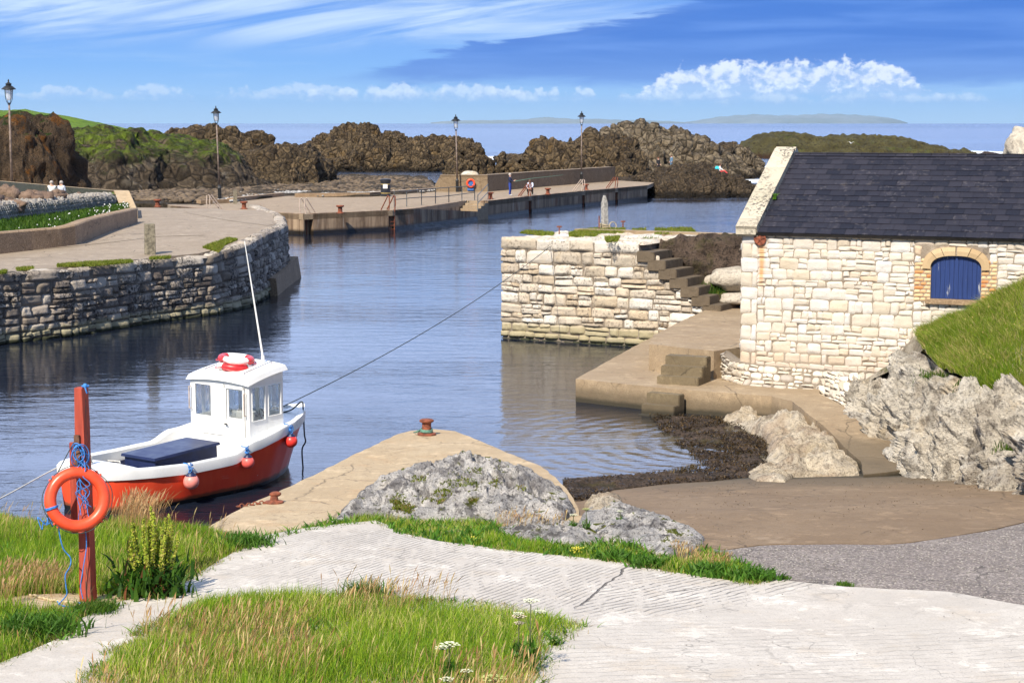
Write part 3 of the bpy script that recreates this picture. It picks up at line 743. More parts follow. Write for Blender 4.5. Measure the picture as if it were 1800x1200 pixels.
def gelcoat():
    m, b = newmat('white_gelcoat', .25); p = objco(); x, y, z = sep(p); n = noise(mapping(p, scale=(5, 5, .7)), 1.0, 5, .65); n2 = noise(p, 2.2, 5, .6); n3 = noise(mapping(p, scale=(14, 14, 1.2)), 1.0, 5, .7)
    c = mixc(ss(n2, .45, .70)*.30, (.80, .80, .78), (.66, .64, .57)); c = mixc(ss(n, .60, .74)*.28, c, (.50, .44, .34)); c = mixc(ss(n3, .68, .74)*.45, c, (.42, .27, .15))
    fin(b, c, lin(n2, .3, .7, .2, .42), bump(n2, .4, .002))
gelcoat()
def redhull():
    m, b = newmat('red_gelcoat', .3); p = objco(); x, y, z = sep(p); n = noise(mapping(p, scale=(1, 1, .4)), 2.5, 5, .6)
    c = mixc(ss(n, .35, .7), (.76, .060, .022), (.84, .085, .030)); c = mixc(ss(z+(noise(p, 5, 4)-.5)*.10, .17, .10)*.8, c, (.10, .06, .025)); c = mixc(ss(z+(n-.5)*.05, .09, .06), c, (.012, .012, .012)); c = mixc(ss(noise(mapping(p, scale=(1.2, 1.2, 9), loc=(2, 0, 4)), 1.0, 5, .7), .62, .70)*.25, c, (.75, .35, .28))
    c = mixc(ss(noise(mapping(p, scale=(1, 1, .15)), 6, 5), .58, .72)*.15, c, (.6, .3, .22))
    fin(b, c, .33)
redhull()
simple('navy', (.012, .020, .075), .42, .25, 4, .001)
simple('grey_floor', (.50, .50, .48), .6, .15, 6)
simple('black_rubber', (.015, .015, .018), .5, .2)
simple('steel', (.55, .55, .55), .25, .1, metal=1.0)
simple('rust', (.22, .065, .032), .85, .45, 14, .006)
simple('rust_pale', (.50, .40, .33), .8, .25, 14, .003)
simple('rail_paint', (.10, .11, .115), .6, .3, 10)
simple('black_iron', (.015, .016, .017), .45, .2)
simple('lamp_pole', (.20, .15, .12), .7, .4, 5, .002)
def lampglass():
    m, b = newmat('lamp_glass', .1); fin(b, (.75, .76, .74), .12); b.inputs['Transmission Weight'].default_value = .6
lampglass()
def glass():
    m, b = newmat('window_glass', .02); b.inputs['Transmission Weight'].default_value = 1.0; b.inputs['IOR'].default_value = 1.45; fin(b, (.80, .92, .96), .02)
    b.inputs['Alpha'].default_value = .55
glass()
simple('ring_orange', (.86, .085, .03), .34, .10, 8, .001)
simple('ring_white', (.78, .76, .72), .45, .08, 8, .001)
simple('ring_red', (.62, .03, .035), .4, .15, 8, .001)
simple('fender_pink', (.80, .26, .22), .4, .15, 8, .001)
simple('fender_coral', (.78, .12, .10), .4, .12, 8, .001)
simple('fender_red', (.80, .045, .035), .35, .12, 8, .001)
def redwood():
    m, b = newmat('red_wood', .75); p = objco(); n = noise(mapping(p, scale=(9, 9, 1.1)), 1.0, 6, .7); n2 = noise(mapping(p, scale=(40, 40, 2.5)), 1.0, 5, .7)
    c = mixc(ss(n2, .3, .7), (.30, .042, .025), (.46, .075, .04)); c = mixc(ss(n, .56, .64), c, (.09, .05, .035))
    fin(b, c, .75, bump(n2+n*.5, .9, .008))
redwood()
simple('brown_wood', (.16, .075, .045), .85, .4, 9, .006)
simple('grey_wood', (.36, .34, .31), .9, .35, 9, .01)
simple('post_stone', (.20, .175, .125), .9, .45, 9, .02)
simple('rope_blue', (.04, .20, .55), .7, .3, 30, .002)
simple('rope_white', (.62, .60, .54), .8, .2, 30, .002)
simple('rope_dark', (.045, .055, .055), .8, .3, 30, .002)
simple('rope_green', (.12, .26, .20), .8, .3, 30, .002)
simple('rope_tan', (.45, .36, .22), .8, .3, 30, .002)
simple('skin', (.60, .36, .26), .6, .08)
simple('hair_grey', (.40, .36, .33), .8, .2)
simple('hair_brown', (.10, .05, .03), .8, .2)
simple('cloth_navy', (.012, .018, .06), .85, .2)
simple('cloth_blue', (.02, .05, .28), .85, .2)
simple('cloth_pale', (.50, .54, .66), .85, .2)
simple('cloth_black', (.02, .02, .025), .85, .2)
simple('cloth_white', (.75, .74, .72), .85, .1)
simple('cloth_cyan', (.03, .50, .62), .8, .1)
simple('cloth_red', (.55, .06, .06), .8, .1)
simple('cloth_denim', (.12, .22, .34), .85, .2)
simple('shoe', (.6, .58, .55), .8, .1)
simple('bin_black', (.02, .022, .028), .4, .2)
simple('gold', (.45, .33, .10), .4, .2)
simple('board_blue', (.03, .12, .35), .6, .15)
simple('sack', (.72, .74, .78), .6, .15, 12, .01)
simple('mesh_wire', (.42, .41, .39), .6, .2)
# ================================================================== SETTING
def TN(x, y): return min(1.15+.06*(26-y), 4.655-.13*y+.012*(x-5))
def ZS(x, y): return 4.655-.13*y+.012*(x-5)
def ZJ(x, y): return 1.15-.045*(y-26)
def ZW(x, y):
    t = min(1, max(0, (y-33.9)/6.5)); t = t*t*(3-2*t); return (TN(x, max(y, 33.2))+.02)*(1-t)+.58*t
def px2(poly, zf): return [(lambda q: (q.x, q.y))(PT(a, b, zf)) for a, b in poly]

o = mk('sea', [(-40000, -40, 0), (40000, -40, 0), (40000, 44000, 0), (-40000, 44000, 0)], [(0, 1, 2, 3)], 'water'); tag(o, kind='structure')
o = mk('seabed', [(-400, -30, -3), (400, -30, -3), (400, 700, -3), (-400, 700, -3)], [(0, 1, 2, 3)], 'seabed'); tag(o, kind='structure')

# far land across the water
def farland(name, sil, Y, th):
    v = []; f = []; n = 120; xs = np.linspace(sil[0][0], sil[-1][0], n); ys = np.interp(xs, [a for a, b in sil], [b for a, b in sil])
    for i, (a, b) in enumerate(zip(xs, ys)):
        c = PY(a, b, Y); wob = .10*max(c.z, 1)*math.sin(a*.21)+.06*max(c.z, 1)*math.sin(a*.77)
        s = math.sin(math.pi*i/(n-1))**.5
        for k, (dy, hz) in enumerate(((-th*s-5, -2), (-th*.8*s, .45), (-th*.35*s, .8), (0, 1), (th*.6*s, .5), (th*s+5, -.1))):
            v.append((c.x, Y+dy, max(c.z+wob*.4, 0)*hz if hz > 0 else -30))
    f = [(i*6+k, (i+1)*6+k, (i+1)*6+k+1, i*6+k+1) for i in range(n-1) for k in range(5)]
    tag(mk(name, v, f, 'far_land', smooth=True), kind='structure')
farland('hills', [(757, 216), (775, 213.5), (820, 211.8), (880, 211.5), (929, 209.5), (945, 207), (956, 206), (980, 207.5), (1010, 209.5), (1045, 209), (1090, 211), (1178, 213), (1215, 216)], 26000, 1500)
farland('hills', [(1195, 216), (1224, 212), (1263, 205.5), (1300, 202.5), (1333, 201), (1360, 203), (1403, 202.5), (1440, 200.5), (1481, 201), (1520, 203), (1551, 205.5), (1575, 210), (1592, 216)], 34000, 2500)

# foreground ground, slipway, road, ramp
shore = px2([(-200, 900), (0, 908), (60, 920), (130, 930), (220, 912), (330, 925)], TN)
tag(sheet('ground', [(-24, 9), (28, 9), (28, 26.5), (5.0, 26.4), (3.8, 27.6), (-1.0, 27.6)]+shore[::-1]+[(-24, 26.8)], lambda x, y: TN(x, y)-.09+.05*float(fbm(np.array([[x*1.3, y*1.3, 0]]), 3, 2)[0]), 'soil', 2.2, .35), kind='structure')
slip_lo = px2([(1050, 905), (1150, 935), (1240, 960), (1275, 965), (1347, 958), (1462, 954), (1600, 953), (1711, 935), (1800, 917), (1960, 880)], TN)
slip_lo = [tuple(q) for q in spline(slip_lo, 60)]; slip_lo = [(x+.05*math.sin(x*3.1)+random.uniform(-.015, .015), y+.05*math.sin(x*2.3)+random.uniform(-.015, .015)) for x, y in slip_lo]
tag(sheet('slipway', [(1.0, 27.0)]+slip_lo+[(13, 34.5), (12, 42.5), (1.8, 42.5), (1.0, 38)], lambda x, y: TN(x, y)+.012*float(fbm(np.array([[x*.8, y*.8, 0]]), 3, 8)[0]), 'slip_concrete', .3, .35), kind='structure')
sl2 = px2([(1240, 966), (1275, 969), (1347, 962), (1462, 958), (1600, 957), (1711, 939), (1800, 921), (1960, 884)], TN)
sl2 = [(x, y-.035) for x, y in slip_lo[14:]]
gr_lo = px2([(2000, 1090), (1800, 1075), (1667, 1050), (1489, 1039), (1355, 1024), (1250, 1010)], TN)
tag(sheet('road', sl2+gr_lo, lambda x, y: TN(x, y)-.005, 'gravel_road', .15, .3, jit=.03), kind='structure')
fg = [(-300, 1290), (0, 1172), (130, 1115), (146, 1088), (200, 1062), (330, 1022), (350, 1008), (430, 962), (460, 946), (560, 930), (660, 919), (680, 926), (700, 940), (770, 955), (900, 970), (1100, 988), (1180, 1006), (1330, 1027), (1355, 1019), (1489, 1034), (1667, 1045), (1800, 1070), (2050, 1110)]
fgp = px2(fg, TN)
def ZC(x, y): return TN(x, y)+.03+.02*math.sin(x*.9+y*.4)
tag(sheet('path', fgp+[(20, 14), (20, 10.5), (-9, 10.5)], ZC, 'pale_concrete', .18, .22, jit=.015), kind='structure')
# jetty
jt = px2([(325, 948), (430, 890), (520, 850), (610, 805), (700, 762), (722, 756), (760, 753), (800, 757), (850, 777), (950, 818), (980, 842), (1000, 865), (1015, 890), (1018, 905)], ZJ)
jet = sheet('jetty', jt+[(3.0, 25.9), (-2, 25.2), (-4.5, 25.4)], lambda x, y: ZJ(x, y)+.008*float(fbm(np.array([[x, y, 0]]), 3, 4)[0]), 'sandy_concrete', 2.2, .3, jit=.02)
tag(jet, 'sandy concrete jetty tapering to a point between the red boat and the slipway', 'jetty')

# platform and walkway along the house
pf = px2([(1012, 666), (1080, 673), (1147, 680), (1260, 689), (1356, 696), (1393, 705), (1420, 727), (1465, 765), (1513, 810), (1518, 834)], ZW)
pb = px2([(1612, 822), (1591, 787), (1535, 748), (1480, 712), (1440, 690)], ZW)
PLAT = pf+pb+[(8.2, 47.5), (6.0, 50.0), (5.2, 58.0), (4.6, 58.2)]+px2([(1161, 585), (1116, 608)], ZW)
tag(sheet('walkway', PLAT, lambda x, y: ZW(x, y)+.006*float(fbm(np.array([[x, y, 0]]), 3, 3)[0]), 'platform_concrete', 1.6, .35, jit=.015), kind='structure')
# upper landing
Z1 = 1.28
up = [tuple(P(a, b, Z1)[:2]) for a, b in ((1141, 604), (1180, 609), (1255, 618))]
up2 = [tuple(P(a, b, Z1)[:2]) for a, b in ((1256, 536), (1238, 546), (1150, 588))]
tag(sheet('landing', up+[(7.0, 47.5), (7.6, 58.6), (5.4, 58.4)]+up2, lambda x, y: Z1+.02*float(fbm(np.array([[x*.9, y*.9, 0]]), 4, 3)[0])-.0*y, 'platform_concrete', 1.2, .3, jit=.02), kind='structure')

def steps_block(name, label, L, Rr, zs, zb, run, mat='step_concrete'):
    """flight coming towards the camera: L,R = world xy of the top back edge, zs tops from high to low"""
    t = thing(name, label, 'steps', (0, 0, 0))
    d = (Rr-L); d.z = 0; n = Vector((d.y, -d.x, 0)).normalized()
    for i, z in enumerate(zs):
        a = L+n*(run*i); b = Rr+n*(run*i); c = Rr+n*(run*(i+1)+(.04 if i < len(zs)-1 else 0)); e = L+n*(run*(i+1)+(.04 if i < len(zs)-1 else 0))
        m = MB(); bot = zb
        q = [Vector((p.x, p.y, bot)) for p in (e, c, b, a)]+[Vector((p.x, p.y, z)) for p in (e, c, b, a)]
        m.hexa(q); oo = m.build('step', mat, t)
        bm = bmesh.new(); bm.from_mesh(oo.data); bmesh.ops.bevel(bm, geom=bm.edges[:], offset=.018, segments=2, affect='EDGES'); bm.to_mesh(oo.data); bm.free()
    return t
L = P(1178, 618, 1.27); Rr = P(1250, 622, 1.27)
steps_block('steps', 'three square concrete steps from the walkway up to the landing beside the house plinth', L, Rr, [1.22, 1.0, .78], .5, .32)
L = P(1147, 681, .58); Rr = P(1204, 686, .58); dn = Vector((Rr.y-L.y, -(Rr.x-L.x), 0)).normalized()
steps_block('steps', 'pair of low concrete steps dropping from the walkway edge into the water', L+dn*.01, Rr+dn*.01, [.50, .25, .02], -.6, .26)

# ------------------------------------------------------------------ middle stone pier
A = P(882, 594, 0); B = P(1113, 609, 0); ud = (B-A).normalized(); ln = Vector((ud.y, -ud.x, 0)); bk = -ln
ZT = 3.28
def uat(px, py, z): q = P(px, py, z); return (q-A).dot(ud)
def hit(px, py, o, n):
    d = ray(px, py); c = Vector((0, 0, CAMH)); t = (o-c).dot(n)/d.dot(n); return c+d*t
def ufront(px, py): q = hit(px, py, A, ln); return (q-A).dot(ud), q.z
us = [ufront(x, y) for x, y in ((1123, 440), (1138, 452), (1153, 465), (1170, 480), (1186, 497), (1202, 510), (1219, 526), (1258, 545))]
pier = thing('stone_pier', 'pale block-built stone pier with grassy top and a stair on its right end', 'pier')
uE = us[-1][0]; u_top = us[0][0]
def stairz(u): return ZT+(1.3-ZT)*max(0, (u-u_top)/(uE-u_top))
rects = courses(-.05, uE+.3, -.3, ZT-.36, .21, .38, .32, .92, .38)
rects = [r for r in rects if r[3] < stairz((r[0]+r[2])/2)-.10 or r[2] < u_top]
cap = courses(-.05, u_top, ZT-.36, ZT+.03, .39, .39, .75, 1.3, 0)
stones('stone_face', rects+cap, planemap(A, ud, ln), 'pier_stone', pier, gap=.010, bulge=.05, jit=.03, rough=.03, rnd=.22, nx=9, ny=7, nscale=5, tone=(.1, 1), depth=.035)
# left (seaward) end and back
Lb = 4.7
stones('end_face', courses(0, Lb, -.3, ZT, .26, .44, .4, 1.0), planemap(A, bk, -ud), 'pier_stone', pier, gap=.016, bulge=.05, jit=.025, rough=.02, rnd=.32)
Bk = A+bk*Lb
stones('back_face', courses(0, 9, -.3, ZT, .28, .46, .5, 1.2), planemap(Bk+ud*9, -ud, bk), 'pier_stone', pier, bulge=.05, jit=.025)
core = MB()
def prism(poly, z0, z1, m):
    k = len(poly); vs = [Vector((p[0], p[1], z0)) for p in poly]+[Vector((p[0], p[1], z1)) for p in poly]
    fs = [tuple(range(k))[::-1], tuple(range(k, 2*k))]+[(i, (i+1) % k, k+(i+1) % k, k+i) for i in range(k)]
    m.add(vs, fs)
uR = uE+9
pr = [A+ud*a+bk*b for a, b in ((.03, .03), (u_top, .03), (u_top, 1.5), (uR, 4.4), (uR, Lb-.03), (.03, Lb-.03))]
prism([(p.x, p.y) for p in pr], -1.5, ZT-.05, core)
pts = [A+ud*a+bk*.03 for a in (u_top, uE)]
prism2 = [(u_top, 3.05), (uE, 1.15)]
q = [A+ud*u_top+bk*.03, A+ud*uE+bk*.03, A+ud*uE+bk*1.1, A+ud*u_top+bk*1.5]
core.hexa([Vector((p.x, p.y, -1.5)) for p in q]+[Vector((q[0].x, q[0].y, 3.0)), Vector((q[1].x, q[1].y, 1.05)), Vector((q[2].x, q[2].y, 1.05)), Vector((q[3].x, q[3].y, 3.0))])
core.build('core', 'mortar', pier)
# top: flags
def topmap(u, v, n):
    a = np.array(tuple(A)); return a+np.outer(u, np.array(tuple(ud)))+np.outer(v, np.array(tuple(bk)))+np.outer(n, [0, 0, 1])+[0, 0, ZT-.02]
tr = courses(0.02, uR, .02, Lb-.5, .7, 1.0, .7, 1.5, .1)
tr = [r for r in tr if r[2] < u_top+.3 or r[1] > 1.5+(r[0]-u_top)*.33]
stones('top_stones', tr, topmap, 'pier_stone', pier, gap=.02, bulge=.05, jit=.03, rough=.03, rnd=.3, nx=9, ny=9, tone=(.3, 1))
cb = MB(); q0 = [A+ud*a+bk*b for a, b in ((.5, Lb-.45), (uR, Lb-.45), (uR, Lb-.02), (.5, Lb-.02))]
cb.hexa([Vector((p.x, p.y, ZT-.1)) for p in q0]+[Vector((p.x, p.y, ZT+.10)) for p in q0]); cb.build('kerb', 'platform_concrete', pier)
# stair
st = thing('stone_stair', 'worn brown stair of seven steps going down the right end of the pale stone pier', 'stairs')
n7 = 7
for i in range(n7):
    ua = u_top+(uE-u_top)*i/n7; ub = u_top+(uE-u_top)*(i+1)/n7; z = 3.02-(3.02-1.46)*i/(n7-1)
    q = [A+ud*a+bk*b for a, b in ((ua-.02, -.13), (ub+.22, -.13), (ub+.22, 1.25), (ua-.02, 1.25))]
    m = MB(); m.hexa([Vector((p.x, p.y, z-.34)) for p in q]+[Vector((p.x, p.y, z)) for p in q]); oo = m.build('step', 'stair_stone', st)
    bm = bmesh.new(); bm.from_mesh(oo.data); bmesh.ops.bevel(bm, geom=bm.edges[:], offset=.02, segments=2, affect='EDGES'); bm.to_mesh(oo.data); bm.free()
# rubble under the stair toe
rr = []
for _ in range(60):
    u = random.uniform(u_top+.6, uE+.25); zz = stairz(u)-random.uniform(.12, .42); s = random.uniform(.07, .15)
    if zz > .9: rr.append((u-s, zz-s*.6, u+s, zz+s*.6))
stones('rubble', rr, planemap(A, ud, ln), 'pier_stone', pier, gap=.002, bulge=.07, jit=.03, rough=.03, rnd=.9, nx=6, ny=5, depth=.08)
# dark rock wall and boulders behind the stair
p0 = A+ud*(u_top+.1)+bk*1.35; p1 = A+ud*(uR-3)+bk*4.3
rows = []
for z, off in ((1.1, -.30), (1.7, -.20), (2.4, -.10), (3.0, -.05), (3.3, .12), (3.32, .7)):
    rows.append([Vector((p.x, p.y, z))+bk*off for p in [p0.lerp(p1, k/5) for k in range(6)]])
G = loft(rows, 40, 110); N = gnorm(G); N = N if (N[20, 50] @ np.array(tuple(ln))) > 0 else -N
G = G+N*(.14*fbm(G.reshape(-1, 3)*1.4, 5, 3, ridged=True)).reshape(G.shape[:2])[..., None]
tag(gridmesh('rock_face', G, 'dark_wall_rock'), kind='structure')
def boulder(name, label, c, r, mat, seed=1, rz=0, amp=.12, cat='boulder', group=None, sub=3, ns=1.2, flat=.75):
    bm = bmesh.new(); bmesh.ops.create_icosphere(bm, subdivisions=sub, radius=1)
    v = np.array([q.co[:] for q in bm.verts]); fs = [[q.index for q in f.verts] for f in bm.faces]; bm.free()
    d = 1+amp*fbm(v*ns+seed*3.7, 4, seed)*1.3-amp*.8*np.abs(fbm(v*ns*1.7+seed, 3, seed+3)); f1, f2, _ = worley(v*1.1+seed, seed); d = d-amp*(f1-.5)*.9
    v = v*d[:, None]; v = np.sign(v)*np.abs(v)**.85; v = v*np.array(r); ca, sa = math.cos(rz), math.sin(rz)
    v = np.stack([v[:, 0]*ca-v[:, 1]*sa, v[:, 0]*sa+v[:, 1]*ca, v[:, 2]], 1)
    o = mk(name, v, fs, mat, smooth=True, loc=c)
    return tag(o, label, cat, group)
def Pb(px, py, z, Y=None): return P(px, py, z) if Y is None else PY(px, py, Y)
boulder('boulder', 'largest pale boulder between the stone stair and the house corner', PY(1293, 489, 57.0), (.82, .55, .40), 'white_rock', 3, .1)
boulder('boulder', 'long pale slab lying under the large boulder left of the house', PY(1306, 524, 56.6), (.8, .5, .20), 'white_rock', 5, -.1)
boulder('boulder', 'small pale rock against the dark wall above the stair foot', PY(1238, 470, 58.2), (.4, .3, .2), 'white_rock', 6)
boulder('boulder', 'narrow pale rock right of the dark gap above the large boulder', PY(1264, 461, 58.0), (.5, .3, .14), 'white_rock', 8)
boulder('boulder', 'small pale rock lying between the stair and the large boulder', PY(1252, 500, 57.3), (.30, .25, .3), 'white_rock', 9)

# ------------------------------------------------------------------ left quay
WL = [P(x, y, 0) for x, y in ((-260, 650), (-120, 627), (0, 605), (131, 590), (268, 567), (373, 554), (436, 539), (467, 521))]
topc = hit  # alias not used further
corner = PY(503, 392, 80.0); corner.z = 0
WL += [WL[-1].lerp(corner, .5), corner]
ZQ = [2.25, 2.25, 2.28, 2.22, 2.2, 2.2, 2.42, 2.58, 2.58, 2.6]
back = [Vector((-11.3, 90.0, 0)), Vector((-14.5, 104.0, 0))]
WL2 = WL+back; ZQ2 = ZQ+[2.5, 2.4]
W = np.array([[p.x, p.y] for p in WL2]); seglen = np.linalg.norm(np.diff(W, axis=0), axis=1); S = np.concatenate([[0], np.cumsum(seglen)]); ZQa = np.array(ZQ2)
def pathpt(u, Wp=W, Sp=S):
    return np.stack([np.interp(u, Sp, Wp[:, 0]), np.interp(u, Sp, Wp[:, 1])], 1)
def pathn(u, e=.6, Wp=W, Sp=S):
    a = pathpt(np.clip(u-e, 0, Sp[-1]), Wp, Sp); b = pathpt(np.clip(u+e, 0, Sp[-1]), Wp, Sp); t = b-a; t /= np.maximum(np.linalg.norm(t, axis=1, keepdims=True), 1e-6)
    return np.stack([t[:, 1], -t[:, 0]], 1)
HQ = 2.5
def qmap(u, v, n):      # v is 0..HQ, scaled to the local wall height
    z = v/HQ*np.interp(u, S, ZQa); nn = pathn(u); p = pathpt(u)+nn*(n+.10*(1-v/HQ))[:, None]
    return np.stack([p[:, 0], p[:, 1], z], 1)
quay = thing('stone_quay', 'old dark stone quay curving round the left side of the harbour', 'quay')
r = courses(0, S[-1], -.3, HQ-.40, .24, .42, .32, .95, .45)
r += courses(0, S[-1], HQ-.40, HQ+.0, .40, .40, .9, 1.7, 0)
stones('stone_face', r, qmap, 'quay_stone', quay, gap=.012, bulge=.07, jit=.04, rough=.035, rnd=.3, nx=9, ny=7, nscale=3.5, tone=(0, .88), depth=.05)
us_ = np.linspace(0, S[-1], 160); nn = pathn(us_); pp = pathpt(us_); zt = np.interp(us_, S, ZQa)
Gq = np.zeros((160, 2, 3)); Gq[:, 0, :2] = pp-nn*.02+nn*.08; Gq[:, 1, :2] = pp-nn*.02; Gq[:, 0, 2] = -2; Gq[:, 1, 2] = zt-.04
gridmesh('mortar', Gq, 'mortar', quay, False)
def qtop(u, v, n):
    nn = pathn(u); p = pathpt(u)-nn*v[:, None]; return np.stack([p[:, 0], p[:, 1], np.interp(u, S, ZQa)-.03+n], 1)
stones('coping', courses(0, S[-1], -.06, .55, .61, .61, .9, 1.7, 0), qtop, 'quay_stone', quay, gap=.015, bulge=.05, jit=.03, rough=.03, rnd=.3, tone=(.5, .92))
def ZP(x, y):
    # promenade height: follows the wall, falls gently to the far pier
    q = np.array([[x, y]]); i = np.argmin(np.linalg.norm(W-q, axis=1)); z = ZQa[i]
    d = ((W-q)**2).sum(1)**.5; wts = 1/(d**2+4); z = float((wts*ZQa).sum()/wts.sum())
    return z+(0 if y < 96 else -(min(y, 116)-96)*.045)
prom = [tuple(q) for q in (pathpt(us_)-pathn(us_)*.5)]
sheet('pavement', prom+[(-15.5, 108), (-19, 118), (-34, 122), (-40, 90), (-30, 48), (-20, 46)], lambda x, y: ZP(x, y)-.0, 'promenade', .3, 1.2, parent=quay)
# patches of pale concrete
for k, poly in enumerate([[(60, 432), (160, 416), (205, 402), (270, 397), (355, 404), (360, 414), (280, 416), (180, 428), (60, 440)], [(300, 367), (330, 370), (440, 386), (500, 391), (470, 397), (430, 392), (330, 375)]]):
    tag(sheet('pavement', px2(poly, ZP), lambda x, y: ZP(x, y)+.012, 'ochre_wall' if k > 5 else 'promenade', .05, .6, skirt=False), kind='structure')
    bpy.context.scene.collection.objects[-1]
# buttress block at the corner of the quay
m = MB(); q = [P(491, 520, 0), P(534, 487, 0)]
q0, q1 = q; inw = Vector((-(q1-q0).y, (q1-q0).x, 0)).normalized()
b0 = [q0-Vector((0, 0, .8)), q1-Vector((0, 0, .8)), q1+inw*1.8-Vector((0, 0, .8)), q0+inw*1.8-Vector((0, 0, .8))]
qa, qb = q0+inw*.12, q1+inw*.25
t0 = [Vector((qa.x, qa.y, .72)), Vector((qb.x, qb.y, .95)), Vector((qb.x, qb.y, .95))+inw*1.6, Vector((qa.x, qa.y, .72))+inw*1.6]
m.hexa(b0+t0); o = m.build('buttress', 'kerb_wall', quay)

# low kerb wall, gabion, ochre wall
def wallstrip(name, pts_px, zf, htop, width, mat, parent=None, bev=.05, tops=None):
    pts = [PT(a, b, zf) for a, b in pts_px]; n = len(pts); m = MB(); L_, R_ = [], []
    for i, p in enumerate(pts):
        a = pts[max(i-1, 0)]; b = pts[min(i+1, n-1)]; t = (b-a); t.z = 0; t.normalize(); nn_ = Vector((-t.y, t.x, 0))
        h = htop if tops is None else tops[i]
        L_.append((p, p+nn_*width, h))
    vs = []; fs = []
    for p, q, h in L_:
        z = p.z
        e = (q-p).normalized()*bev
        for c, zz in ((p, z-.4), (p, z+h-bev), (p+e, z+h), (q-e, z+h), (q, z+h-bev), (q, z-.4)): vs.append(Vector((c.x, c.y, zz)))
    for i in range(n-1):
        for k in range(5): fs.append((i*6+k, i*6+k+1, (i+1)*6+k+1, (i+1)*6+k))
    fs += [tuple(range(6))[::-1], tuple((n-1)*6+k for k in range(6))]
    m.add(vs, fs); return m.build(name, mat, parent)
o = wallstrip('low_wall', [(-120, 458), (0, 446.5), (57, 440), (110, 434), (133, 431), (157, 422), (200, 405), (225, 397), (242, 391)], ZP, .78, .5, 'kerb_wall', tops=[.78, .78, .76, .74, .78, .80, .72, .68, .66])
tag(o, 'low rough brown concrete wall curving along the left promenade', 'wall')
# gabion: stones in wire
g0, g1 = PY(-140, 372, 68), PY(200, 341, 88)
gt = (g1-g0); Lg = math.hypot(gt.x, gt.y); gd = Vector((gt.x, gt.y, 0)).normalized(); gn = Vector((gd.y, -gd.x, 0))
gab = thing('gabion', 'wire mesh basket packed with grey stones behind the low promenade wall', 'gabion')
def gmap(u, v, n):
    return np.array(tuple(g0))*[1, 1, 0]+np.outer(u, tuple(gd))+np.outer(n, tuple(gn))+np.stack([0*u, 0*u, 2.75+v+(g0.z-3.75)+(g1.z-g0.z)*u/Lg], 1)
stones('stones', courses(0, Lg, -.3, 1.0, .16, .30, .18, .42, .4), gmap, 'gabion_stone', gab, gap=.01, bulge=.10, jit=.05, rough=.04, rnd=.95, nx=6, ny=6, depth=.08)
def gtop(u, v, n):
    return np.array(tuple(g0))*[1, 1, 0]+np.outer(u, tuple(gd))-np.outer(v, tuple(gn))+np.stack([0*u, 0*u, 3.72+n+(g0.z-3.75)+(g1.z-g0.z)*u/Lg], 1)
stones('stones', courses(0, Lg, 0, 1.0, .16, .30, .18, .42, .4), gtop, 'gabion_stone', gab, gap=.01, bulge=.10, jit=.05, rough=.04, rnd=.95, nx=6, ny=6, depth=.08, tone=(.5, 1))
m = MB(); m.hexa([g0*1, g1*1, g1-gn*1.0, g0-gn*1.0]+[q_ for q_ in (g0, g1, g1-gn*1.0, g0-gn*1.0)])
vs = []
for k, (p, hz) in enumerate(((g0, 0), (g1, 0), (g1-gn*1.0, 0), (g0-gn*1.0, 0))): pass
m = MB(); zb0, zb1 = g0.z-1.4, g1.z-1.4
m.hexa([Vector((g0.x, g0.y, zb0)), Vector((g1.x, g1.y, zb1)), Vector((g1.x, g1.y, zb1))-gn, Vector((g0.x, g0.y, zb0))-gn, Vector((g0.x, g0.y, g0.z-.08)), Vector((g1.x, g1.y, g1.z-.08)), Vector((g1.x, g1.y, g1.z-.08))-gn, Vector((g0.x, g0.y, g0.z-.08))-gn])
m.build('core', 'gabion_stone', gab)
m = MB(); cs_ = .19; k = 0; u = 0.0
while u < Lg:
    for sgn in (1, -1):
        pts = []; v = -.3; i = 0
        while v <= 1.02:
            uu = u+(sgn*.5*cs_ if i % 2 else 0); q = gmap(np.array([uu]), np.array([v]), np.array([.13]))[0]; pts.append(q); v += cs_*.5 if i % 2 == 0 else cs_*.5; i += 1
        m.tube(pts, .009, 3, caps=False)
    u += cs_
m.build('wire', 'mesh_wire', gab)
# ochre parapet with sloping end
oc = [PY(-160, 305, 72), PY(0, 318.5, 84), PY(100, 327, 92), PY(200, 335, 99), PY(227, 335.5, 100)]
m = MB(); vs = []
for i, p in enumerate(oc):
    for dx, dz in ((0, -3), (0, 0), (.7, 0), (.7, -3)):
        vs.append(Vector((p.x+dx*(-.3), p.y+dx, (p.z if dz == 0 else 1.5))))
fs = [(i*4+k, i*4+(k+1) % 4, (i+1)*4+(k+1) % 4, (i+1)*4+k) for i in range(len(oc)-1) for k in range(4)]+[(3, 2, 1, 0), tuple(4*(len(oc)-1)+k for k in range(4))]
m.add(vs, fs)
e0 = PY(201, 336, 95); e1 = PY(227, 336, 95.5); f0 = PY(214, 372, 88); f1 = PY(242, 371, 87.2)
m.hexa([Vector((f0.x, f0.y, 2)), Vector((f1.x, f1.y, 2)), Vector((e1.x, e1.y+3, 2)), Vector((e0.x, e0.y+3, 2)), f0, f1, e1, e0])
m.hexa([Vector((e0.x, e0.y, 2)), Vector((e1.x, e1.y, 2)), Vector((oc[-1].x, oc[-1].y, 2)), Vector((oc[-2].x, oc[-2].y, 2)), e0, e1, oc[-1]*1, oc[-2]*1])
o = m.build('parapet_wall', 'ochre_wall'); tag(o, 'sandy yellow parapet wall behind the gabion with a sloping buttress end', 'wall')
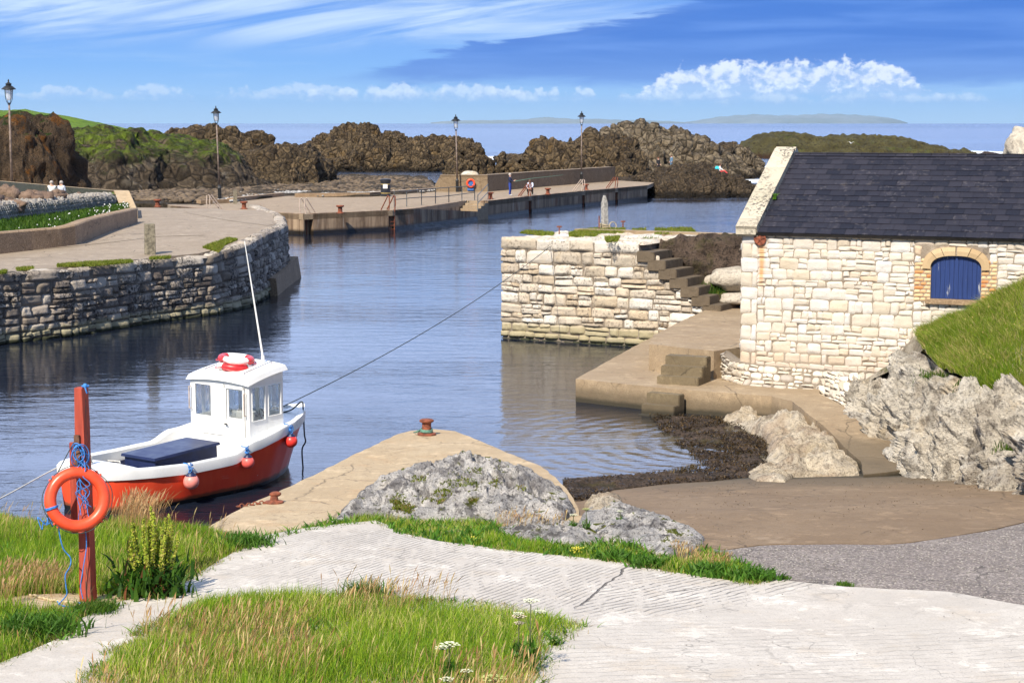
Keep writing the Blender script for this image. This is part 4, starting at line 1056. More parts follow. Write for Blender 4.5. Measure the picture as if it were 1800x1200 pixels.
# earth between low wall and gabion
rows = [[PT(a, b, ZP)+Vector((-.3, .4, .45)) for a, b in ((-120, 458), (0, 446.5), (120, 432), (200, 405), (235, 393))], [Vector((q.x, q.y, 2.95))+gn*.1 for q in (g0, g0.lerp(g1, .3), g0.lerp(g1, .6), g0.lerp(g1, .9), g1+gd*1.5)]]
VG = loft([rows[0], [a.lerp(b, .5)+Vector((0, 0, .1)) for a, b in zip(*rows)], rows[1]], 12, 60)
tag(gridmesh('soil', VG, 'soil'), kind='structure')
rows = [[q-gn*.9+Vector((0, 0, -.25)) for q in (g0, g0.lerp(g1, .3), g0.lerp(g1, .6), g0.lerp(g1, .9), g1+gd*1.2)], [Vector((q.x-.2, q.y, 3.3)) for q in (oc[0], oc[1], oc[2], oc[3], oc[4])]]
tag(gridmesh('soil', loft([rows[0], [a.lerp(b, .5) for a, b in zip(*rows)], rows[1]], 12, 60), 'soil'), kind='structure')
bs = [((2, 352, 78), (.9, .7, .6)), ((18, 340, 80), (.8, .6, .75)), ((45, 345, 80), (.9, .6, .5)), ((62, 338, 83), (.7, .5, .45)), ((72, 343, 81), (.75, .6, .55)), ((88, 342, 82), (.85, .5, .5)), ((100, 336, 85), (.6, .5, .35)), ((116, 341, 84), (.5, .4, .3)), ((138, 340, 87), (.5, .4, .3)), ((30, 354, 77), (.7, .5, .4)), ((-25, 345, 77), (.9, .6, .7)), ((-60, 348, 75), (.9, .6, .7)), ((6, 330, 82), (.5, .4, .4))]
bl = ['brown boulder at the frame edge, lower of the heap behind the gabion', 'tall upright brown boulder near the left frame edge behind the gabion', 'broad brown boulder second from the upright one', 'small brown boulder resting at the back of the heap by the ochre wall', 'rounded brown boulder in the middle of the heap', 'wide brown boulder right of the middle of the heap', 'flat brown boulder at the back against the ochre wall', 'low brown boulder next to last in the heap behind the gabion', 'last small brown boulder at the right end of the heap', 'low brown boulder at the front of the heap above the gabion stones', 'brown boulder of the heap just outside the left frame edge', 'brown boulder of the heap farthest out beyond the left frame edge', 'small brown boulder on top of the heap at the frame edge']
for i, ((a, b, Y), rr_) in enumerate(bs): boulder('boulder', bl[i], PY(a, b+3, Y)-Vector((0, 0, .15)), tuple(q*.78 for q in rr_), 'brown_boulder', 20+i, i*1.3, amp=.34, ns=1.7, group='brown boulders heaped behind the gabion')

# ------------------------------------------------------------------ far pier
ZF = 1.3
ft = [P(x, y, ZF) for x, y in ((300, 362), (363, 368), (533, 376.5), (690, 370), (727, 367), (858, 353.5), (932, 345), (1026, 336), (1084, 331), (1138, 326))]
fp = thing('harbour_pier', 'long low concrete pier with ladders and bollards across the harbour', 'pier')
bkp = [P(x, y, ZF) for x, y in ((1150, 321), (1085, 317.5), (857, 336.5), (773, 336.5), (650, 345), (560, 346), (500, 343), (440, 352), (403, 357), (353, 360), (290, 357))]
rd = (ft[5]-ft[4]).normalized(); rin = Vector((-rd.y, rd.x, 0))     # into the pier
RW = 1.7
rampin = [ft[4]+rin*0.0, ft[4]+rin*.35+rd*1.0, ft[5]+rin*RW-rd*1.9, ft[5]+rin*RW]
deck = ft[:5]+[ft[4]+rd*.5+rin*.1]+[ft[5]+rin*RW]+ft[5:]+bkp
# deck with the ramp strip cut out: inner edge runs ft[4] -> in -> ft[5]
sheet('deck', [(q.x, q.y) for q in ft[:5]]+[((ft[5]+rin*RW).x, (ft[5]+rin*RW).y), (ft[5].x, ft[5].y)]+[(q.x, q.y) for q in ft[6:]+bkp], lambda x, y: ZF, 'pier_deck', .35, 3.0, parent=fp, skirt=True)
# front wall as panels with ladder recesses
lad_px = [(541, 376), (690, 370), (932, 345), (1026, 336), (1084, 331)]
lads = [P(a, b, ZF) for a, b in lad_px]
m = MB()
def panel(a, b, z1a, z1b, th=.6):
    d = (b-a); d.z = 0; d.normalize(); i_ = Vector((-d.y, d.x, 0))
    m.hexa([Vector((a.x, a.y, -1.5)), Vector((b.x, b.y, -1.5)), Vector((b.x, b.y, -1.5))+i_*th, Vector((a.x, a.y, -1.5))+i_*th, Vector((a.x, a.y, z1a)), Vector((b.x, b.y, z1b)), Vector((b.x, b.y, z1b))+i_*th, Vector((a.x, a.y, z1a))+i_*th])
zt_ = ZF+.02
for i in range(len(ft)-1):
    a, b = ft[i], ft[i+1]
    if i == 4: continue
    d = (b-a).normalized(); cuts = []
    for l in lads:
        s = (l-a).dot(d)
        if -.2 < s < (b-a).length+.2 and (a+d*s-l).length < .6: cuts.append(s)
    s0 = 0; Lx = (b-a).length
    for c in sorted(cuts):
        if c-.35 > s0: panel(a+d*s0, a+d*(c-.35), zt_, zt_)
        s0 = c+.35
    if s0 < Lx: panel(a+d*s0, b, zt_, zt_)
a, b = ft[4], ft[5]; Lr = (b-a).length; n3 = 3
zl = .62; e1_ = b-rd*2.0
panel(a, e1_, ZF, zl)            # falling outer edge of the boat ramp
m.build('sea_wall', 'pier_wall', fp)
m = MB(); d = rd
q = [a+rin*.1, e1_+rin*.1, e1_+rin*(RW+.4), a+rin*(.3)]
m.hexa([Vector((p.x, p.y, -1.2)) for p in q]+[Vector((q[0].x, q[0].y, ZF-.02)), Vector((q[1].x, q[1].y, zl-.02)), Vector((q[2].x, q[2].y, zl-.02)), Vector((q[3].x, q[3].y, ZF-.02))]); m.build('boat_ramp', 'pier_deck', fp)
for k in range(3):
    p_ = e1_+rd*(.66*k); q_ = e1_+rd*(.66*(k+1)) if k < 2 else b; z = zl+(ZF-zl)*(k+1)/4+.03
    mm = MB(); qq = [p_, q_, q_+rin*(RW+.3), p_+rin*(RW+.3)]
    mm.hexa([Vector((s.x, s.y, -1.2)) for s in qq]+[Vector((s.x, s.y, z)) for s in qq]); mm.build('step', 'pier_deck', fp)
mm = MB(); p_, q_ = a+rin*.05, b+rin*RW; dd = (q_-p_).normalized(); ii = Vector((-dd.y, dd.x, 0))
mm.hexa([Vector((s.x, s.y, -1)) for s in (p_, q_, q_+ii*.4, p_+ii*.4)]+[Vector((s.x, s.y, ZF+.015)) for s in (p_, q_, q_+ii*.4, p_+ii*.4)]); mm.build('inner_wall', 'pier_wall', fp)
# dark recess backs
for l in lads:
    mm = MB()
    i = min(range(len(ft)-1), key=lambda k: abs((ft[k+1]-ft[k]).normalized().cross(l-ft[k]).z)+(0 if -.3 < (l-ft[k]).dot((ft[k+1]-ft[k]).normalized()) < (ft[k+1]-ft[k]).length+.3 else 99))
    d = (ft[i+1]-ft[i]).normalized(); i_ = Vector((-d.y, d.x, 0)); c = l+i_*.35
    mm.hexa([Vector((s.x, s.y, -1.2)) for s in (c-d*.45, c+d*.45, c+d*.45+i_*.2, c-d*.45+i_*.2)]+[Vector((s.x, s.y, ZF-.01)) for s in (c-d*.45, c+d*.45, c+d*.45+i_*.2, c-d*.45+i_*.2)])
    mm.build('recess', 'kerb_wall', fp)
# ladders with hooped handrails
def ladder(l, label, mat, single=False, adj=(0, 0)):
    i = min(range(len(ft)-1), key=lambda k: abs((ft[k+1]-ft[k]).normalized().cross(l-ft[k]).z)+(0 if -.5 < (l-ft[k]).dot((ft[k+1]-ft[k]).normalized()) < (ft[k+1]-ft[k]).length+.5 else 99))
    d = (ft[i+1]-ft[i]).normalized(); ang = math.atan2(d.y, d.x)
    t = thing('ladder', label, 'ladder', (l.x+adj[0], l.y+adj[1], ZF), ang, 'ladders down the far pier')
    for s in (-.25, .25):
        MB().tube([(s, .12, -1.6), (s, .12, -.05)], .035, 6).build('rail', 'rust', t)
        hp = [(s, .10, -.1), (s, .0, .45), (s, -.02+.05, .92), (s, .15, .98), (s, .9, .02)]
        MB().tube(hp, .04, 6).build('handrail', mat, t)
    for k in range(6): MB().tube([(-.25, .12, -.25-k*.25), (.25, .12, -.25-k*.25)], .02, 5).build('rung', 'rust', t)
    return t
ladder(lads[0]+Vector((-.4, .4, 0)), 'ladder with pale double handrails at the pier section nearest the stone quay corner', 'rust_pale')
ladder(P(366, 368.5, ZF), 'ladder with pale handrails at the left end of the far pier', 'rust_pale')
ladder(lads[1], 'rusty ladder left of the pier railing', 'rust')
ladder(lads[2], 'rusty ladder beside the crouching person', 'rust')
ladder(lads[3], 'ladder with faded handrails between two bollards under the pier lamp', 'rust_pale')
ladder(lads[4], 'rusty ladder nearest the far end of the pier', 'rust')

def bollard(c, label, s=1.0):
    t = thing('bollard', label, 'bollard', c, 0, 'rusty bollards of the harbour')
    MB().lathe([(.24*s, 0), (.24*s, .05*s), (.15*s, .09*s), (.135*s, .34*s), (.15*s, .38*s)], 16).build('stem', 'rust', t, auto=40)
    MB().lathe([(.15*s, .38*s), (.25*s, .42*s), (.26*s, .48*s), (.22*s, .52*s), (.02*s, .53*s)], 16).build('cap', 'rust', t, auto=40)
    return t
for (x, y, z), lb in zip(((277, 364, None), (429, 367.5, ZF), (598, 375, ZF), (862, 350, ZF), (963, 342, ZF), (1030, 334, ZF)), ('rusty bollard on the left promenade by the sloping end of the ochre wall', 'rusty bollard on the far pier right of the wooden post', 'rusty bollard on the pier edge between two ladders, left of the railing', 'rusty bollard at the top of the pier steps', 'rusty bollard to the right of the crouching person', 'rusty bollard below the rightmost street lamp')):
    bollard(PT(x, y, ZP) if z is None else P(x, y, z), lb)
# posts
def sqpost(name, c, w_, h, mat, label, cat, rz=.2, point=0, taper=.95, lean=(0, 0)):
    m = MB(); s = w_/2; T_ = taper
    m.hexa([(-s, -s, -.2), (s, -s, -.2), (s, s, -.2), (-s, s, -.2), (-s*T_, -s*T_, h-point), (s*T_, -s*T_, h-point), (s*T_, s*T_, h-point), (-s*T_, s*T_, h-point)])
    if point:
        k = .35; m.hexa([(-s*T_, -s*T_, h-point), (s*T_, -s*T_, h-point), (s*T_, s*T_, h-point), (-s*T_, s*T_, h-point), (-s*k, -s*k, h), (s*k, -s*k, h), (s*k, s*k, h), (-s*k, s*k, h)])
    o = m.build(name, mat); o.location = c; o.rotation_euler = (lean[0], lean[1], rz)
    bm = bmesh.new(); bm.from_mesh(o.data); bmesh.ops.remove_doubles(bm, verts=bm.verts[:], dist=1e-4); bmesh.ops.bevel(bm, geom=bm.edges[:], offset=w_*.05, segments=1, affect='EDGES'); bmesh.ops.subdivide_edges(bm, edges=bm.edges[:], cuts=2)
    for v in bm.verts: v.co += Vector((random.uniform(-1, 1), random.uniform(-1, 1), 0))*w_*.02
    bm.to_mesh(o.data); bm.free()
    return tag(o, label, cat)
sqpost('stone_post', PT(264, 447, ZP), .40, 1.12, 'post_stone', 'square weathered stone mooring post standing on the left promenade', 'post', .25)
sqpost('timber_post', P(413.5, 358, ZF), .26, .98, 'post_stone', 'short timber post between the two left lamps beside the far pier', 'post', .3)
sqpost('timber_post', P(849, 336.8, ZF), .28, .95, 'ochre_wall', 'pale post against the breakwater wall right of the life ring', 'post', .3)
pc = P(1063, 405, ZT)
sqpost('mooring_post', pc, .20, 1.22, 'grey_wood', 'grey pointed wooden mooring post on top of the pale stone pier', 'post', .5, .28, .92, (0, R(-1)))
# rust pins & ring on the stone pier
for (x, y, h), lb in zip(((983, 414, .32), (1053, 406, .52), (1095, 404, .32)), ('short rusty iron pin with a flat head left of the wooden mooring post', 'thin rusty rod right beside the wooden mooring post', 'rusty iron pin right of the wooden mooring post')):
    t = MB(); t.tube([(0, 0, -.1), (0, 0, h)], .022, 6); 
    if h < .5: t.box((-.08, -.05, h-.05), (.08, .05, h))
    o = t.build('iron_pin', 'rust'); o.location = P(x, y, ZT); tag(o, lb, 'pin', 'iron pins on the stone pier')
m = MB()
for k in range(4): m.torus(.15+.012*k, .022, Matrix.Translation((0, 0, .05+.05*k)) @ Euler((.15*math.sin(k), .2, 0)).to_matrix().to_4x4(), sa=18, sb=6)
m.torus(.13, .018, Matrix.Translation((.28, -.1, .17)) @ Euler((1.4, 0, .4)).to_matrix().to_4x4(), sa=18, sb=6)
o = m.build('rope_coil', 'rope_tan', smooth=True); o.location = pc; tag(o, 'knotted rope wound round the foot of the wooden mooring post', 'rope')
# white sack on the pier edge
o = boulder('sack', 'white cloth bundle where the long mooring line meets the stone pier', PY(990, 417, 60.2), (.26, .16, .13), 'sack', 44, .3, .16, 'bundle')

# breakwater wall
def wallbox(name, pts, z0, z1, th, mat, label, cat='wall', parent=None):
    m = MB(); n = len(pts); vs = []
    for i, p in enumerate(pts):
        a = pts[max(i-1, 0)]; b = pts[min(i+1, n-1)]; t = (b-a); t.z = 0; t.normalize(); nn_ = Vector((-t.y, t.x, 0))
        zz = z1[i] if isinstance(z1, (list, tuple)) else z1
        for c, z in ((p, z0), (p, zz), (p+nn_*th, zz), (p+nn_*th, z0)): vs.append(Vector((c.x, c.y, z)))
    fs = [(i*4+k, i*4+k+1, (i+1)*4+k+1, (i+1)*4+k) for i in range(n-1) for k in range(3)]+[(0, 3, 2, 1), tuple(4*(n-1)+k for k in range(4))]
    m.add(vs, fs); o = m.build(name, mat, parent)
    return tag(o, label, cat) if parent is None else o
bw = [P(765, 337, ZF), P(774, 337, ZF), P(857, 337, ZF), P(968, 327.3, ZF), P(970, 327.2, ZF), P(1081, 318, ZF)]
bwt = thing('breakwater_wall', 'brown concrete breakwater wall along the back of the far pier', 'wall')
wallbox('wall', bw, .5, [1.9, 2.62, 2.62, 2.62, 2.62, 2.62], .9, 'breakwater', None, parent=bwt)
wallbox('coping', [q+Vector((0, -.05, 0)) for q in bw[1:]], 2.62, 2.70, 1.0, 'breakwater', None, parent=bwt)
def lamp(base, H, label, lean=0.0):
    t = thing('street_lamp', label, 'street lamp', base, 0, 'old style harbour street lamps'); t.rotation_euler = (0, lean, 0)
    MB().lathe([(.13, 0), (.13, .9), (.15, .95), (.085, 1.05), (.07, 1.2)], 12).build('base', 'black_iron', t, auto=40)
    MB().lathe([(.07, 1.2), (.05, H-1.3)], 10).build('pole', 'lamp_pole', t, True)
    z = H-1.3
    m = MB(); m.lathe([(.09, z), (.09, z+.06), (.04, z+.08)], 10)
    for k in range(4):
        a = math.pi/4+k*math.pi/2; m.tube([(0, 0, z+.05), (.13*math.cos(a), .13*math.sin(a), z+.12), (.20*math.cos(a), .20*math.sin(a), z+.3), (.24*math.cos(a), .24*math.sin(a), z+.82)], .016, 5)
    m.build('bracket', 'black_iron', t)
    MB().lathe([(.10, z+.22), (.16, z+.35), (.20, z+.78)], 8).build('glass', 'lamp_glass', t)
    MB().lathe([(.22, z+.78), (.40, z+.80), (.36, z+.86), (.20, z+.98), (.15, z+1.0), (.15, z+1.06), (.19, z+1.08), (.06, z+1.17), (.03, z+1.22), (.05, z+1.26), (.0, z+1.36)], 12).build('hood', 'black_iron', t, auto=50)
    return t
def lamp_at(bx, by, tx, ty, z, label):
    b = P(bx, by, z); d = b.y; top = PY(tx, ty, d); H = top.z-z; lean = math.atan2(top.x-b.x, H); return lamp(b, H, label, lean)
b1 = PY(21, 328, 98); b1.z = 2.6; tp = PY(14.7, 140.7, 98); lamp(b1, tp.z-2.6, 'street lamp at the far left edge standing behind the ochre wall', math.atan2(tp.x-b1.x, tp.z-2.6))
lamp_at(386.6, 353, 379.3, 187, ZF, 'leaning street lamp beside the pebbles in front of the green cliff')
lamp_at(804, 337.5, 801, 202, ZF, 'street lamp on the pier left of the life ring')
b4 = PY(1022, 305, 172); b4.z = ZF; tp = PY(1022.5, 196, 172); lamp(b4, tp.z-ZF, 'rightmost street lamp standing behind the breakwater wall', 0)
# litter bin
t = thing('litter_bin', 'round black litter bin with gold bands on the far pier', 'bin', P(678, 345, ZF), .2)
MB().lathe([(.40, 0), (.42, .06), (.38, .1), (.38, 1.1), (.42, 1.14)], 18).build('body', 'bin_black', t, auto=40)
MB().lathe([(.43, 1.14), (.44, 1.3), (.40, 1.34), (.10, 1.38)], 18).build('lid', 'bin_black', t, auto=40)
for z in (.22, .92): MB().lathe([(.385, z), (.392, z+.005), (.392, z+.05), (.385, z+.055)], 18).build('band', 'gold', t)
MB().box((-.26, -.41, .62), (.10, -.36, .95)).build('notice_plate', 'ring_white', t)
# railing beside the ramp
t = thing('railing', 'grey pipe railing along the top of the pier boat ramp', 'railing')
rp = [P(693, 364.5, ZF), P(715, 363.5, ZF), P(741, 360.5, ZF), P(765.5, 358, ZF), P(789, 355.7, ZF), P(812, 354, ZF), P(834.5, 352, ZF)]
for p in rp: MB().tube([p, p+Vector((0, 0, 1.08))], .035, 6).build('post', 'rail_paint', t)
MB().tube([p+Vector((0, 0, 1.08)) for p in rp], .03, 6).build('top_rail', 'rail_paint', t)
MB().tube([p+Vector((0, 0, .52+(.06*math.sin(i*1.3)))) for i, p in enumerate(rp)], .03, 6).build('mid_rail', 'rail_paint', t)
t = thing('railing', 'short sloping handrail at the steps at the right end of the boat ramp', 'railing')
sa, sb_ = P(838, 357, ZF)+rd*.2, P(858, 350.5, ZF)
sa = Vector((sa.x, sa.y, .75))
for p in (sa, sb_): MB().tube([p, p+Vector((0, 0, 1.15))], .035, 6).build('post', 'rail_paint', t)
MB().tube([sa+Vector((0, 0, 1.1)), sb_+Vector((0, 0, 1.15))], .03, 6).build('top_rail', 'rail_paint', t)
MB().tube([sa+Vector((0, 0, .55)), sb_+Vector((0, 0, .55))], .03, 6).build('mid_rail', 'rail_paint', t)
# life ring on the breakwater wall
t = thing('life_ring_station', 'orange life ring on a small blue board fixed to the breakwater wall', 'life ring', PY(827.5, 322, bw[2].y-.12)+Vector((0, -.0, 0)), 0)
Mr = Euler((R(90), 0, 0)).to_matrix().to_4x4()
MB().torus(.30, .085, Matrix.Translation((0, -.1, 0)) @ Mr, sa=24, sb=8).build('ring', 'ring_orange', t, True)
MB().box((-.2, -.06, -.22), (.2, 0, .22), bev=.01).build('board', 'board_blue', t)
MB().box((-.28, -.05, -.62), (.24, .0, -.42), bev=.01).build('sign_plate', 'board_blue', t)
boulder('boulder', 'white dome-shaped object showing above the breakwater wall behind the life ring', PY(826, 311, 160), (.85, .6, .55), 'white_rock', 31, 0, .04)  # unidentified white dome, stood in for by a boulder mesh

# rocky shore behind pier, pebbles
def ZR(x, y):
    q = np.array([[x*.35, y*.35, 0]]); return ZF-.1+.28*float(fbm(q, 4, 6, ridged=True)[0])*min(1, max(0.1, (y-118)/30))
RS = [tuple(P(a, b, 1.3)[:2]) for a, b in ((60, 352), (200, 358), (290, 359), (353, 361), (403, 359), (440, 353), (500, 344.5), (560, 347), (650, 346), (765, 338), (760, 322), (745, 314), (690, 311), (640, 309.5), (590, 309), (540, 305), (420, 305), (250, 312), (60, 322))]
tag(sheet('rocky_shore', RS, ZR, 'dark_shore', 2.5, 1.1, jit=.3), kind='structure')
tag(sheet('rocky_shore', [tuple(P(a, b, 1.2)[:2]) for a, b in ((850, 330), (1080, 316), (1125, 321), (1135, 312), (1110, 305), (1080, 302), (930, 303), (850, 308))], lambda x, y: 1.0+.3*float(fbm(np.array([[x*.3, y*.3, 0]]), 4, 6, ridged=True)[0]), 'shore_basalt', 2.5, 1.5), kind='structure')
def peb(name, polypx, z, n, s, base=(1, .97, .93), rg=(.14, .50)):
    poly = [tuple(P(a, b, z)[:2]) for a, b in polypx]; pts = scatter(poly, n, lambda x, y: z); vs = []; fs = []; cs = []
    bm = bmesh.new(); bmesh.ops.create_icosphere(bm, subdivisions=1, radius=1); bv = np.array([q.co[:] for q in bm.verts]); bf = np.array([[q.index for q in f.verts] for f in bm.faces]); bm.free()
    Vv = []; F = []; C = []
    for i, p in enumerate(pts):
        r_ = s*random.uniform(.5, 1.6); Vv.append(bv*[r_*random.uniform(.8, 1.4), r_, r_*.6]+p+[0, 0, r_*.2]); F.append(bf+i*len(bv)); C.append(np.tile(np.array(base)*random.uniform(*rg), (len(bv), 1)))
    tag(mk(name, np.concatenate(Vv), np.concatenate(F), 'pebble', smooth=True, col=np.concatenate(C)), kind='stuff')
peb('pebbles', [(372, 357), (403, 355), (440, 350), (500, 341), (520, 342), (560, 345), (650, 343), (787, 334), (787, 331), (650, 339), (560, 340), (500, 334), (430, 337), (400, 346)], ZF+.05, 3600, .12)
peb('shore_stones', [(180, 350), (330, 356), (400, 350), (440, 346), (520, 336), (640, 340), (765, 332), (755, 318), (700, 313), (590, 311), (520, 312), (420, 322), (300, 335), (180, 342)], ZF+.05, 3400, .22, (1, .74, .50), (.05, .17))
m = MB()
for (a, b) in (((353, 359), (403, 357)), ((410, 355), (500, 345)), ((520, 346.5), (650, 345)), ((650, 345), (787, 334.5))):
    p_, q_ = P(*a, ZF), P(*b, ZF); d = (q_-p_).normalized(); i_ = Vector((-d.y, d.x, 0))
    m.hexa([Vector((s.x, s.y, 1.0)) for s in (p_, q_, q_+i_*.5, p_+i_*.5)]+[Vector((s.x, s.y, ZF+.28)) for s in (p_, q_, q_+i_*.5, p_+i_*.5)])
o = m.build('kerb', 'kerb_wall'); tag(o, kind='structure')

# ------------------------------------------------------------------ cliffs and skerries
def S_(name='cliff'): return dict(name=name)
def struct(o): return tag(o, kind='structure')
struct(mound('cliff', [(-420, 150), (-300, 165), (-150, 185), (0, 192), (40, 194), (100, 203), (160, 216), (220, 229), (262, 242), (300, 256), (350, 275), (400, 300)], 190, 26, 30, 1.0, 'grass_hill', 130, 50, amp=.35, fs=.12, seed=5))
struct(mound('cliff', [(-300, 215), (-150, 205), (0, 204), (40, 200), (70, 201), (95, 210), (112, 228), (125, 255), (136, 290), (150, 335)], 118, 7, 10, 1.6, 'bluff', 150, 60, amp=.7, fs=.45, fpow=4.5, seed=9, bpow=2))
struct(mound('cliff', [(85, 330), (105, 235), (130, 222), (170, 222), (210, 227), (245, 229), (262, 245), (285, 252), (305, 258), (320, 292), (345, 330)], 162, 13, 14, 1.2, 'green_cliff', 170, 60, amp=.7, fs=.30, fpow=3.0, seed=12))
struct(mound('cliff', [(235, 300), (250, 236), (275, 228), (310, 232), (345, 240), (375, 238), (400, 250), (420, 268), (440, 280), (460, 300), (490, 325)], 168, 14, 14, 1.2, 'green_cliff', 170, 60, amp=.65, fs=.32, fpow=2.8, seed=14))
def rockthing(label, *a, **k):
    o = mound('rock_outcrop', *a, **k); return tag(o, label, 'rock')
rockthing('brown rock ridge showing above the grassy cliff behind the second lamp', [(262, 240), (275, 228), (300, 222), (340, 221), (380, 223), (400, 228), (425, 231), (450, 231), (468, 236), (478, 246), (484, 268)], 205, 8, 9, .8, 'basalt', 110, 44, amp=.8, fs=.35, cell=.25, cs=.7, seed=21)
rockthing('dark rounded rock mass at the right end of the grassy cliff', [(395, 275), (410, 262), (440, 260), (470, 257), (485, 252), (500, 254), (530, 252), (550, 258), (565, 266), (577, 283), (584, 297), (590, 315)], 178, 14, 12, .8, 'basalt', 130, 54, amp=.7, fs=.4, cell=.22, cs=.9, seed=23, fpow=2.6)
rockthing('long brown rock islet left of the middle lamp beyond the calm inlet', [(534, 262), (545, 250), (563, 243), (587, 230), (600, 223), (625, 221), (650, 221), (667, 231), (683, 235), (693, 230), (703, 239), (720, 245), (745, 243), (760, 239), (780, 240), (797, 244), (815, 249), (835, 258), (850, 290)], 285, 22, 22, 0, 'basalt', 210, 70, amp=1.3, fs=.28, cell=.75, cs=.42, seed=31, fpow=3.2)
rockthing('steep brown rock standing behind the life ring wall', [(783, 305), (790, 285), (797, 262), (806, 250), (825, 247), (840, 249), (850, 256), (857, 270), (866, 277), (875, 305)], 215, 9, 10, 0, 'basalt', 110, 54, amp=.8, fs=.4, cell=.5, cs=.55, seed=33, fpow=3)
rockthing('small jagged dark rock just right of the steep brown rock', [(866, 306), (871, 280), (880, 270), (888, 273), (894, 290), (898, 306)], 220, 6, 7, 0, 'basalt', 60, 36, amp=.8, fs=.5, cell=.4, cs=.6, seed=35, fpow=3)
rockthing('pointed dark rock left of the great columned outcrop', [(885, 306), (893, 284), (905, 272), (912, 275), (925, 292), (936, 306)], 214, 6, 7, 0, 'basalt', 60, 36, amp=.8, fs=.5, cell=.4, cs=.6, seed=36, fpow=3)
rockthing('lumpy brown left shoulder of the great outcrop behind the rightmost lamp', [(921, 305), (930, 282), (936, 262), (943, 252), (957, 246), (977, 242), (1018, 240), (1045, 238), (1075, 240), (1105, 252), (1125, 275), (1145, 305)], 212, 18, 16, 0, 'basalt', 200, 76, amp=1.1, fs=.3, cell=.65, cs=.55, seed=41, fpow=2.6)
rockthing('great outcrop of pale columned basalt with the highest summit', [(1020, 262), (1040, 240), (1059, 236), (1079, 231), (1090, 222), (1105, 217), (1125, 216), (1140, 219), (1151, 227), (1158, 232), (1175, 229), (1200, 230), (1220, 234), (1230, 239), (1243, 247), (1262, 258), (1280, 266), (1305, 268), (1325, 278), (1332, 292)], 262, 34, 22, 0, 'basalt_cells', 250, 100, amp=1.0, fs=.22, cell=1.0, cs=.50, seed=43, fpow=2.4)
rockthing('low dark ledge between the columned outcrop and the weedy reef', [(1225, 262), (1240, 248), (1265, 250), (1290, 252), (1305, 257), (1318, 268)], 330, 12, 12, 0, 'basalt', 90, 36, amp=.8, fs=.3, cell=.5, cs=.4, seed=45)
rockthing('rounded dark rock at the end of the far pier where someone sits', [(1098, 322), (1110, 316), (1125, 309), (1151, 299), (1175, 296), (1187, 295), (1197, 289), (1212, 285), (1230, 286), (1243, 292), (1258, 302), (1270, 309), (1285, 311)], 184, 14, 12, -.1, 'shore_basalt', 170, 70, amp=.45, fs=.6, cell=.22, cs=1.2, seed=51, fpow=2.2)
rockthing('low dark rock at the right foot of the seated person\'s rock', [(1268, 330), (1278, 313), (1295, 309), (1310, 310), (1320, 316), (1332, 334)], 180, 8, 8, -.1, 'shore_basalt', 80, 40, amp=.4, fs=.6, cell=.2, cs=1.2, seed=53)
rockthing('long flat reef covered in dark green weed behind the slate roof', [(1288, 272), (1300, 260), (1320, 247), (1345, 236), (1375, 234), (1400, 237), (1450, 237), (1500, 236), (1550, 239), (1600, 246), (1640, 255), (1668, 262), (1700, 262), (1712, 270)], 380, 26, 26, 0, 'weedy_reef', 200, 56, amp=.9, fs=.25, cell=.3, cs=.3, seed=61, fpow=3)
rockthing('tiny dark skerry in the surf near the right edge', [(1722, 271), (1735, 267), (1750, 268), (1757, 271)], 420, 6, 8, 0, 'weedy_reef', 40, 20, amp=.3, fs=.3, seed=63)
rockthing('low wave-washed skerries left of the great outcrop', [(868, 275), (885, 271), (905, 272), (925, 268), (936, 270), (942, 275)], 330, 8, 8, 0, 'basalt', 70, 26, amp=.5, fs=.3, seed=65)
rockthing('pale rock rising at the right edge behind the slate roof', [(1764, 300), (1770, 255), (1775, 240), (1790, 226), (1810, 216), (1850, 200), (1900, 260)], 75, 4, 4, 0, 'white_rock', 90, 50, amp=.35, fs=.8, seed=67, fpow=3)
# ------------------------------------------------------------------ boathouse
TH = R(24); hu_ = Vector((math.cos(TH), -math.sin(TH), 0)); hn = Vector((-math.sin(TH), -math.cos(TH), 0)); P0 = PY(1300, 640, 45.2); P0.z = 0
ZE = PY(1330, 407, 45.2).z; HL = 12.0; HD = 6.6; RR = 1.80; Zb = .98
def hh(px, py): q = hit(px, py, P0, hn); return (q-P0).dot(hu_), q.z
wu0, wz0 = hh(1635, 527); wu1, _ = hh(1723, 528); _, wspr = hh(1635, 466); _, wtop = hh(1680, 450); _, wsill = hh(1680, 526)
house = thing('boathouse', 'pale rubble stone boathouse with slate roof and blue shuttered window', 'building')
wz0 = wsill; wc = (wu0+wu1)/2; ww = (wu1-wu0)
ju0, _ = hh(1606, 500); ju1, _ = hh(1752, 500); _, jtop = hh(1640, 462); ao0, _ = hh(1619, 470); ao1, _ = hh(1738, 470); _, aotop = hh(1680, 434)
def rubble(u0, u1, v0, v1, big=1.0): 
    return courses(u0, u1, v0, v1, .14*big, .31*big, .15*big, .48*big, .45)
rects = []
rects += rubble(.42, ju0, Zb, ZE)
rects += rubble(ju0, ju1, Zb, wz0-.10)
rects += rubble(ju0, ju1, aotop, ZE)
rects += rubble(ju1, HL, Zb, ZE)
rects += courses(ju0, ao0, jtop, aotop, .16, .25, .2, .4, 0)+courses(ao1, ju1, jtop, aotop, .16, .25, .2, .4, 0)
# quoins
v = Zb; k = 0; quo = []
while v < ZE-.05:
    h = random.uniform(.30, .40); h = min(h, ZE-v); l = .42 if k % 2 else .27
    quo.append((0, v, l, v+h)); 
    if l < .42: quo.append((l, v, .42, v+h))
    v += h; k += 1
stones('stone_face', rects+quo, planemap(P0, hu_, hn), 'house_stone', house, gap=.004, bulge=.010, jit=.026, rough=.012, rnd=.25, nx=8, ny=7, tone=(0, 1), depth=.018, nscale=6)
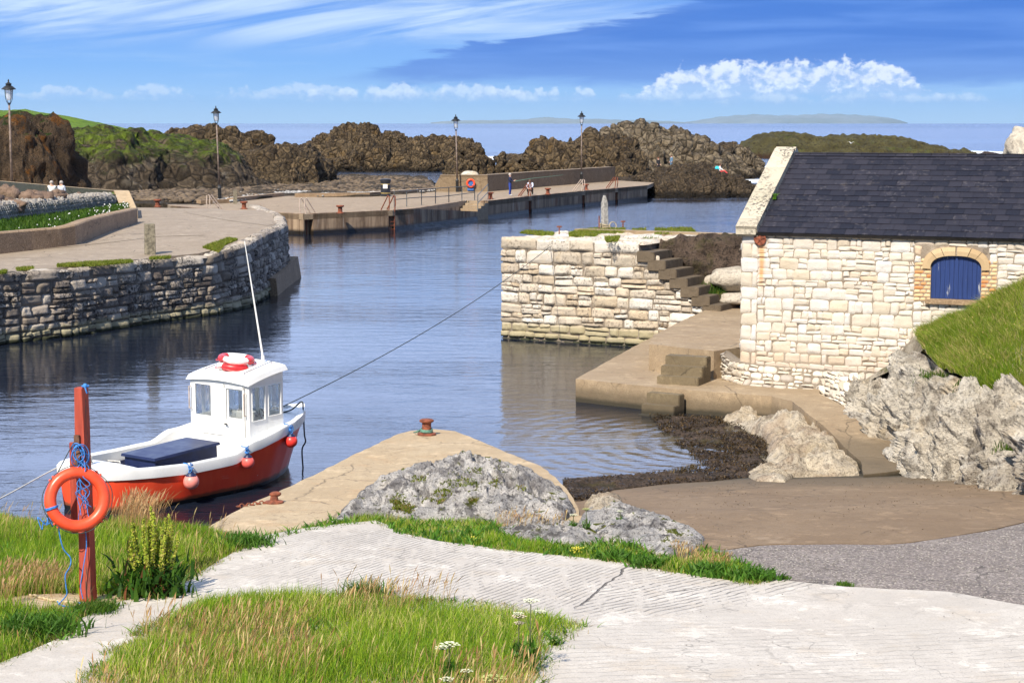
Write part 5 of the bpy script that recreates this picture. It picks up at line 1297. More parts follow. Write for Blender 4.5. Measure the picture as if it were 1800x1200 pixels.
# gable (left) wall under the roof line
gr_ = [r_ for r_ in courses(0, HD, Zb, ZE+RR, .2, .38, .3, .8, .4) if r_[3] < ZE+RR*(1-abs((r_[0]+r_[2])/2-HD/2)/(HD/2))+.02 or r_[3] < ZE]
stones('gable_face', gr_, planemap(P0-hn*HD, hn, -hu_), 'house_stone', house, gap=.006, bulge=.02, jit=.025, rough=.012, rnd=.38, nx=6, ny=5, depth=.03)
# core walls (front has the window recess)
m = MB()
def wb(u0, u1, z0, z1, d0=0.016, d1=.45):
    q = [P0+hu_*u0-hn*d0, P0+hu_*u1-hn*d0, P0+hu_*u1-hn*d1, P0+hu_*u0-hn*d1]
    m.hexa([Vector((p.x, p.y, z0)) for p in q]+[Vector((p.x, p.y, z1)) for p in q])
wb(0.005, wu0, .3, ZE); wb(wu1, HL, .3, ZE); wb(wu0, wu1, .3, wz0-.06); wb(wu0, wu1, wtop+.02, ZE)
nseg = 10
for i in range(nseg):
    a0 = wu0+ww*i/nseg; a1 = wu0+ww*(i+1)/nseg; t_ = ((a0+a1)/2-wc)/(ww/2); z = wspr+(wtop-wspr)*math.sqrt(max(0, 1-t_*t_*.92)); wb(a0, a1, z, wtop+.03)
b4_ = [P0+hu_*.005-hn*.44, P0+hu_*.45-hn*.44, P0+hu_*.45-hn*(HD), P0+hu_*.005-hn*HD]
m.hexa([Vector((p.x, p.y, .3)) for p in b4_]+[Vector((p.x, p.y, ZE)) for p in b4_])
wb(0.005, HL, .3, ZE, HD-.4, HD); wb(HL-.4, HL, .3, ZE, .45, HD-.4)
g = [P0+hu_*.005, P0+hu_*.005-hn*HD, P0+hu_*.005-hn*HD/2, P0+hu_*.4, P0+hu_*.4-hn*HD, P0+hu_*.4-hn*HD/2]
zz = [ZE, ZE, ZE+RR, ZE, ZE, ZE+RR]; m.add([Vector((p.x, p.y, z)) for p, z in zip(g, zz)], [(0, 2, 1), (3, 4, 5), (0, 3, 5, 2), (2, 5, 4, 1), (0, 1, 4, 3)])
m.build('wall', 'house_mortar', house)
# brick jambs
rb = []
nb_ = 11; z0 = wz0-.08; hb = (jtop+.10-z0)/nb_
for i in range(nb_):
    lw = (wu0-ju0)*(1.0 if i % 2 else .62)
    rb.append((wu0-lw, z0+i*hb, wu0-lw*.42, z0+(i+1)*hb)); rb.append((wu0-lw*.42, z0+i*hb, wu0+.0, z0+(i+1)*hb))
    if lw < (wu0-ju0)*.9: rb.append((ju0, z0+i*hb, wu0-lw, z0+(i+1)*hb))
    lw = (ju1-wu1)*(1.0 if i % 2 else .65)
    rb.append((wu1, z0+i*hb, wu1+lw*.5, z0+(i+1)*hb)); rb.append((wu1+lw*.5, z0+i*hb, wu1+lw, z0+(i+1)*hb))
    if lw < (ju1-wu1)*.9: rb.append((wu1+lw, z0+i*hb, ju1, z0+(i+1)*hb))
for sd_ in (0, 1): stones('brick_jamb', [q for q in rb if (q[0] > wc) == bool(sd_)], planemap(P0, hu_, hn), 'brick', house, gap=.004, bulge=.012, jit=.004, rough=.004, rnd=.25, nx=5, ny=4, depth=.02, tone=(0, 1), seed=3+sd_)
# arch voussoirs: map (angle, radius)
m = MB(); va = []
ro_x = (ao1-ao0)/2; ri_x = ww/2+.01; base_z = wspr-.10; ri_z = wtop-base_z; ro_z = aotop-base_z
edges = [math.pi, 2.36, 1.96, 1.57, 1.20, .80, 0.0]
def archpt(a, f, n):   # f 0 inner 1 outer
    x = (ri_x+(ro_x-ri_x)*f)*math.copysign(abs(math.cos(a))**.80, math.cos(a)); z = (ri_z+(ro_z-ri_z)*f)*abs(math.sin(a))**.72
    return P0+hu_*(wc+x)+hn*n+Vector((0, 0, base_z+z))
vs = []; fs = []; cs_ = []
for i in range(6):
    a0, a1 = edges[i]-.012, edges[i+1]+.012; c = random.uniform(0, 1); K = 7; b_ = len(vs); 
    for k in range(K):
        a = a0+(a1-a0)*k/(K-1)
        for f, n in ((.0, -.15), (.02, .028), (.5, .042), (.98, .028), (1, -.03)): vs.append(archpt(a, f, n)); cs_.append((c, random.random()*.2, 0))
    for k in range(K-1):
        for j in range(4): fs.append((b_+k*5+j, b_+k*5+j+1, b_+(k+1)*5+j+1, b_+(k+1)*5+j))
    fs += [tuple(b_+j for j in range(5)), tuple(b_+(K-1)*5+j for j in range(5))]
mk('window_arch', vs, fs, 'arch_stone', house, False, np.array(cs_))
# sill
m = MB(); su0, _ = hh(1627, 530); su1, _ = hh(1728, 530); _, sz0 = hh(1680, 535)
q = [P0+hu_*a+hn*b for a, b in ((su0, .10), (su1, .10), (su1, -.2), (su0, -.2))]
m.hexa([Vector((p.x, p.y, sz0)) for p in q]+[Vector((p.x, p.y, wz0-(.02 if i < 2 else 0))) for i, p in enumerate(q)]); m.build('window_sill', 'kerb_wall', house)
# shutters: vertical planks with arched head, ledges
sh = MB(); npk = 11
for i in range(npk):
    a0 = wu0+ww*i/npk+.004; a1 = wu0+ww*(i+1)/npk-.004; d = .07+random.uniform(0, .008)
    def zt2(a): t_ = (a-wc)/(ww/2); return wspr+(wtop-wspr)*math.sqrt(max(0, 1-min(1, t_*t_)*.92))+.005
    q = [P0+hu_*a-hn*b for a, b in ((a0, d), (a1, d), (a1, d+.03), (a0, d+.03))]
    sh.hexa([Vector((p.x, p.y, wz0)) for p in q]+[Vector((q[0].x, q[0].y, zt2(a0))), Vector((q[1].x, q[1].y, zt2(a1))), Vector((q[2].x, q[2].y, zt2(a1))), Vector((q[3].x, q[3].y, zt2(a0)))])
sh.build('shutter', 'blue_paint', house)
m = MB(); q = [P0+hu_*a-hn*b for a, b in ((wu0, .105), (wu1, .105), (wu1, .12), (wu0, .12))]
m.hexa([Vector((p.x, p.y, wz0)) for p in q]+[Vector((p.x, p.y, wtop)) for p in q]); m.build('shutter_backing', 'blue_paint', house)
# rusty tie plate
cu, cz = hh(1337, 420); M4 = Matrix.Translation(P0+hu_*cu+hn*.05+Vector((0, 0, cz))) @ hn.to_track_quat('Z', 'Y').to_matrix().to_4x4()
tp_ = MB().lathe([(.155, -.03), (.155, .015), (.135, .022), (.125, .008), (.05, .012), (.04, .04), (.0, .045)], 22, M=M4).build('tie_plate', 'rust', house, auto=40)
m = MB()
for k in range(5): 
    a = k*2*math.pi/5+.3; m.box((0, -.014, .006), (.135, .014, .03), M=M4 @ Euler((0, 0, a)).to_matrix().to_4x4())
m.build('star', 'rust', tp_)
# roof: slates in courses
nr = 15; nv = 0.12; slope = math.hypot(HD/2+nv, RR+.07); 
E0 = P0+hn*nv+Vector((0, 0, ZE-.01)); RD = P0-hn*(HD/2)+Vector((0, 0, ZE+RR+.06)); sv = (RD-E0).normalized(); snn = hu_.cross(sv).normalized(); slen = (RD-E0).length
def slates(name, E, U, SV, SN, u0, u1):
    VV = []; FF = []; CC = []; b = 0
    for r_ in range(nr):
        v0_ = slen*r_/nr; hh_ = slen/nr; u = u0-(.16 if r_ % 2 else 0)
        while u < u1:
            wv = .325*random.uniform(.96, 1.04); a0 = max(u+.003, u0); a1 = min(u+wv-.003, u1); u += wv
            if a1-a0 < .03: continue
            lift = .016+random.uniform(0, .006); tl = random.uniform(-.004, .004); vb = v0_+random.uniform(-.006, .006); c = random.random()
            pts = [(a0, vb, lift+tl), (a1, vb, lift-tl), (a1, v0_+hh_*1.25, .002), (a0, v0_+hh_*1.25, .002), (a0, vb, lift+tl-.012), (a1, vb, lift-tl-.012)]
            for (x, y, z) in pts: VV.append(E+U*x+SV*y+SN*z); CC.append((c, (c*7.3) % 1, 0))
            FF += [(b, b+1, b+2, b+3), (b+4, b+5, b+1, b)]; b += 6
    return mk(name, VV, FF, 'slate', house, False, np.array(CC))
roof = slates('roof', E0, hu_, sv, snn, .34, HL)
E1 = P0-hn*(HD+nv)+Vector((0, 0, ZE-.01)); sv2 = (RD-E1).normalized(); slates('roof', E1+hu_*HL, -hu_, sv2, (-hu_).cross(sv2).normalized(), 0, HL-.34)
m = MB()
for (Ea, svv, sn_) in ((E0, sv, snn), (E1, sv2, (-hu_).cross(sv2).normalized())):
    q = [Ea+hu_*.3, Ea+hu_*HL, RD+hu_*HL, RD+hu_*.3]
    m.hexa([p-sn_*.08 for p in q]+[p-sn_*.004 for p in q])
m.build('roof_deck', 'navy' if False else 'black_rubber', house)
# ridge tiles
m = MB(); u = .4
while u < HL:
    c = random.uniform(0, 1); q = [RD+hu_*u-sv*.13+snn*.035, RD+hu_*(u+.44)-sv*.13+snn*.035, RD+hu_*(u+.44)+Vector((0, 0, .05)), RD+hu_*u+Vector((0, 0, .05))]
    m.add(q, [(0, 1, 2, 3)], c); q2 = [RD+hu_*u+Vector((0, 0, .05)), RD+hu_*(u+.44)+Vector((0, 0, .05)), RD+hu_*(u+.44)-sv2*.13+Vector((0, 0, .03)), RD+hu_*u-sv2*.13+Vector((0, 0, .03))]; m.add(q2, [(0, 1, 2, 3)], c); u += .45
m.build('ridge', 'slate', house, col=True)
# gable coping
cp = thing('x', '', ''); bpy.data.objects.remove(cp)
U0, U1 = -.10, .44
def cmap(u, v, n):
    return np.array(tuple(E0))+np.outer(u, tuple(hu_))+np.outer(v, tuple(sv))+np.outer(n, tuple(snn))
cl = slen+.03; cuts = [0.0, .36, 1.15, 1.85, 2.9, cl]
co = stones('gable_coping', [(U0, a, U1, b) for a, b in zip(cuts[:-1], cuts[1:])], cmap, 'coping_stone', house, gap=.004, bulge=.02, jit=.008, rough=.012, rnd=.08, nx=9, ny=14, depth=.0, tone=(.2, 1))
for vtx in co.data.vertices: vtx.co += snn*.17
m = MB(); 
for a, b in zip(cuts[:-1], cuts[1:]):
    q = [E0+hu_*U0+sv*(a+.004), E0+hu_*U1+sv*(a+.004), E0+hu_*U1+sv*(b-.004), E0+hu_*U0+sv*(b-.004)]
    m.hexa([p-snn*.12 for p in q]+[p+snn*.168 for p in q])
q = [E1+hu_*U0, E1+hu_*U1, RD+hu_*U1+snn*.05, RD+hu_*U0+snn*.05]; s2 = (-hu_).cross(sv2).normalized(); m.hexa([p-s2*.1 for p in q]+[p+s2*.17 for p in q])
q = [P0+hu_*U0+hn*.16, P0+hu_*(U1-.03)+hn*.16, P0+hu_*(U1-.03)-hn*.3, P0+hu_*U0-hn*.3]
m.hexa([Vector((p.x, p.y, ZE-.06)) for p in q]+[Vector((p.x, p.y, ZE+.14)) for p in q]); m.build('coping_bed', 'coping_stone', house, col=True)
# rubble plinth in front of the wall foot
bt = [P(x, y, z) for x, y, z in ((1253, 632, .8), (1256, 650, .6), (1270, 668, .55), (1300, 679, .55), (1369, 686, .55), (1440, 691, .5), (1480, 710, .45), (1560, 738, .3), (1640, 760, .3))]
tpp = [P0-hn*1.2+hu_*-.62, P0-hn*.1+hu_*-.50, P0+hu_*-.15+hn*.25, P0+hu_*.3+hn*.16]+[P0+hu_*s_+hn*.12 for s_ in (1.2, 2.1, 2.8, 3.8, 4.8)]
tz = [1.32, 1.24, 1.12, 1.06, 1.02, 1.0, 1.0, 1.0, 1.0]
BT = np.array([tuple(p) for p in bt]); TP = np.array([(p.x, p.y, z) for p, z in zip(tpp, tz)]); SS = np.concatenate([[0], np.cumsum(np.linalg.norm(np.diff(BT[:, :2], axis=0), axis=1))])
def plmap(u, v, n):
    a = np.stack([np.interp(u, SS, BT[:, k]) for k in range(3)], 1); b = np.stack([np.interp(u, SS, TP[:, k]) for k in range(3)], 1); a[:, 2] -= .12
    e = 1e-2; t = np.stack([np.interp(u+e, SS, BT[:, k]) for k in range(2)], 1)-np.stack([np.interp(u-e, SS, BT[:, k]) for k in range(2)], 1); t /= np.maximum(np.linalg.norm(t, axis=1, keepdims=True), 1e-9)
    nn_ = np.stack([t[:, 1], -t[:, 0], 0*u+.35], 1); return a+(b-a)*v[:, None]+nn_*n[:, None]
pr_ = courses(0, SS[-1], 0, 1, .14, .30, .16, .40, .5)
plinth = stones('plinth', pr_, plmap, 'plinth_stone', house, gap=.008, bulge=.045, jit=.03, rough=.03, rnd=.8, nx=7, ny=6, depth=.04, tone=(0, 1), nscale=5)
uu_ = np.linspace(0, SS[-1], 80); G = np.stack([plmap(uu_, 0*uu_, 0*uu_-.02), plmap(uu_, 0*uu_+1, 0*uu_-.02), plmap(uu_, 0*uu_+1, 0*uu_-.02)+[0, 0, 0]-np.array(tuple(hn))*.6], 1); gridmesh('plinth_core', G, 'mortar', house, False)
# fern in the roof edge
pts = np.array([tuple(E0+hu_*.47+sv*1.55+snn*.03+Vector((random.uniform(-.05, .05), random.uniform(-.05, .05), 0))) for _ in range(70)])
o = blades('fern', pts, 'leaf', h=(.08, .2), width=.03, lean=1.0, cols=grasscol(70, pts, ((.06, .15, .015), (.10, .22, .02), (.1, .2, .02))), kind=None, winddir=(0, 0)); tag(o, 'small green fern growing beside the gable coping on the slate roof', 'fern')

# ------------------------------------------------------------------ right cliff and bank
c0 = [(1458, 694, 43.0), (1500, 726, 40.2), (1558, 768, 37.0), (1606, 818, 34.0), (1660, 826, 33.1), (1711, 834, 32.2), (1765, 852, 31.0), (1800, 869, 30.0), (1960, 930, 26.5)]
c2 = [(1488, 692, 43.5), (1545, 668, 42.7), (1598, 632, 41.6), (1622, 622, 40.0), (1655, 648, 37.6), (1690, 668, 35.6), (1735, 692, 34.4), (1790, 684, 33.6), (1960, 700, 31.0)]
c4 = [(1490, 690, 43.6), (1547, 666, 42.9), (1603, 606, 42.2), (1635, 603, 41.4), (1665, 586, 40.9), (1700, 570, 40.5), (1740, 550, 40.0), (1800, 522, 39.4), (1960, 455, 37.5)]
A0 = [PY(*q) for q in c0]; A2 = [PY(*q) for q in c2]; A4 = [PY(*q) for q in c4]
for R_, dv in ((A0, (7, -2.5, .8)), (A2, (7, -2.0, 1.2)), (A4, (7, -1.0, 1.6))):
    R_.append(R_[-1]+Vector(dv)); R_.append(R_[-1]+Vector(dv))
for q in A0: q.z -= .45
A1 = [a.lerp(b, .35)+Vector((-.10, -.20, .25)) for a, b in zip(A0, A2)]
A1b = [a.lerp(b, .72)+Vector((-.05, -.12, .20)) for a, b in zip(A0, A2)]
A3 = [a.lerp(b, .5)+Vector((0, 0, .12)) for a, b in zip(A2, A4)]
A5 = [q+Vector((.5, 1.4, -.15)) for q in A4]
A6 = [q+Vector((1.2, 2.6, -2.6)) for q in A4]
CR = loft([A0, A1, A1b, A2], 120, 330); N = gnorm(CR); N = N if N[60, 160, 1] < 0 else -N
pp_ = CR.reshape(-1, 3)
d = -.28+.26*fbm(pp_*[.7, .7, .45], 5, 3, ridged=True)+.16*fbm(pp_*1.8, 5, 7)+.10*fbm(pp_*[3, 3, 1.6], 4, 9, ridged=True)
f1, f2, cid = worley(pp_*[.9, .9, .55]+fbm(pp_, 3, 4)[:, None]*.3, 4); d += .22*(cid-.5)+.2*np.clip(f2-f1, 0, .4)
env = np.ones(120); env[-8:] = np.linspace(1, .3, 8); env[:14] = np.linspace(.15, 1, 14)
d = d*1.15+.42*fbm(pp_*[1.1, 1.1, .30], 3, 15, ridged=True)-.12
d = d-np.percentile(d, 70)
CR = CR+N*(d.reshape(120, 330)*env[:, None])[..., None]
struct(gridmesh('cliff', CR, 'limestone_cliff'))
GBk = loft([[a+Vector((0, -.05, .02)) for a in A2], A3, A4, A5, A6], 60, 180); GBk[..., 2] += .10*fbm(GBk.reshape(-1, 3)*.9, 4, 2).reshape(60, 180)
struct(gridmesh('grass_bank', GBk, 'bank_soil'))
def sample_grid(G, n, i0=0, i1=None):
    i1 = i1 or G.shape[0]-1.01; a = rng.uniform(i0, i1, n); b = rng.uniform(0, G.shape[1]-1.01, n); i = a.astype(int); j = b.astype(int); f = (a-i)[:, None]; g = (b-j)[:, None]
    return G[i, j]*(1-f)*(1-g)+G[i+1, j]*f*(1-g)+G[i, j+1]*(1-f)*g+G[i+1, j+1]*f*g
pts = sample_grid(GBk, 110000, 0, 44); pp2 = np.array([proj(q) for q in pts]); pts = pts[(pts[:, 0] < 19) & (pp2[:, 0] > 1628+30*(rng.random(len(pts))-.5)+np.clip((pp2[:, 1]-600)*.5, -20, 40))]
o = blades('grass', pts, 'grass', h=(.12, .32), width=.012, lean=1.3, cols=grasscol(len(pts), pts, ((.13, .23, .015), (.28, .35, .035), (.52, .42, .18)), (.38, .40, .22)), winddir=(-.2, -.25), seg=3)
nf = 90; fpts = sample_grid(GBk, nf, 5, 36)
m = MB()
for q in fpts[:nf]: m.ball((q[0]-.05, q[1]-.1, q[2]+.26), random.uniform(.008, .016), seg=5)
o = m.build('flowers', 'gold'); tag(o, kind='stuff')
# clumps of green hanging on the cliff
for k, (a, b, Y, n_, lb) in enumerate(((1790, 790, 32.3, 900, 'small green tuft low on the limestone cliff by the right frame edge'), (1640, 668, 37.4, 500, 'green tuft at the left end of the bank above the limestone cliff'), (1715, 680, 35.0, 500, 'grass tuft hanging over the limestone cliff edge'))):
    c = PY(a, b, Y); pts = np.array([tuple(c+Vector((random.gauss(0, .18), random.gauss(0, .1)-.15, random.gauss(0, .08)))) for _ in range(n_)])
    o = blades('grass_tuft', pts, 'grass', h=(.06, .18), width=.02, lean=.9, cols=grasscol(n_, pts, ((.05, .12, .012), (.10, .18, .02), (.14, .2, .03))), kind=None, winddir=(0, -.4)); tag(o, lb, 'grass tuft')

struct(mound('hill', [(1840, 330), (1900, 250), (2000, 215), (2200, 195), (2500, 180), (3000, 200), (3400, 330)], 78, 14, 20, 0, 'grass_hill', 120, 50, amp=.6, fs=.2, seed=91))
# rock beside the walkway, seaweed
def field(name, polypx, zf, hf, mat, res=.09, amp=.1, fs=1.6, seed=1, kind='structure', label=None, edge=1.0, cat='rock', under=.12, hpeak=None, extra=0):
    poly = px2(polypx, zf); Bp = np.array(resample(poly, .3)); lo, hi = Bp.min(0)-.05, Bp.max(0)+.05
    nx_ = int((hi[0]-lo[0])/res)+1; ny_ = int((hi[1]-lo[1])/res)+1; X, Y_ = np.meshgrid(np.linspace(lo[0], hi[0], nx_), np.linspace(lo[1], hi[1], ny_), indexing='ij')
    pts = np.stack([X.ravel(), Y_.ravel()], 1); ins = inpoly(pts, [tuple(q) for q in Bp]); dist = polydist(pts, [tuple(q) for q in Bp]); sd = np.where(ins, dist, -dist)
    ground = np.array([zf(x, y) for x, y in pts]); e = np.clip(sd/edge, 0, 1); prof = e**.55*(1.5-.5*e)
    p3 = np.stack([pts[:, 0], pts[:, 1], ground], 1); pk = hf(pts) if callable(hf) else hf
    z = ground+pk*prof+np.where(sd > -.2, 1, 0)*(amp*fbm(p3*fs, 6, seed, ridged=True, gain=.55)*np.clip(.3+e, 0, 1)+amp*.6*fbm(p3*fs*.6+9, 4, seed+4)*e)
    f1, f2, cid = worley(p3*[fs*.9, fs*.9, 1]+fbm(p3*fs, 3, 2)[:, None]*.3, seed); z += amp*1.1*(cid-.5)*e+extra*np.clip(f2-f1, 0, .5)*e
    z += (amp*.45*fbm(p3*fs*3.1+4, 4, seed+11, ridged=True)-amp*.55)*e
    z = np.where(sd < 0, ground-under-np.clip(-sd, 0, .3)*1.2, z)
    G = np.stack([X, Y_, z.reshape(nx_, ny_)], 2)
    idx = np.arange(nx_*ny_).reshape(nx_, ny_); q = np.stack([idx[:-1, :-1], idx[1:, :-1], idx[1:, 1:], idx[:-1, 1:]], -1).reshape(-1, 4)
    keep = (sd[q] > -.25).any(1); q = q[keep]
    # displace sideways a little for overhangs
    N_ = gnorm(G).reshape(-1, 3); Gf = G.reshape(-1, 3)+N_*(amp*.35*fbm(G.reshape(-1, 3)*fs*2.3, 4, seed+8))[:, None]*np.sign(N_[:, 2:3])
    used = np.unique(q); remap = np.zeros(len(Gf), int); remap[used] = np.arange(len(used))
    o = mk(name, Gf[used], remap[q], mat, None, True)
    if label: tag(o, label, cat)
    else: tag(o, kind=kind)
    return o, Gf[used]
def zwater(x, y): return max(-.1, ZS(x, y)-.02)
rk = P(1360, 740, .3)
field('rock', [(1262, 748), (1290, 735), (1345, 716), (1392, 712), (1400, 716), (1425, 738), (1470, 775), (1512, 818), (1512, 838), (1440, 840), (1355, 842), (1330, 832), (1345, 815), (1352, 790), (1330, 775), (1290, 756)], zwater, lambda p: .22+.25*np.exp(-((p[:, 0]-5.6)**2+(p[:, 1]-40.0)**2)/2.5), 'shore_rock', .055, .13, 1.5, 12, label='craggy pale tan rock wedged between the walkway and the seaweed', edge=.6)
field('rock', [(1308, 838), (1330, 828), (1375, 826), (1400, 838), (1380, 850), (1330, 848)], zwater, .16, 'shore_rock', .04, .05, 2.5, 14, label='small flat pale rock at the edge of the slipway next to the seaweed', edge=.4)
wpoly = [(1140, 735), (1180, 735), (1262, 738), (1300, 752), (1345, 780), (1352, 812), (1330, 838), (1250, 846), (1180, 850), (1080, 862), (1020, 882), (985, 880), (992, 846), (1080, 841), (1180, 835), (1240, 832), (1235, 822), (1205, 800), (1165, 765)]
def zwd(x, y): return max(-.06, ZS(x, y)+.0)
o, wv_ = field('seaweed', wpoly, zwd, .05, 'dark_wall_rock', .06, .045, 3.0, 17, label=None, edge=.35); o['kind'] = 'stuff'
pts = scatter(px2(wpoly, zwd), 26000, zwd); pts = pts[fbm(pts*[1.6, 1.6, 0], 4, 12)+rng.random(len(pts))*.5 > -.05]; pts[:, 2] = np.maximum(pts[:, 2], -.02)+rng.uniform(.0, .07, len(pts))
cc = np.array([(.035, .022, .010), (.065, .040, .016), (.016, .011, .008), (.12, .075, .03)])[rng.integers(0, 4, len(pts))]*rng.uniform(.5, 1.2, (len(pts), 1))
blades('seaweed', pts, 'weed', h=(.02, .075), width=.022, lean=2.8, cols=cc, winddir=(0, 0), curl=1.5)
# floating weed fringe and pebbly foam edge
fpoly = [(1040, 852), (1100, 850), (1180, 842), (1238, 834), (1228, 815), (1180, 826), (1090, 838), (1030, 842)]
pts = scatter(px2(fpoly, lambda x, y: .0), 900, lambda x, y: .005)
blades('seaweed', pts, 'weed', h=(.02, .06), width=.03, lean=2.5, cols=np.tile([[.10, .07, .03]], (len(pts), 1))*rng.uniform(.4, 1.3, (len(pts), 1)), winddir=(0, 0))

# foreground limestone
_, ROCKV = field('rock', [(585, 922), (610, 895), (650, 860), (690, 838), (740, 826), (800, 822), (860, 822), (910, 828), (945, 845), (985, 872), (1010, 900), (990, 918), (880, 920), (800, 918), (700, 914), (640, 912)], lambda x, y: ZJ(x, y), lambda p: .13+.22*np.exp(-((p[:, 0]+.2)**2*.35+(p[:, 1]-28.3)**2*.5)), 'limestone', .03, .115, 2.0, 22, label='big grey-white limestone outcrop with mossy patches on the jetty', edge=.75, extra=.10)
field('rock', [(865, 935), (900, 918), (960, 922), (1010, 925), (1050, 940), (1060, 955), (1000, 960), (920, 950)], TN, .07, 'limestone', .03, .07, 2.6, 24, label='low grey limestone ledge in the grass in front of the big outcrop', edge=.4)
field('rock', [(1015, 925), (1030, 900), (1060, 885), (1110, 895), (1160, 910), (1215, 930), (1238, 948), (1232, 965), (1190, 982), (1150, 975), (1100, 955), (1050, 940)], TN, .09, 'limestone', .03, .06, 2.3, 26, label='rough grey limestone rock between the grass strip and the slipway', edge=.5, extra=.06)
field('rock', [(1028, 890), (1050, 878), (1090, 880), (1095, 895), (1060, 905), (1035, 905)], TN, .14, 'shore_rock', .03, .07, 2.6, 28, label='small warm brown rock at the corner of the jetty and slipway', edge=.35)
# ------------------------------------------------------------------ boat
BL = 5.87; BTH = .65
boat = thing('fishing_boat', 'small red and white fishing boat with a white wheelhouse moored by the jetty', 'boat', (-7.88, 32.45, 0), R(90)-BTH)
bM = Matrix.Translation((-7.88, 32.45, 0)) @ Euler((0, 0, R(90)-BTH)).to_matrix().to_4x4()
def bs(x): return float(np.interp(x/BL, [0, .03, .08, .16, .28, .42, .56, .70, .80, .88, .94, .98, 1], [.50, .70, .86, 1.02, 1.15, 1.19, 1.18, 1.08, .90, .66, .40, .16, .012]))
def zs(x):
    z = float(np.interp(x/BL, [0, .3, .5, .6, .72, .85, 1], [.80, .74, .76, .80, .92, 1.05, 1.23]))
    t_ = min(1, max(0, (x-2.75)/.55)); return z+.15*t_*t_*(3-2*t_)*(1-max(0, x-4.2)/1.9)
xs_ = np.concatenate([np.linspace(0, BL*.75, 40), np.linspace(BL*.76, BL, 26)])
def hullpt(x, f, off=0):       # f: 0 keel .. 1 sheer
    b = bs(x)+off*min(1, (BL-x)*4); zt__ = zs(x); t_ = x/BL
    bow = max(0, (t_-.6)/.4)
    wl = b*(.90-.38*bow**1.3)
    prof = [(0, -.42), (.55*wl, -.34), (wl*.93, -.08), (wl, .08), (wl+(b-wl)*.45, zt__*.42), (wl+(b-wl)*.8, zt__*.72), (b, zt__)]
    k = f*(len(prof)-1); i = min(int(k), len(prof)-2); g_ = k-i; y = prof[i][0]*(1-g_)+prof[i+1][0]*g_; z = prof[i][1]*(1-g_)+prof[i+1][1]*g_
    xx = x*(1-.075*max(0, 1-max(z, -.1)/zt__)*t_**2)+(.05*(1-z/zt__) if x < .2 else 0)
    return xx, y, z
m_ = 19; vs = []
for x in xs_:
    for s in (-1, 1):
        for j in range(m_):
            a, y, z = hullpt(x, j/(m_-1)); vs.append((a, s*y, z))
fs = []
for i in range(len(xs_)-1):
    for s in range(2):
        for j in range(m_-1):
            a = i*2*m_+s*m_+j; q = (a, a+2*m_, a+2*m_+1, a+1); fs.append(q if s else q[::-1])
fs.append(tuple([j for j in range(m_-1, -1, -1)]+[m_+j for j in range(m_)]))
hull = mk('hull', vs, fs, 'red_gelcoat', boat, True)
for p_ in hull.data.polygons:
    if len(p_.vertices) > 4: p_.use_smooth = False
# white strake and gunwale cap
def rail_profile(x):
    z = zs(x); b = bs(x)
    return [(b-.015, z-.17), (b+.022, z-.165), (b+.034, z-.01), (b+.022, z+.022), (b-.10 if b > .16 else b*.3, z+.022), (b-.13 if b > .2 else b*.2, z+.0), (b-.13 if b > .2 else b*.2, z-.20)]
for s in (-1, 1):
    pass
vs = []; fs = []; k_ = 7
for s in (-1, 1):
    b_ = len(vs)
    for x in xs_:
        for (y, z) in rail_profile(x):
            dx = .03*max(0, (x/BL-.97)/.03); vs.append((x+dx, s*max(y, .0), z))
    for i in range(len(xs_)-1):
        for j in range(k_-1):
            a = b_+i*k_+j; q = (a, a+k_, a+k_+1, a+1); fs.append(q if s > 0 else q[::-1])
# transom strake
y0 = bs(0); z0_ = zs(0); b_ = len(vs)
for y in (-y0-.02, y0+.02):
    for (x, z) in ((.01, z0_-.17), (-.03, z0_-.165), (-.035, z0_), (-.02, z0_+.022), (.12, z0_+.022), (.14, z0_-.2)): vs.append((x, y, z))
for j in range(5): fs.append((b_+j, b_+6+j, b_+7+j, b_+1+j))
gun = mk('gunwale', vs, fs, 'white_gelcoat', boat, True)
bm = bmesh.new(); bm.from_mesh(gun.data); bmesh.ops.recalc_face_normals(bm, faces=bm.faces[:])
for e in bm.edges: e.smooth = not (len(e.link_faces) == 2 and e.calc_face_angle(0) > .6)
bm.to_mesh(gun.data); bm.free()
CX0, CX1 = 3.55, 4.58; AFT = .78; BH = 3.50
def deckmesh(xa, xb, dz, name, mat, parent=boat, n=24, camber=.03, inset=.06):
    vs = []; xx = np.linspace(xa, xb, n)
    for x in xx:
        b = max(bs(x)-inset, .005)
        for k in range(7): t_ = -1+k/3; vs.append((x, b*t_, zs(x)+dz+camber*(1-t_*t_)))
    fs = [(i*7+k, (i+1)*7+k, (i+1)*7+k+1, i*7+k+1) for i in range(n-1) for k in range(6)]
    return mk(name, vs, fs, mat, parent, True)
deckmesh(0.02, AFT, -.005, 'aft_deck', 'white_gelcoat'); deckmesh(BH, BL-.03, -.03, 'foredeck', 'white_gelcoat', n=40)
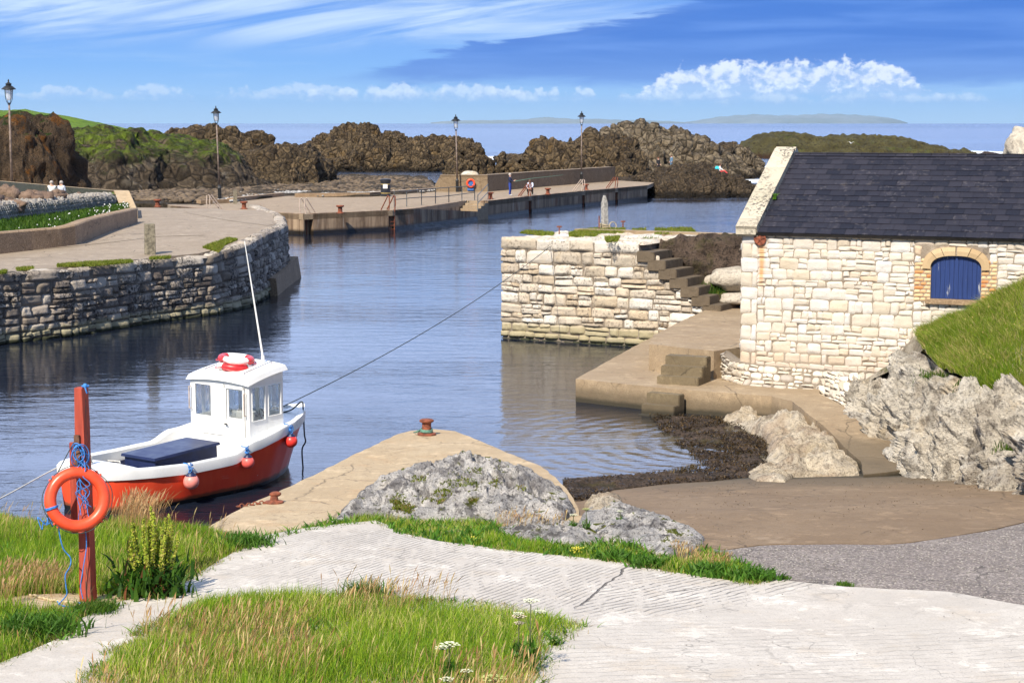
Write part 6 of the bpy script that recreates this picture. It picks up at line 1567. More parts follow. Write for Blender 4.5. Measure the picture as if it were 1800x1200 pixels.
# cockpit lining and floor
vs = []; xx = np.linspace(AFT, BH, 30); 
for x in xx:
    for s in (-1, 1):
        vs += [(x, s*(bs(x)-.13), zs(x)-.05), (x, s*(bs(x)-.135), .26)]
fs = []
for i in range(29):
    a = i*4; fs += [(a, a+4, a+5, a+1), (a+2, a+3, a+7, a+6)]
mk('cockpit_lining', vs, fs, 'white_gelcoat', boat, True)
for s in (-1, 1):
    vs = []; xx = np.linspace(AFT+.05, 2.78, 24)
    for x in xx: vs += [(x, s*(bs(x)-.148), zs(x)-.19), (x, s*(bs(x)-.15), .27)]
    mk('side_panel', vs, [(i*2, i*2+2, i*2+3, i*2+1) for i in range(23)], 'navy', boat, True)
vs = []; xx = np.linspace(AFT-.02, BH+.02, 30)
for x in xx: vs += [(x, -(bs(x)-.12), .27), (x, bs(x)-.12, .27)]
mk('cockpit_floor', vs, [(i*2, i*2+2, i*2+3, i*2+1) for i in range(29)], 'grey_floor', boat)
MB().box((AFT-.04, -(bs(AFT)-.1), .25), (AFT, bs(AFT)-.1, zs(AFT)-.0)).build('aft_bulkhead', 'white_gelcoat', boat)
MB().box((BH-.02, -(bs(BH)-.10), .25), (BH+.02, bs(BH)-.10, zs(BH)-.02)).build('bulkhead', 'white_gelcoat', boat)
# wheelhouse
ZR0, ZR1 = 2.0, 2.20; W0, W1 = .82, .72
cab = None
def wallq(o_, U, Vv, holes, th, name, parent, panes=True):
    """flat wall o+u*U+v*V with rectangular holes (u0,u1,v0,v1) in 0..1"""
    o_, U, Vv = Vector(o_), Vector(U), Vector(Vv); n_ = U.cross(Vv).normalized(); us_ = sorted({0, 1, *[h_[0] for h_ in holes], *[h_[1] for h_ in holes]}); vs_ = sorted({0, 1, *[h_[2] for h_ in holes], *[h_[3] for h_ in holes]})
    m = MB()
    for i in range(len(us_)-1):
        for j in range(len(vs_)-1):
            cu_, cv_ = (us_[i]+us_[i+1])/2, (vs_[j]+vs_[j+1])/2
            if any(h_[0] < cu_ < h_[1] and h_[2] < cv_ < h_[3] for h_ in holes): continue
            q = [o_+U*a+Vv*b for a, b in ((us_[i], vs_[j]), (us_[i+1], vs_[j]), (us_[i+1], vs_[j+1]), (us_[i], vs_[j+1]))]
            m.hexa([p-n_*th for p in q]+q)
    w_ = m.build(name, 'white_gelcoat', parent)
    bm = bmesh.new(); bm.from_mesh(w_.data); bmesh.ops.remove_doubles(bm, verts=bm.verts[:], dist=1e-4)
    sfx = [f for f in bm.faces if len([g for g in f.edges if len(g.link_faces) > 2]) == 4]
    bm.to_mesh(w_.data); bm.free()
    for h_ in holes:
        q = [o_+U*a+Vv*b-n_*th*.5 for a, b in ((h_[0], h_[2]), (h_[1], h_[2]), (h_[1], h_[3]), (h_[0], h_[3]))]
        mk('window_pane', q, [(0, 1, 2, 3)], 'window_glass', w_)
        m = MB(); e = .022; hh2 = [(h_[0], h_[2]), (h_[1], h_[2]), (h_[1], h_[3]), (h_[0], h_[3]), (h_[0], h_[2])]
        m.tube([o_+U*a+Vv*b+n_*.004 for a, b in hh2], .010, 5); m.build('window_frame', 'white_gelcoat', w_)
    return w_
zb = .27
# rear wall (camera sees it from behind); goes right down to the floor
H0 = ZR0-zb
def rz_(z): return (z-zb)/H0
wallq((CX0, W0, zb), (0, -2*W0, 0), (0, 0, H0), [(.085, .36, rz_(1.28), rz_(1.90)), (.655, .905, rz_(1.30), rz_(1.86))], .03, 'rear_wall', boat)
zd0 = zs(CX0)-.12
wallq((CX0, -W0, zd0), (CX1-CX0, W0-W1, 0), (0, 0, 1.97-zd0), [(.08, .44, (1.22-zd0)/(1.97-zd0), .97), (.54, .90, (1.30-zd0)/(1.97-zd0), 1.0-.0)] and [(.08, .46, (1.26-zd0)/(1.97-zd0), .95), (.56, .93, (1.30-zd0)/(1.97-zd0), .95)], .03, 'side_wall', boat)
wallq((CX1, W1, zd0), (CX0-CX1, W0-W1, 0), (0, 0, 1.97-zd0), [(.07, .44, (1.30-zd0)/(1.97-zd0), .95), (.54, .92, (1.26-zd0)/(1.97-zd0), .95)], .03, 'side_wall', boat)
wallq((CX1, -W1, zd0), (0, 2*W1, 0), (.0, 0, 2.08-zd0), [(.06, .47, (1.34-zd0)/(2.08-zd0), .93), (.53, .94, (1.34-zd0)/(2.08-zd0), .93)], .03, 'front_wall', boat)
# wedge between sides and sloping roof
for s in (-1, 1):
    MB().add([(CX0, s*W0, 1.965), (CX1, s*W1, 1.965), (CX1, s*W1, 2.17), (CX0, s*W0, 2.0), (CX0, s*(W0-.03), 1.965), (CX1, s*(W1-.03), 1.965), (CX1, s*(W1-.03), 2.17), (CX0, s*(W0-.03), 2.0)], [(0, 1, 2, 3), (4, 7, 6, 5), (0, 4, 5, 1), (3, 2, 6, 7)]).build('top_trim', 'white_gelcoat', boat)
# roof: crowned slab with drooped edge
vs = []; nx_, ny_ = 9, 9; X0r, X1r, Wr0, Wr1 = CX0-.07, CX1+.08, W0+.055, W1+.07
for layer in (0, 1):
    for i in range(nx_):
        for j in range(ny_):
            t_ = i/(nx_-1); v_ = -1+2*j/(ny_-1); x = X0r+(X1r-X0r)*t_; wdt = (Wr0+(Wr1-Wr0)*t_)*v_
            z = 2.0+(.20)*t_+.055*(1-v_*v_)+.03*(1-(2*t_-1)**2)
            if layer == 0: z += .06; e_ = (abs(v_) == 1) or i in (0, nx_-1); x2 = x-(.035 if i == nx_-1 else -.035 if i == 0 else 0); w2 = wdt*(.955 if abs(v_) == 1 else 1); vs.append((x2, w2, z))
            else: vs.append((x, wdt, z-.035))
idx = lambda l, i, j: l*nx_*ny_+i*ny_+j
fs = [(idx(0, i, j), idx(0, i+1, j), idx(0, i+1, j+1), idx(0, i, j+1)) for i in range(nx_-1) for j in range(ny_-1)]+[(idx(1, i, j), idx(1, i, j+1), idx(1, i+1, j+1), idx(1, i+1, j)) for i in range(nx_-1) for j in range(ny_-1)]
for i in range(nx_-1): fs += [(idx(0, i, 0), idx(1, i, 0), idx(1, i+1, 0), idx(0, i+1, 0)), (idx(0, i, ny_-1), idx(0, i+1, ny_-1), idx(1, i+1, ny_-1), idx(1, i, ny_-1))]
for j in range(ny_-1): fs += [(idx(0, 0, j), idx(0, 0, j+1), idx(1, 0, j+1), idx(1, 0, j)), (idx(0, nx_-1, j), idx(1, nx_-1, j), idx(1, nx_-1, j+1), idx(0, nx_-1, j+1))]
rf = mk('wheelhouse_roof', vs, fs, 'white_gelcoat', boat)
bm = bmesh.new(); bm.from_mesh(rf.data); bmesh.ops.recalc_face_normals(bm, faces=bm.faces[:])
for f in bm.faces: f.smooth = True
for e in bm.edges: e.smooth = not (len(e.link_faces) == 2 and e.calc_face_angle(0) > .5)
bm.to_mesh(rf.data); bm.free()
# door on the starboard half of the rear wall: seams, leaf, handle
dr = MB(); dy0, dy1 = -.17, -.72
dr.box((CX0-.036, dy1, zb+.05), (CX0-.030, dy0, 1.26)); dr.box((CX0-.036, dy1, 1.26), (CX0-.030, dy1+.05, 1.94)); dr.box((CX0-.036, dy0-.05, 1.26), (CX0-.030, dy0, 1.94)); dr.box((CX0-.036, dy1, 1.88), (CX0-.030, dy0, 1.94))
door = dr.build('door', 'white_gelcoat', boat)
MB().box((CX0-.034, dy0+.002, zb+.03), (CX0-.031, dy0+.010, 1.96)).build('door_seam', 'black_rubber', door)
h_ = MB(); h_.tube([(CX0-.03, dy0-.05, 1.18), (CX0-.08, dy0-.05, 1.18), (CX0-.085, dy0-.13, 1.17)], .013, 6); h_.build('handle', 'black_iron', door)
for y, zz_ in ((W0-.05, 1.62), (-W0+.06, 1.60)):
    MB().tube([(CX0-.03, y, zz_+.22), (CX0-.085, y, zz_+.22), (CX0-.085, y, zz_-.22), (CX0-.03, y, zz_-.22)], .012, 6).build('grab_handle', 'rust_pale', boat)
for s in (-1, 1):
    zrr = 2.13
    MB().tube([(CX0+.15, s*.55, zrr-.03), (CX0+.15, s*.55, zrr+.05), (CX1-.1, s*.52, zrr+.20), (CX1-.1, s*.52, zrr+.10)], .010, 6).build('roof_rail', 'steel', boat)
MB().tube([(CX1-.12, -.30, 2.2), (CX1-.12, -.30, 2.42)], .035, 8).build('aerial_base', 'white_gelcoat', boat)
atop = bM.inverted() @ PY(430, 424, (bM @ Vector((CX1-.12, -.30, 2.4))).y)
MB().tube([(CX1-.12, -.30, 2.40), Vector((CX1-.12, -.30, 2.4)).lerp(atop, .5), atop], [.022, .016, .008], 6).build('aerial', 'white_gelcoat', boat)
# things seen through the windows
MB().box((CX0+.25, -.62, 1.0), (CX0+.38, -.15, 1.42), bev=.03).build('seat', 'grey_floor', boat)
MB().box((CX1-.3, -.6, .95), (CX1-.04, .6, 1.22), bev=.02).build('dashboard', 'white_gelcoat', boat)
MB().torus(.15, .014, Matrix.Translation((CX1-.36, -.25, 1.28)) @ Euler((0, R(65), 0)).to_matrix().to_4x4(), sa=20, sb=6).build('steering_wheel', 'black_rubber', boat, True)
MB().tube([(CX1-.36, -.25, 1.28), (CX1-.25, -.25, 1.22)], .02, 6).build('wheel_hub', 'black_rubber', boat)
# engine box
eb = MB(); eb.hexa([(1.35, -.56, .27), (2.95, -.56, .27), (2.95, .30, .27), (1.35, .30, .27), (1.38, -.55, .80), (2.93, -.55, .88), (2.93, .29, .88), (1.38, .29, .80)])
ebo = eb.build('engine_box', 'navy', boat)
MB().hexa([(1.32, -.60, .80), (2.98, -.60, .88), (2.98, .34, .88), (1.32, .34, .80), (1.33, -.59, .85), (2.97, -.59, .93), (2.97, .33, .93), (1.33, .33, .85)]).build('lid', 'navy', ebo)
# samson post with rope turns
MB().tube([(.36, .12, .76), (.36, .12, 1.12)], .055, 10).build('samson_post', 'grey_wood', boat, False)
# fenders
def fender(px_, py_, mat, label, r, x):
    c = PY(px_, py_, 33); inv = bM.inverted()
    y = -(bs(x)*.97+r*.75); loc = bM @ Vector((x, y, .40))
    # slide along the boat until it projects onto the right column
    for _ in range(20):
        loc = bM @ Vector((x, -(bs(x)*.98+r*.8), .5)); q = proj(loc); x += (px_-q[0])*.006
    z = .5; 
    for _ in range(20): q = proj(Vector((loc.x, loc.y, z))); z -= (py_-q[1])*.006
    t = thing('fender', label, 'fender', (loc.x, loc.y, z), 0, 'round fenders hanging along the boat')
    MB().ball((0, 0, 0), r, seg=20).build('ball', mat, t, True)
    MB().lathe([(r*.72, r*.60), (r*.66, r*.86), (r*.36, r*1.12), (r*.22, r*1.35), (.0, r*1.4)], 14).build('cap', 'navy', t, True)
    top = bM @ Vector((x, -(bs(x)+.01), zs(x)+.03)); tl_ = top-Vector((loc.x, loc.y, z)); inn = bM @ Vector((x, -(bs(x)-.10), zs(x)+.03)); il = inn-Vector((loc.x, loc.y, z))
    m = MB(); m.tube([(0, 0, r*1.2), tuple(tl_*.5+Vector((0, 0, r*.4))), tuple(tl_), tuple(il)], .012, 5)
    for k in range(5): m.torus(.035, .008, Matrix.Translation((random.uniform(-.02, .02), random.uniform(-.02, .02), r*1.35+.03*k)) @ Euler((random.uniform(-.8, .8), random.uniform(-.8, .8), 0)).to_matrix().to_4x4(), sa=10, sb=5)
    m.build('lanyard', 'rope_blue', t, True)
fender(336, 846, 'fender_pink', 'faded pink round fender, the one nearest the boat stern', .148, 2.0)
fender(436, 812, 'fender_coral', 'coral round fender hanging in the middle of the three', .125, 3.4)
fender(512, 775, 'fender_red', 'bright red round fender nearest the bow', .128, 4.5)
# two rings on the roof
def cork_ring(c, rot, label):
    t = thing('roof_life_ring', label, 'life ring', c, 0, 'red and white life rings stacked on the wheelhouse roof'); t.rotation_euler = rot
    for k in range(4):
        MB().torus(.29, .075, a0=k*math.pi/2+.02, a1=(k+1)*math.pi/2-.02, sa=10, sb=10).build('ring_section', 'ring_white' if k % 2 else 'ring_red', t, True)
    m = MB()
    for k in range(4):
        a = k*math.pi/2; b_ = a+math.pi/2; pts = []
        for j in range(9): an = a+(b_-a)*j/8; rr_ = .375+.02*math.sin(j/8*math.pi); pts.append((rr_*math.cos(an), rr_*math.sin(an), -.05*math.sin(j/8*math.pi)))
        m.tube(pts, .008, 5)
    m.build('grab_line', 'ring_red', t)
rc = bM @ Vector((4.02, .03, 2.24))
cork_ring(rc, (R(2), R(3), .9), 'lower of the two red and white rings, mostly hidden on the wheelhouse roof')
cork_ring(rc+Vector((.02, .03, .135)), (R(3), R(-5), 2.45), 'upper red and white ring lying on the wheelhouse roof')
# ropes
def rope(name, pts, r, mat, label, sag=0.0, n=40, jit=0.0):
    P_ = [Vector(p) for p in pts]
    if len(P_) == 2: q = [P_[0].lerp(P_[1], i/n)-Vector((0, 0, sag*4*(i/n)*(1-i/n))) for i in range(n+1)]
    else: q = [Vector(v) for v in spline([tuple(p) for p in P_], n)]
    if jit: q = [v+Vector((random.uniform(-jit, jit), random.uniform(-jit, jit), random.uniform(-jit, jit))) for v in q]
    o = MB().tube(q, r, 6).build(name, mat, None, True); return tag(o, label, 'rope')
bowp = bM @ Vector((5.35, .05, zs(5.35)+.05))
bollc = bM @ Vector((5.1, .0, zs(5.1)+.0))
rope('mooring_rope', [bollc+Vector((0, 0, .08)), PY(990, 415, 60.2)], .010, 'rope_dark', 'long thin mooring rope from the boat across the water to the stone pier', sag=.32)
e1 = PY(533, 712, bM.to_translation().y+4.75); ex = bM @ Vector((5.6, -.36, zs(5.6)+.02))
q3 = PY(535, 762, 37.0); q4 = PY(531, 790, 36.9); q5 = PY(533, 838, 36.8); q5.z = -.05
rope('bow_rope', [bollc, (bollc+ex)/2+Vector((0, 0, .02)), PY(530, 706, ex.y), PY(533, 720, ex.y-.1), q3, PY(537, 776, 36.9), q4, q5], .016, 'rope_dark', 'dark rope hanging over the bow of the boat down into the water', n=50)
stp = bM @ Vector((.36, .12, .95))
rope('stern_rope', [stp, PY(100, 822, 32.8), PY(0, 876, 30.2), PY(-160, 955, 27.2)], .014, 'rope_white', 'pale rope from the boat stern leading out of the left side', n=40)
m = MB()
for k in range(5): m.torus(.072, .016, Matrix.Translation(Vector((0, 0, .80+.04*k))) @ Euler((.15*math.sin(k*2), .15*math.cos(k*3), 0)).to_matrix().to_4x4(), sa=14, sb=5)
m.tube([(.07, 0, .80), (.3, -.15, .79), (.5, -.3, .785), (.62, -.15, .785), (.55, .1, .785)], .016, 5)
o = m.build('rope_coil', 'rope_white', smooth=True); o.matrix_world = bM @ Matrix.Translation((.36, .12, 0)); tag(o, 'off white rope turned round the post on the boat aft deck', 'rope')

# ------------------------------------------------------------------ jetty bollard and cleat
jb = PT(750, 764, ZJ); t = thing('bollard', 'rusty bollard with green rope at the point of the sandy jetty', 'bollard', jb+Vector((0, 0, .0)), 0, 'rusty bollards of the harbour')
MB().lathe([(.19, 0), (.19, .035), (.10, .05), (.092, .24), (.11, .26)], 18).build('stem', 'rust', t, auto=40)
MB().lathe([(.11, .26), (.145, .275), (.15, .305), (.12, .325), (.01, .33)], 18).build('cap', 'rust', t, auto=40)
m = MB()
for k in range(3): m.torus(.118, .014, Matrix.Translation((0, 0, .07+.025*k)) @ Euler((.06*k, .05, 0)).to_matrix().to_4x4(), sa=20, sb=5)
m.tube([(-.11, 0, .08), (-.22, .03, .05), (-.27, .12, .03)], .014, 5); m.tube([(-.12, .02, .1), (-.2, -.04, .08), (-.24, .0, .05)], .014, 5)
o = m.build('rope_coil', 'rope_green', smooth=True); o.location = jb; tag(o, 'green rope tied round the foot of the rusty jetty bollard', 'rope')
cb_ = PT(482, 884, ZJ); t = thing('mooring_cleat', 'rusty mooring horn with a short chain on the jetty edge beside the boat', 'cleat', cb_, .3)
MB().lathe([(.15, 0), (.15, .03), (.07, .05), (.055, .12)], 14).build('base', 'rust', t, auto=40)
MB().ball((0.02, 0, .145), .075, sq=(1.3, .8, .6)).build('horn', 'rust', t, True)
m = MB()
for k in range(9): m.torus(.035, .010, Matrix.Translation((-.15-.055*k, -.03-.02*k+.015*math.sin(k), .022)) @ Euler((R(90)*(k % 2), 0, -.3)).to_matrix().to_4x4(), sa=10, sb=5)
m.build('chain', 'rust', t, True)

# ------------------------------------------------------------------ red post with the life ring
pb_ = PT(156, 1057, TN); ptop = PY(139.5, 682, pb_.y-.05); H_ = ptop.z-pb_.z
lean = math.atan2(ptop.x-pb_.x, H_)
post = thing('timber_post', 'tall weathered red timber post carrying the orange life ring', 'post', pb_, 0)
post.rotation_euler = (0, lean, R(-18))
def beam(m, p0, p1, w0, w1, d0, d1, rz=0.0):
    q = []
    for p, w_, d_ in ((p0, w0, d0), (p1, w1, d1)):
        for sx, sy in ((-1, -1), (1, -1), (1, 1), (-1, 1)):
            q.append(Vector(p)+Vector((sx*w_/2*math.cos(rz)-sy*d_/2*math.sin(rz), sx*w_/2*math.sin(rz)+sy*d_/2*math.cos(rz), 0)))
    return m.hexa(q)
def rough_up(o, a=.004, cuts=6, bev=.008):
    bm = bmesh.new(); bm.from_mesh(o.data); bmesh.ops.bevel(bm, geom=bm.edges[:], offset=bev, segments=2, affect='EDGES'); long_ = [e for e in bm.edges if e.calc_length() > .3]; bmesh.ops.subdivide_edges(bm, edges=long_, cuts=cuts, use_grid_fill=True)
    for v in bm.verts: v.co += Vector((random.gauss(0, a), random.gauss(0, a), 0))
    for f in bm.faces: f.smooth = False
    bm.to_mesh(o.data); bm.free(); return o
m = MB(); beam(m, (0, 0, -.2), (0, 0, H_), .148, .120, .15, .125); rough_up(m.build('upright', 'red_wood', post))
m = MB(); beam(m, (-.02, -.085, 1.55), (-.02, -.083, 1.98), .07, .07, .03, .03); rough_up(m.build('batten', 'brown_wood', post), .002, 2, .004)
m = MB(); m.torus(.035, .012, Matrix.Translation((.05, .02, H_+.015)), sa=12, sb=6); m.ball((.06, 0, H_+.02), .03, seg=8); m.tube([(.07, -.03, H_+.02), (.11, -.05, H_-.06)], .010, 5); m.build('rope_knot', 'rope_blue', post, True)
# second, short stake behind, and the prop
sk = MB(); a_ = PY(127, 777, pb_.y+.15); b_ = PY(134, 935, pb_.y+.15); 
beam(sk, (b_.x, b_.y, b_.z), (a_.x, a_.y, a_.z), .11, .06, .06, .05, .2); o = rough_up(sk.build('stake', 'red_wood'), .002, 3, .005); tag(o, 'short red stake standing behind the tall red post inside the ring', 'stake')
# life ring
rcn = PY(136, 877, pb_.y-.19)
ring = thing('life_ring', 'large orange life ring hanging on the tall red post', 'life ring', rcn)
ring.rotation_euler = (R(90-10), R(4), R(22))
MB().torus(.305, .068, sa=64, sb=20, flat=.95).build('ring', 'ring_orange', ring, True)
for k in range(4):
    a = R(40+90*k)+.2; ca, sa_ = math.cos(a), math.sin(a)
    lm = MB()
    for da in (-.07, .07): lm.box((-.02, -.011, -.012), (.02, .011, .014), M=Matrix.Translation((.372*math.cos(a+da), .372*math.sin(a+da), .0)) @ Euler((0, 0, a+da)).to_matrix().to_4x4(), bev=.004)
    lm.build('rope_lug', 'ring_orange', ring, True)
m = MB()
for k in range(4):
    a = R(40+90*k)+.2; pts = []
    for j in range(13): an = a+math.pi/2*j/12; rr_ = .374+.016*math.sin(math.pi*j/12)*(1+.5*(k % 2)); pts.append((rr_*math.cos(an), rr_*math.sin(an), .02+.02*math.sin(j)))
    m.tube(pts, .005, 5)
m.build('grab_line', 'rope_dark', ring, True)
a = R(197); m = MB()
for k in range(3): m.torus(.073, .007, Matrix.Translation((.305*math.cos(a+.025*k), .305*math.sin(a+.025*k), 0)) @ Euler((R(90), 0, a+.03*k)).to_matrix().to_4x4(), sa=16, sb=5)
o = m.build('ring_lashing', 'rope_blue', ring, True)
# blue throwing line: coils, tangle and tails
m = MB(); pc_ = Vector((pb_.x, pb_.y-.10, 0))
cz = PY(140, 800, pb_.y-.1)
for k in range(7):
    cx_ = random.uniform(-.05, .05); m.torus(random.uniform(.07, .105), .006, Matrix.Translation(Vector((cz.x+cx_, cz.y+random.uniform(-.06, .03), cz.z+random.uniform(-.06, .05)))) @ Euler((R(90)+random.uniform(-.5, .5), random.uniform(-.4, .4), random.uniform(-.9, .9))).to_matrix().to_4x4() @ Matrix.Diagonal((1, 1.3, 1, 1)), sa=20, sb=5)
def rnd3(s): return Vector((random.uniform(-s, s), random.uniform(-s*.4, s*.4), random.uniform(-s, s)))
for k in range(7):
    x0_ = random.uniform(-.07, .08); pts = [cz+Vector((x0_, -.03, -.05))]; z_ = cz.z-.1; drop = random.uniform(.45, .85)
    for j in range(1, 7): pts.append(Vector((cz.x+x0_*.6+random.uniform(-.07, .11), cz.y-.04+random.uniform(-.05, .03), cz.z-.05-drop*j/6)))
    q = [Vector(v) for v in spline([tuple(p) for p in pts], 30)]; m.tube(q, .005, 5)
tail = [PY(a, b, pb_.y-.25+c) for a, b, c in ((103, 925, .0), (106, 945, 0), (112, 965, 0), (124, 980, 0), (123, 995, 0), (115, 1010, 0), (116, 1030, 0), (117, 1045, .0), (102, 1062, .0))]
m.tube([Vector(v) for v in spline([tuple(p) for p in tail], 50)], .0075, 5)
tail2 = [PY(a, b, pb_.y-.16) for a, b in ((150, 930), (152, 960), (146, 1000), (142, 1030), (146, 1052))]
m.tube([Vector(v) for v in spline([tuple(p) for p in tail2], 40)], .0065, 5)
gl = [PT(a, b, TN)+Vector((0, 0, .02)) for a, b in ((100, 1058), (108, 1066), (125, 1069), (143, 1068), (140, 1062), (120, 1060))]
m.tube([Vector(v) for v in spline([tuple(p) for p in gl], 40)], .009, 5)
for (a, b) in ((80, 912), (78, 920), (92, 915)):
    c = PY(a, b, pb_.y+.1); pts = [c+rnd3(.08) for _ in range(7)]; m.tube([Vector(v) for v in spline([tuple(p) for p in pts], 40)], .0065, 5)
o = m.build('throwing_line', 'rope_blue', None, True); tag(o, 'tangled blue rope looped over the red post and trailing to the ground', 'rope')
rope('tether_rope', [PY(129, 778, pb_.y-.05), PY(113, 808, pb_.y-.15), PY(96, 842, pb_.y-.2), PY(86, 870, pb_.y-.2), PY(84, 905, pb_.y-.2), PY(92, 925, pb_.y-.2)], .006, 'rope_dark', 'thin dark cord running from the short stake down the left of the orange ring', n=40)
tw = [PT(a, b, TN)+Vector((0, 0, .02)) for a, b in ((52, 1047), (75, 1053), (95, 1058), (120, 1060), (148, 1062), (160, 1063), (150, 1067), (120, 1064))]
rope('ground_rope', tw, .016, 'rope_tan', 'old frayed tan rope lying on the gravel at the foot of the red post', n=60, jit=.008)

# ------------------------------------------------------------------ plants
G1 = px2([(120, 1330), (140, 1215), (205, 1145), (255, 1108), (300, 1085), (350, 1062), (440, 1052), (520, 1052), (600, 1053), (700, 1056), (800, 1061), (870, 1069), (950, 1085), (1038, 1107), (990, 1130), (960, 1165), (938, 1215), (900, 1330)], TN)
G2 = px2([(-200, 900), (0, 908), (60, 920), (130, 930), (220, 915), (325, 928), (380, 935), (440, 952), (428, 970), (390, 985), (345, 1012), (330, 1025), (300, 1033), (230, 1056), (196, 1066), (150, 1088), (132, 1118), (60, 1148), (0, 1176), (-300, 1300)], TN)
G3 = px2([(430, 955), (480, 942), (560, 925), (600, 915), (650, 905), (700, 910), (800, 914), (860, 915), (880, 935), (940, 955), (1000, 962), (1060, 955), (1110, 958), (1150, 978), (1200, 985), (1245, 962), (1290, 985), (1350, 1022), (1325, 1028), (1180, 1007), (1100, 990), (900, 972), (770, 958), (700, 942), (660, 922), (560, 934), (470, 952)], TN)
def bare(g):     # bare gravel round the post
    c = PT(140, 1056, TN); return ((g[:, 0]-c.x+.15)/.75)**2+((g[:, 1]-c.y+.05)/.42)**2 > 1+.4*fbm(np.concatenate([g*3, g[:, :1]*0], 1), 2, 3)
tag(sheet('bare_ground', [(PT(140, 1056, TN).x-.15+.85*math.cos(a), PT(140, 1056, TN).y-.05+.5*math.sin(a)) for a in np.linspace(0, 2*math.pi, 24)[:-1]], lambda x, y: TN(x, y)+.005, 'sandy_concrete', .1, .12, jit=.02), kind='structure')
GRN = ((.13, .25, .015), (.30, .41, .03), (.58, .50, .20))
def gpatch(poly, n, h, keep=None, wts=(.45, .40, .15), width=.011, lean=.5, zf=TN):
    pts = scatter(poly, n, zf, keep); pts[:, 2] -= .05
    hh_ = rng.uniform(h[0], h[1], len(pts))*(1+.35*fbm(pts*[.8, .8, 0], 3, 21)); e = polydist(pts[:, :2], poly); hh_ = hh_*np.clip(.45+e*1.6, .45, 1)
    return blades('grass', pts, 'grass', h=hh_, width=width, lean=lean, cols=grasscol(len(pts), pts, GRN, wts), winddir=(.12, .03))
gpatch(G1, 62000, (.12, .30), wts=(.42, .46, .12))
gpatch(G2, 56000, (.14, .32), bare, wts=(.5, .4, .10))
gpatch(G3, 30000, (.07, .20), wts=(.45, .45, .10))
for (x, y, n_, r_, lb) in ((163, 1076, 1100, .13, 'small round green tussock in front of the red post foot'), (1093, 1017, 0, .1, ''), (1483, 1029, 260, .05, 'tiny grass tuft on the joint between pale ramp and gravel road'), (1378, 1016, 160, .035, 'tiniest grass tuft at the left end of the gravel road joint')):
    if not n_: continue
    c = PT(x, y, TN); pts = np.array([(c.x+random.gauss(0, r_), c.y+random.gauss(0, r_), c.z) for _ in range(n_)])
    o = blades('grass_tussock', pts, 'grass', h=(r_*.6, r_*1.3), width=.012, lean=.8, cols=grasscol(len(pts), pts, ((.04, .11, .01), (.09, .18, .015), (.14, .2, .03))), kind=None); tag(o, lb, 'grass tuft')
# dry seeded stalks standing over the green
def stalks(poly, n, h, keep=None, cols=((.46, .30, .13), (.55, .42, .20), (.34, .18, .08)), wind=(.16, .05)):
    pts = scatter(poly, n*3, TN, keep); m_ = fbm(pts*[.7, .7, 0], 3, 44); pts = pts[np.argsort(-m_-rng.random(len(m_))*.7)][:n]
    c = np.array(cols)[rng.integers(0, len(cols), len(pts))]*rng.uniform(.75, 1.25, (len(pts), 1)); hh_ = rng.uniform(h[0], h[1], len(pts))
    ln_ = rng.uniform(0, .42, len(pts)); an = rng.uniform(0, 6.28, len(pts)); bend = np.stack([np.cos(an)*ln_+wind[0], np.sin(an)*ln_+wind[1], 0*ln_], 1)
    # stalk as a thin blade, head as a fat short spindle
    V_ = []; F_ = []; C_ = []; 
    side = np.stack([np.cos(an+1), np.sin(an+1), 0*an], 1); k = 0
    ts = [0, .35, .7, .78, .86, .94, 1.0]; ww_ = [.004, .0035, .003, .010, .012, .008, .001]
    rows_ = []
    for t_, w_ in zip(ts, ww_):
        c_ = pts+np.stack([0*hh_, 0*hh_, hh_*t_*(1-.12*t_*t_)], 1)+bend*(hh_*t_**2)[:, None]; rows_ += [c_-side*w_*.5, c_+side*w_*.5]
    for r_ in (side,):
        A_ = np.stack(rows_, 1).reshape(-1, 3); b_ = np.arange(len(pts))*14
        Q = np.concatenate([np.stack([b_+2*i, b_+2*i+1, b_+2*i+3, b_+2*i+2], 1) for i in range(6)]); 
    o = mk('dry_grass', A_, Q, 'grass', col=np.repeat(c, 14, axis=0)); o['kind'] = 'stuff'; return o
def ragged(poly, n, h=(.04, .13), s=.07):
    B_ = np.array(resample(poly, .05)); q = B_[rng.integers(0, len(B_), n)]+rng.normal(0, s, (n, 2)); pts = np.array([(x, y, TN(x, y)) for x, y in q])
    m_ = fbm(pts*[2.2, 2.2, 0], 3, 61) > -.15; pts = pts[m_]
    blades('grass', pts, 'grass', h=h, width=.012, lean=1.3, cols=grasscol(len(pts), pts, ((.09, .17, .015), (.20, .28, .03), (.40, .30, .14)), (.4, .35, .25)), winddir=(0, 0))
ragged(G1, 5200); ragged(G2, 4200); ragged(G3, 4600, (.03, .10), .05)
def herbs(poly, n, keep=None):
    c_ = scatter(poly, n, TN, keep); pts = np.repeat(c_, 9, 0)+rng.normal(0, .045, (n*9, 3))*[1, 1, .2]
    blades('weeds', pts, 'leaf', h=(.06, .17), width=.032, lean=1.3, cols=grasscol(len(pts), pts, ((.05, .14, .015), (.09, .21, .02), (.16, .26, .04))), winddir=(0, 0))
herbs(G1, 420); herbs(G2, 330, bare); herbs(G3, 260)
def thatch(poly, n, keep=None):
    pts = scatter(poly, n, TN, keep); blades('thatch', pts, 'grass', h=(.05, .14), width=.012, lean=2.0, cols=np.array([(.24, .17, .08), (.34, .26, .13), (.14, .10, .05)])[rng.integers(0, 3, len(pts))]*rng.uniform(.6, 1.2, (len(pts), 1)), winddir=(0, 0))
thatch(G1, 9000); thatch(G2, 8000, bare)
stalks(G1, 1700, (.30, .50)); stalks(G2, 420, (.32, .52), bare)
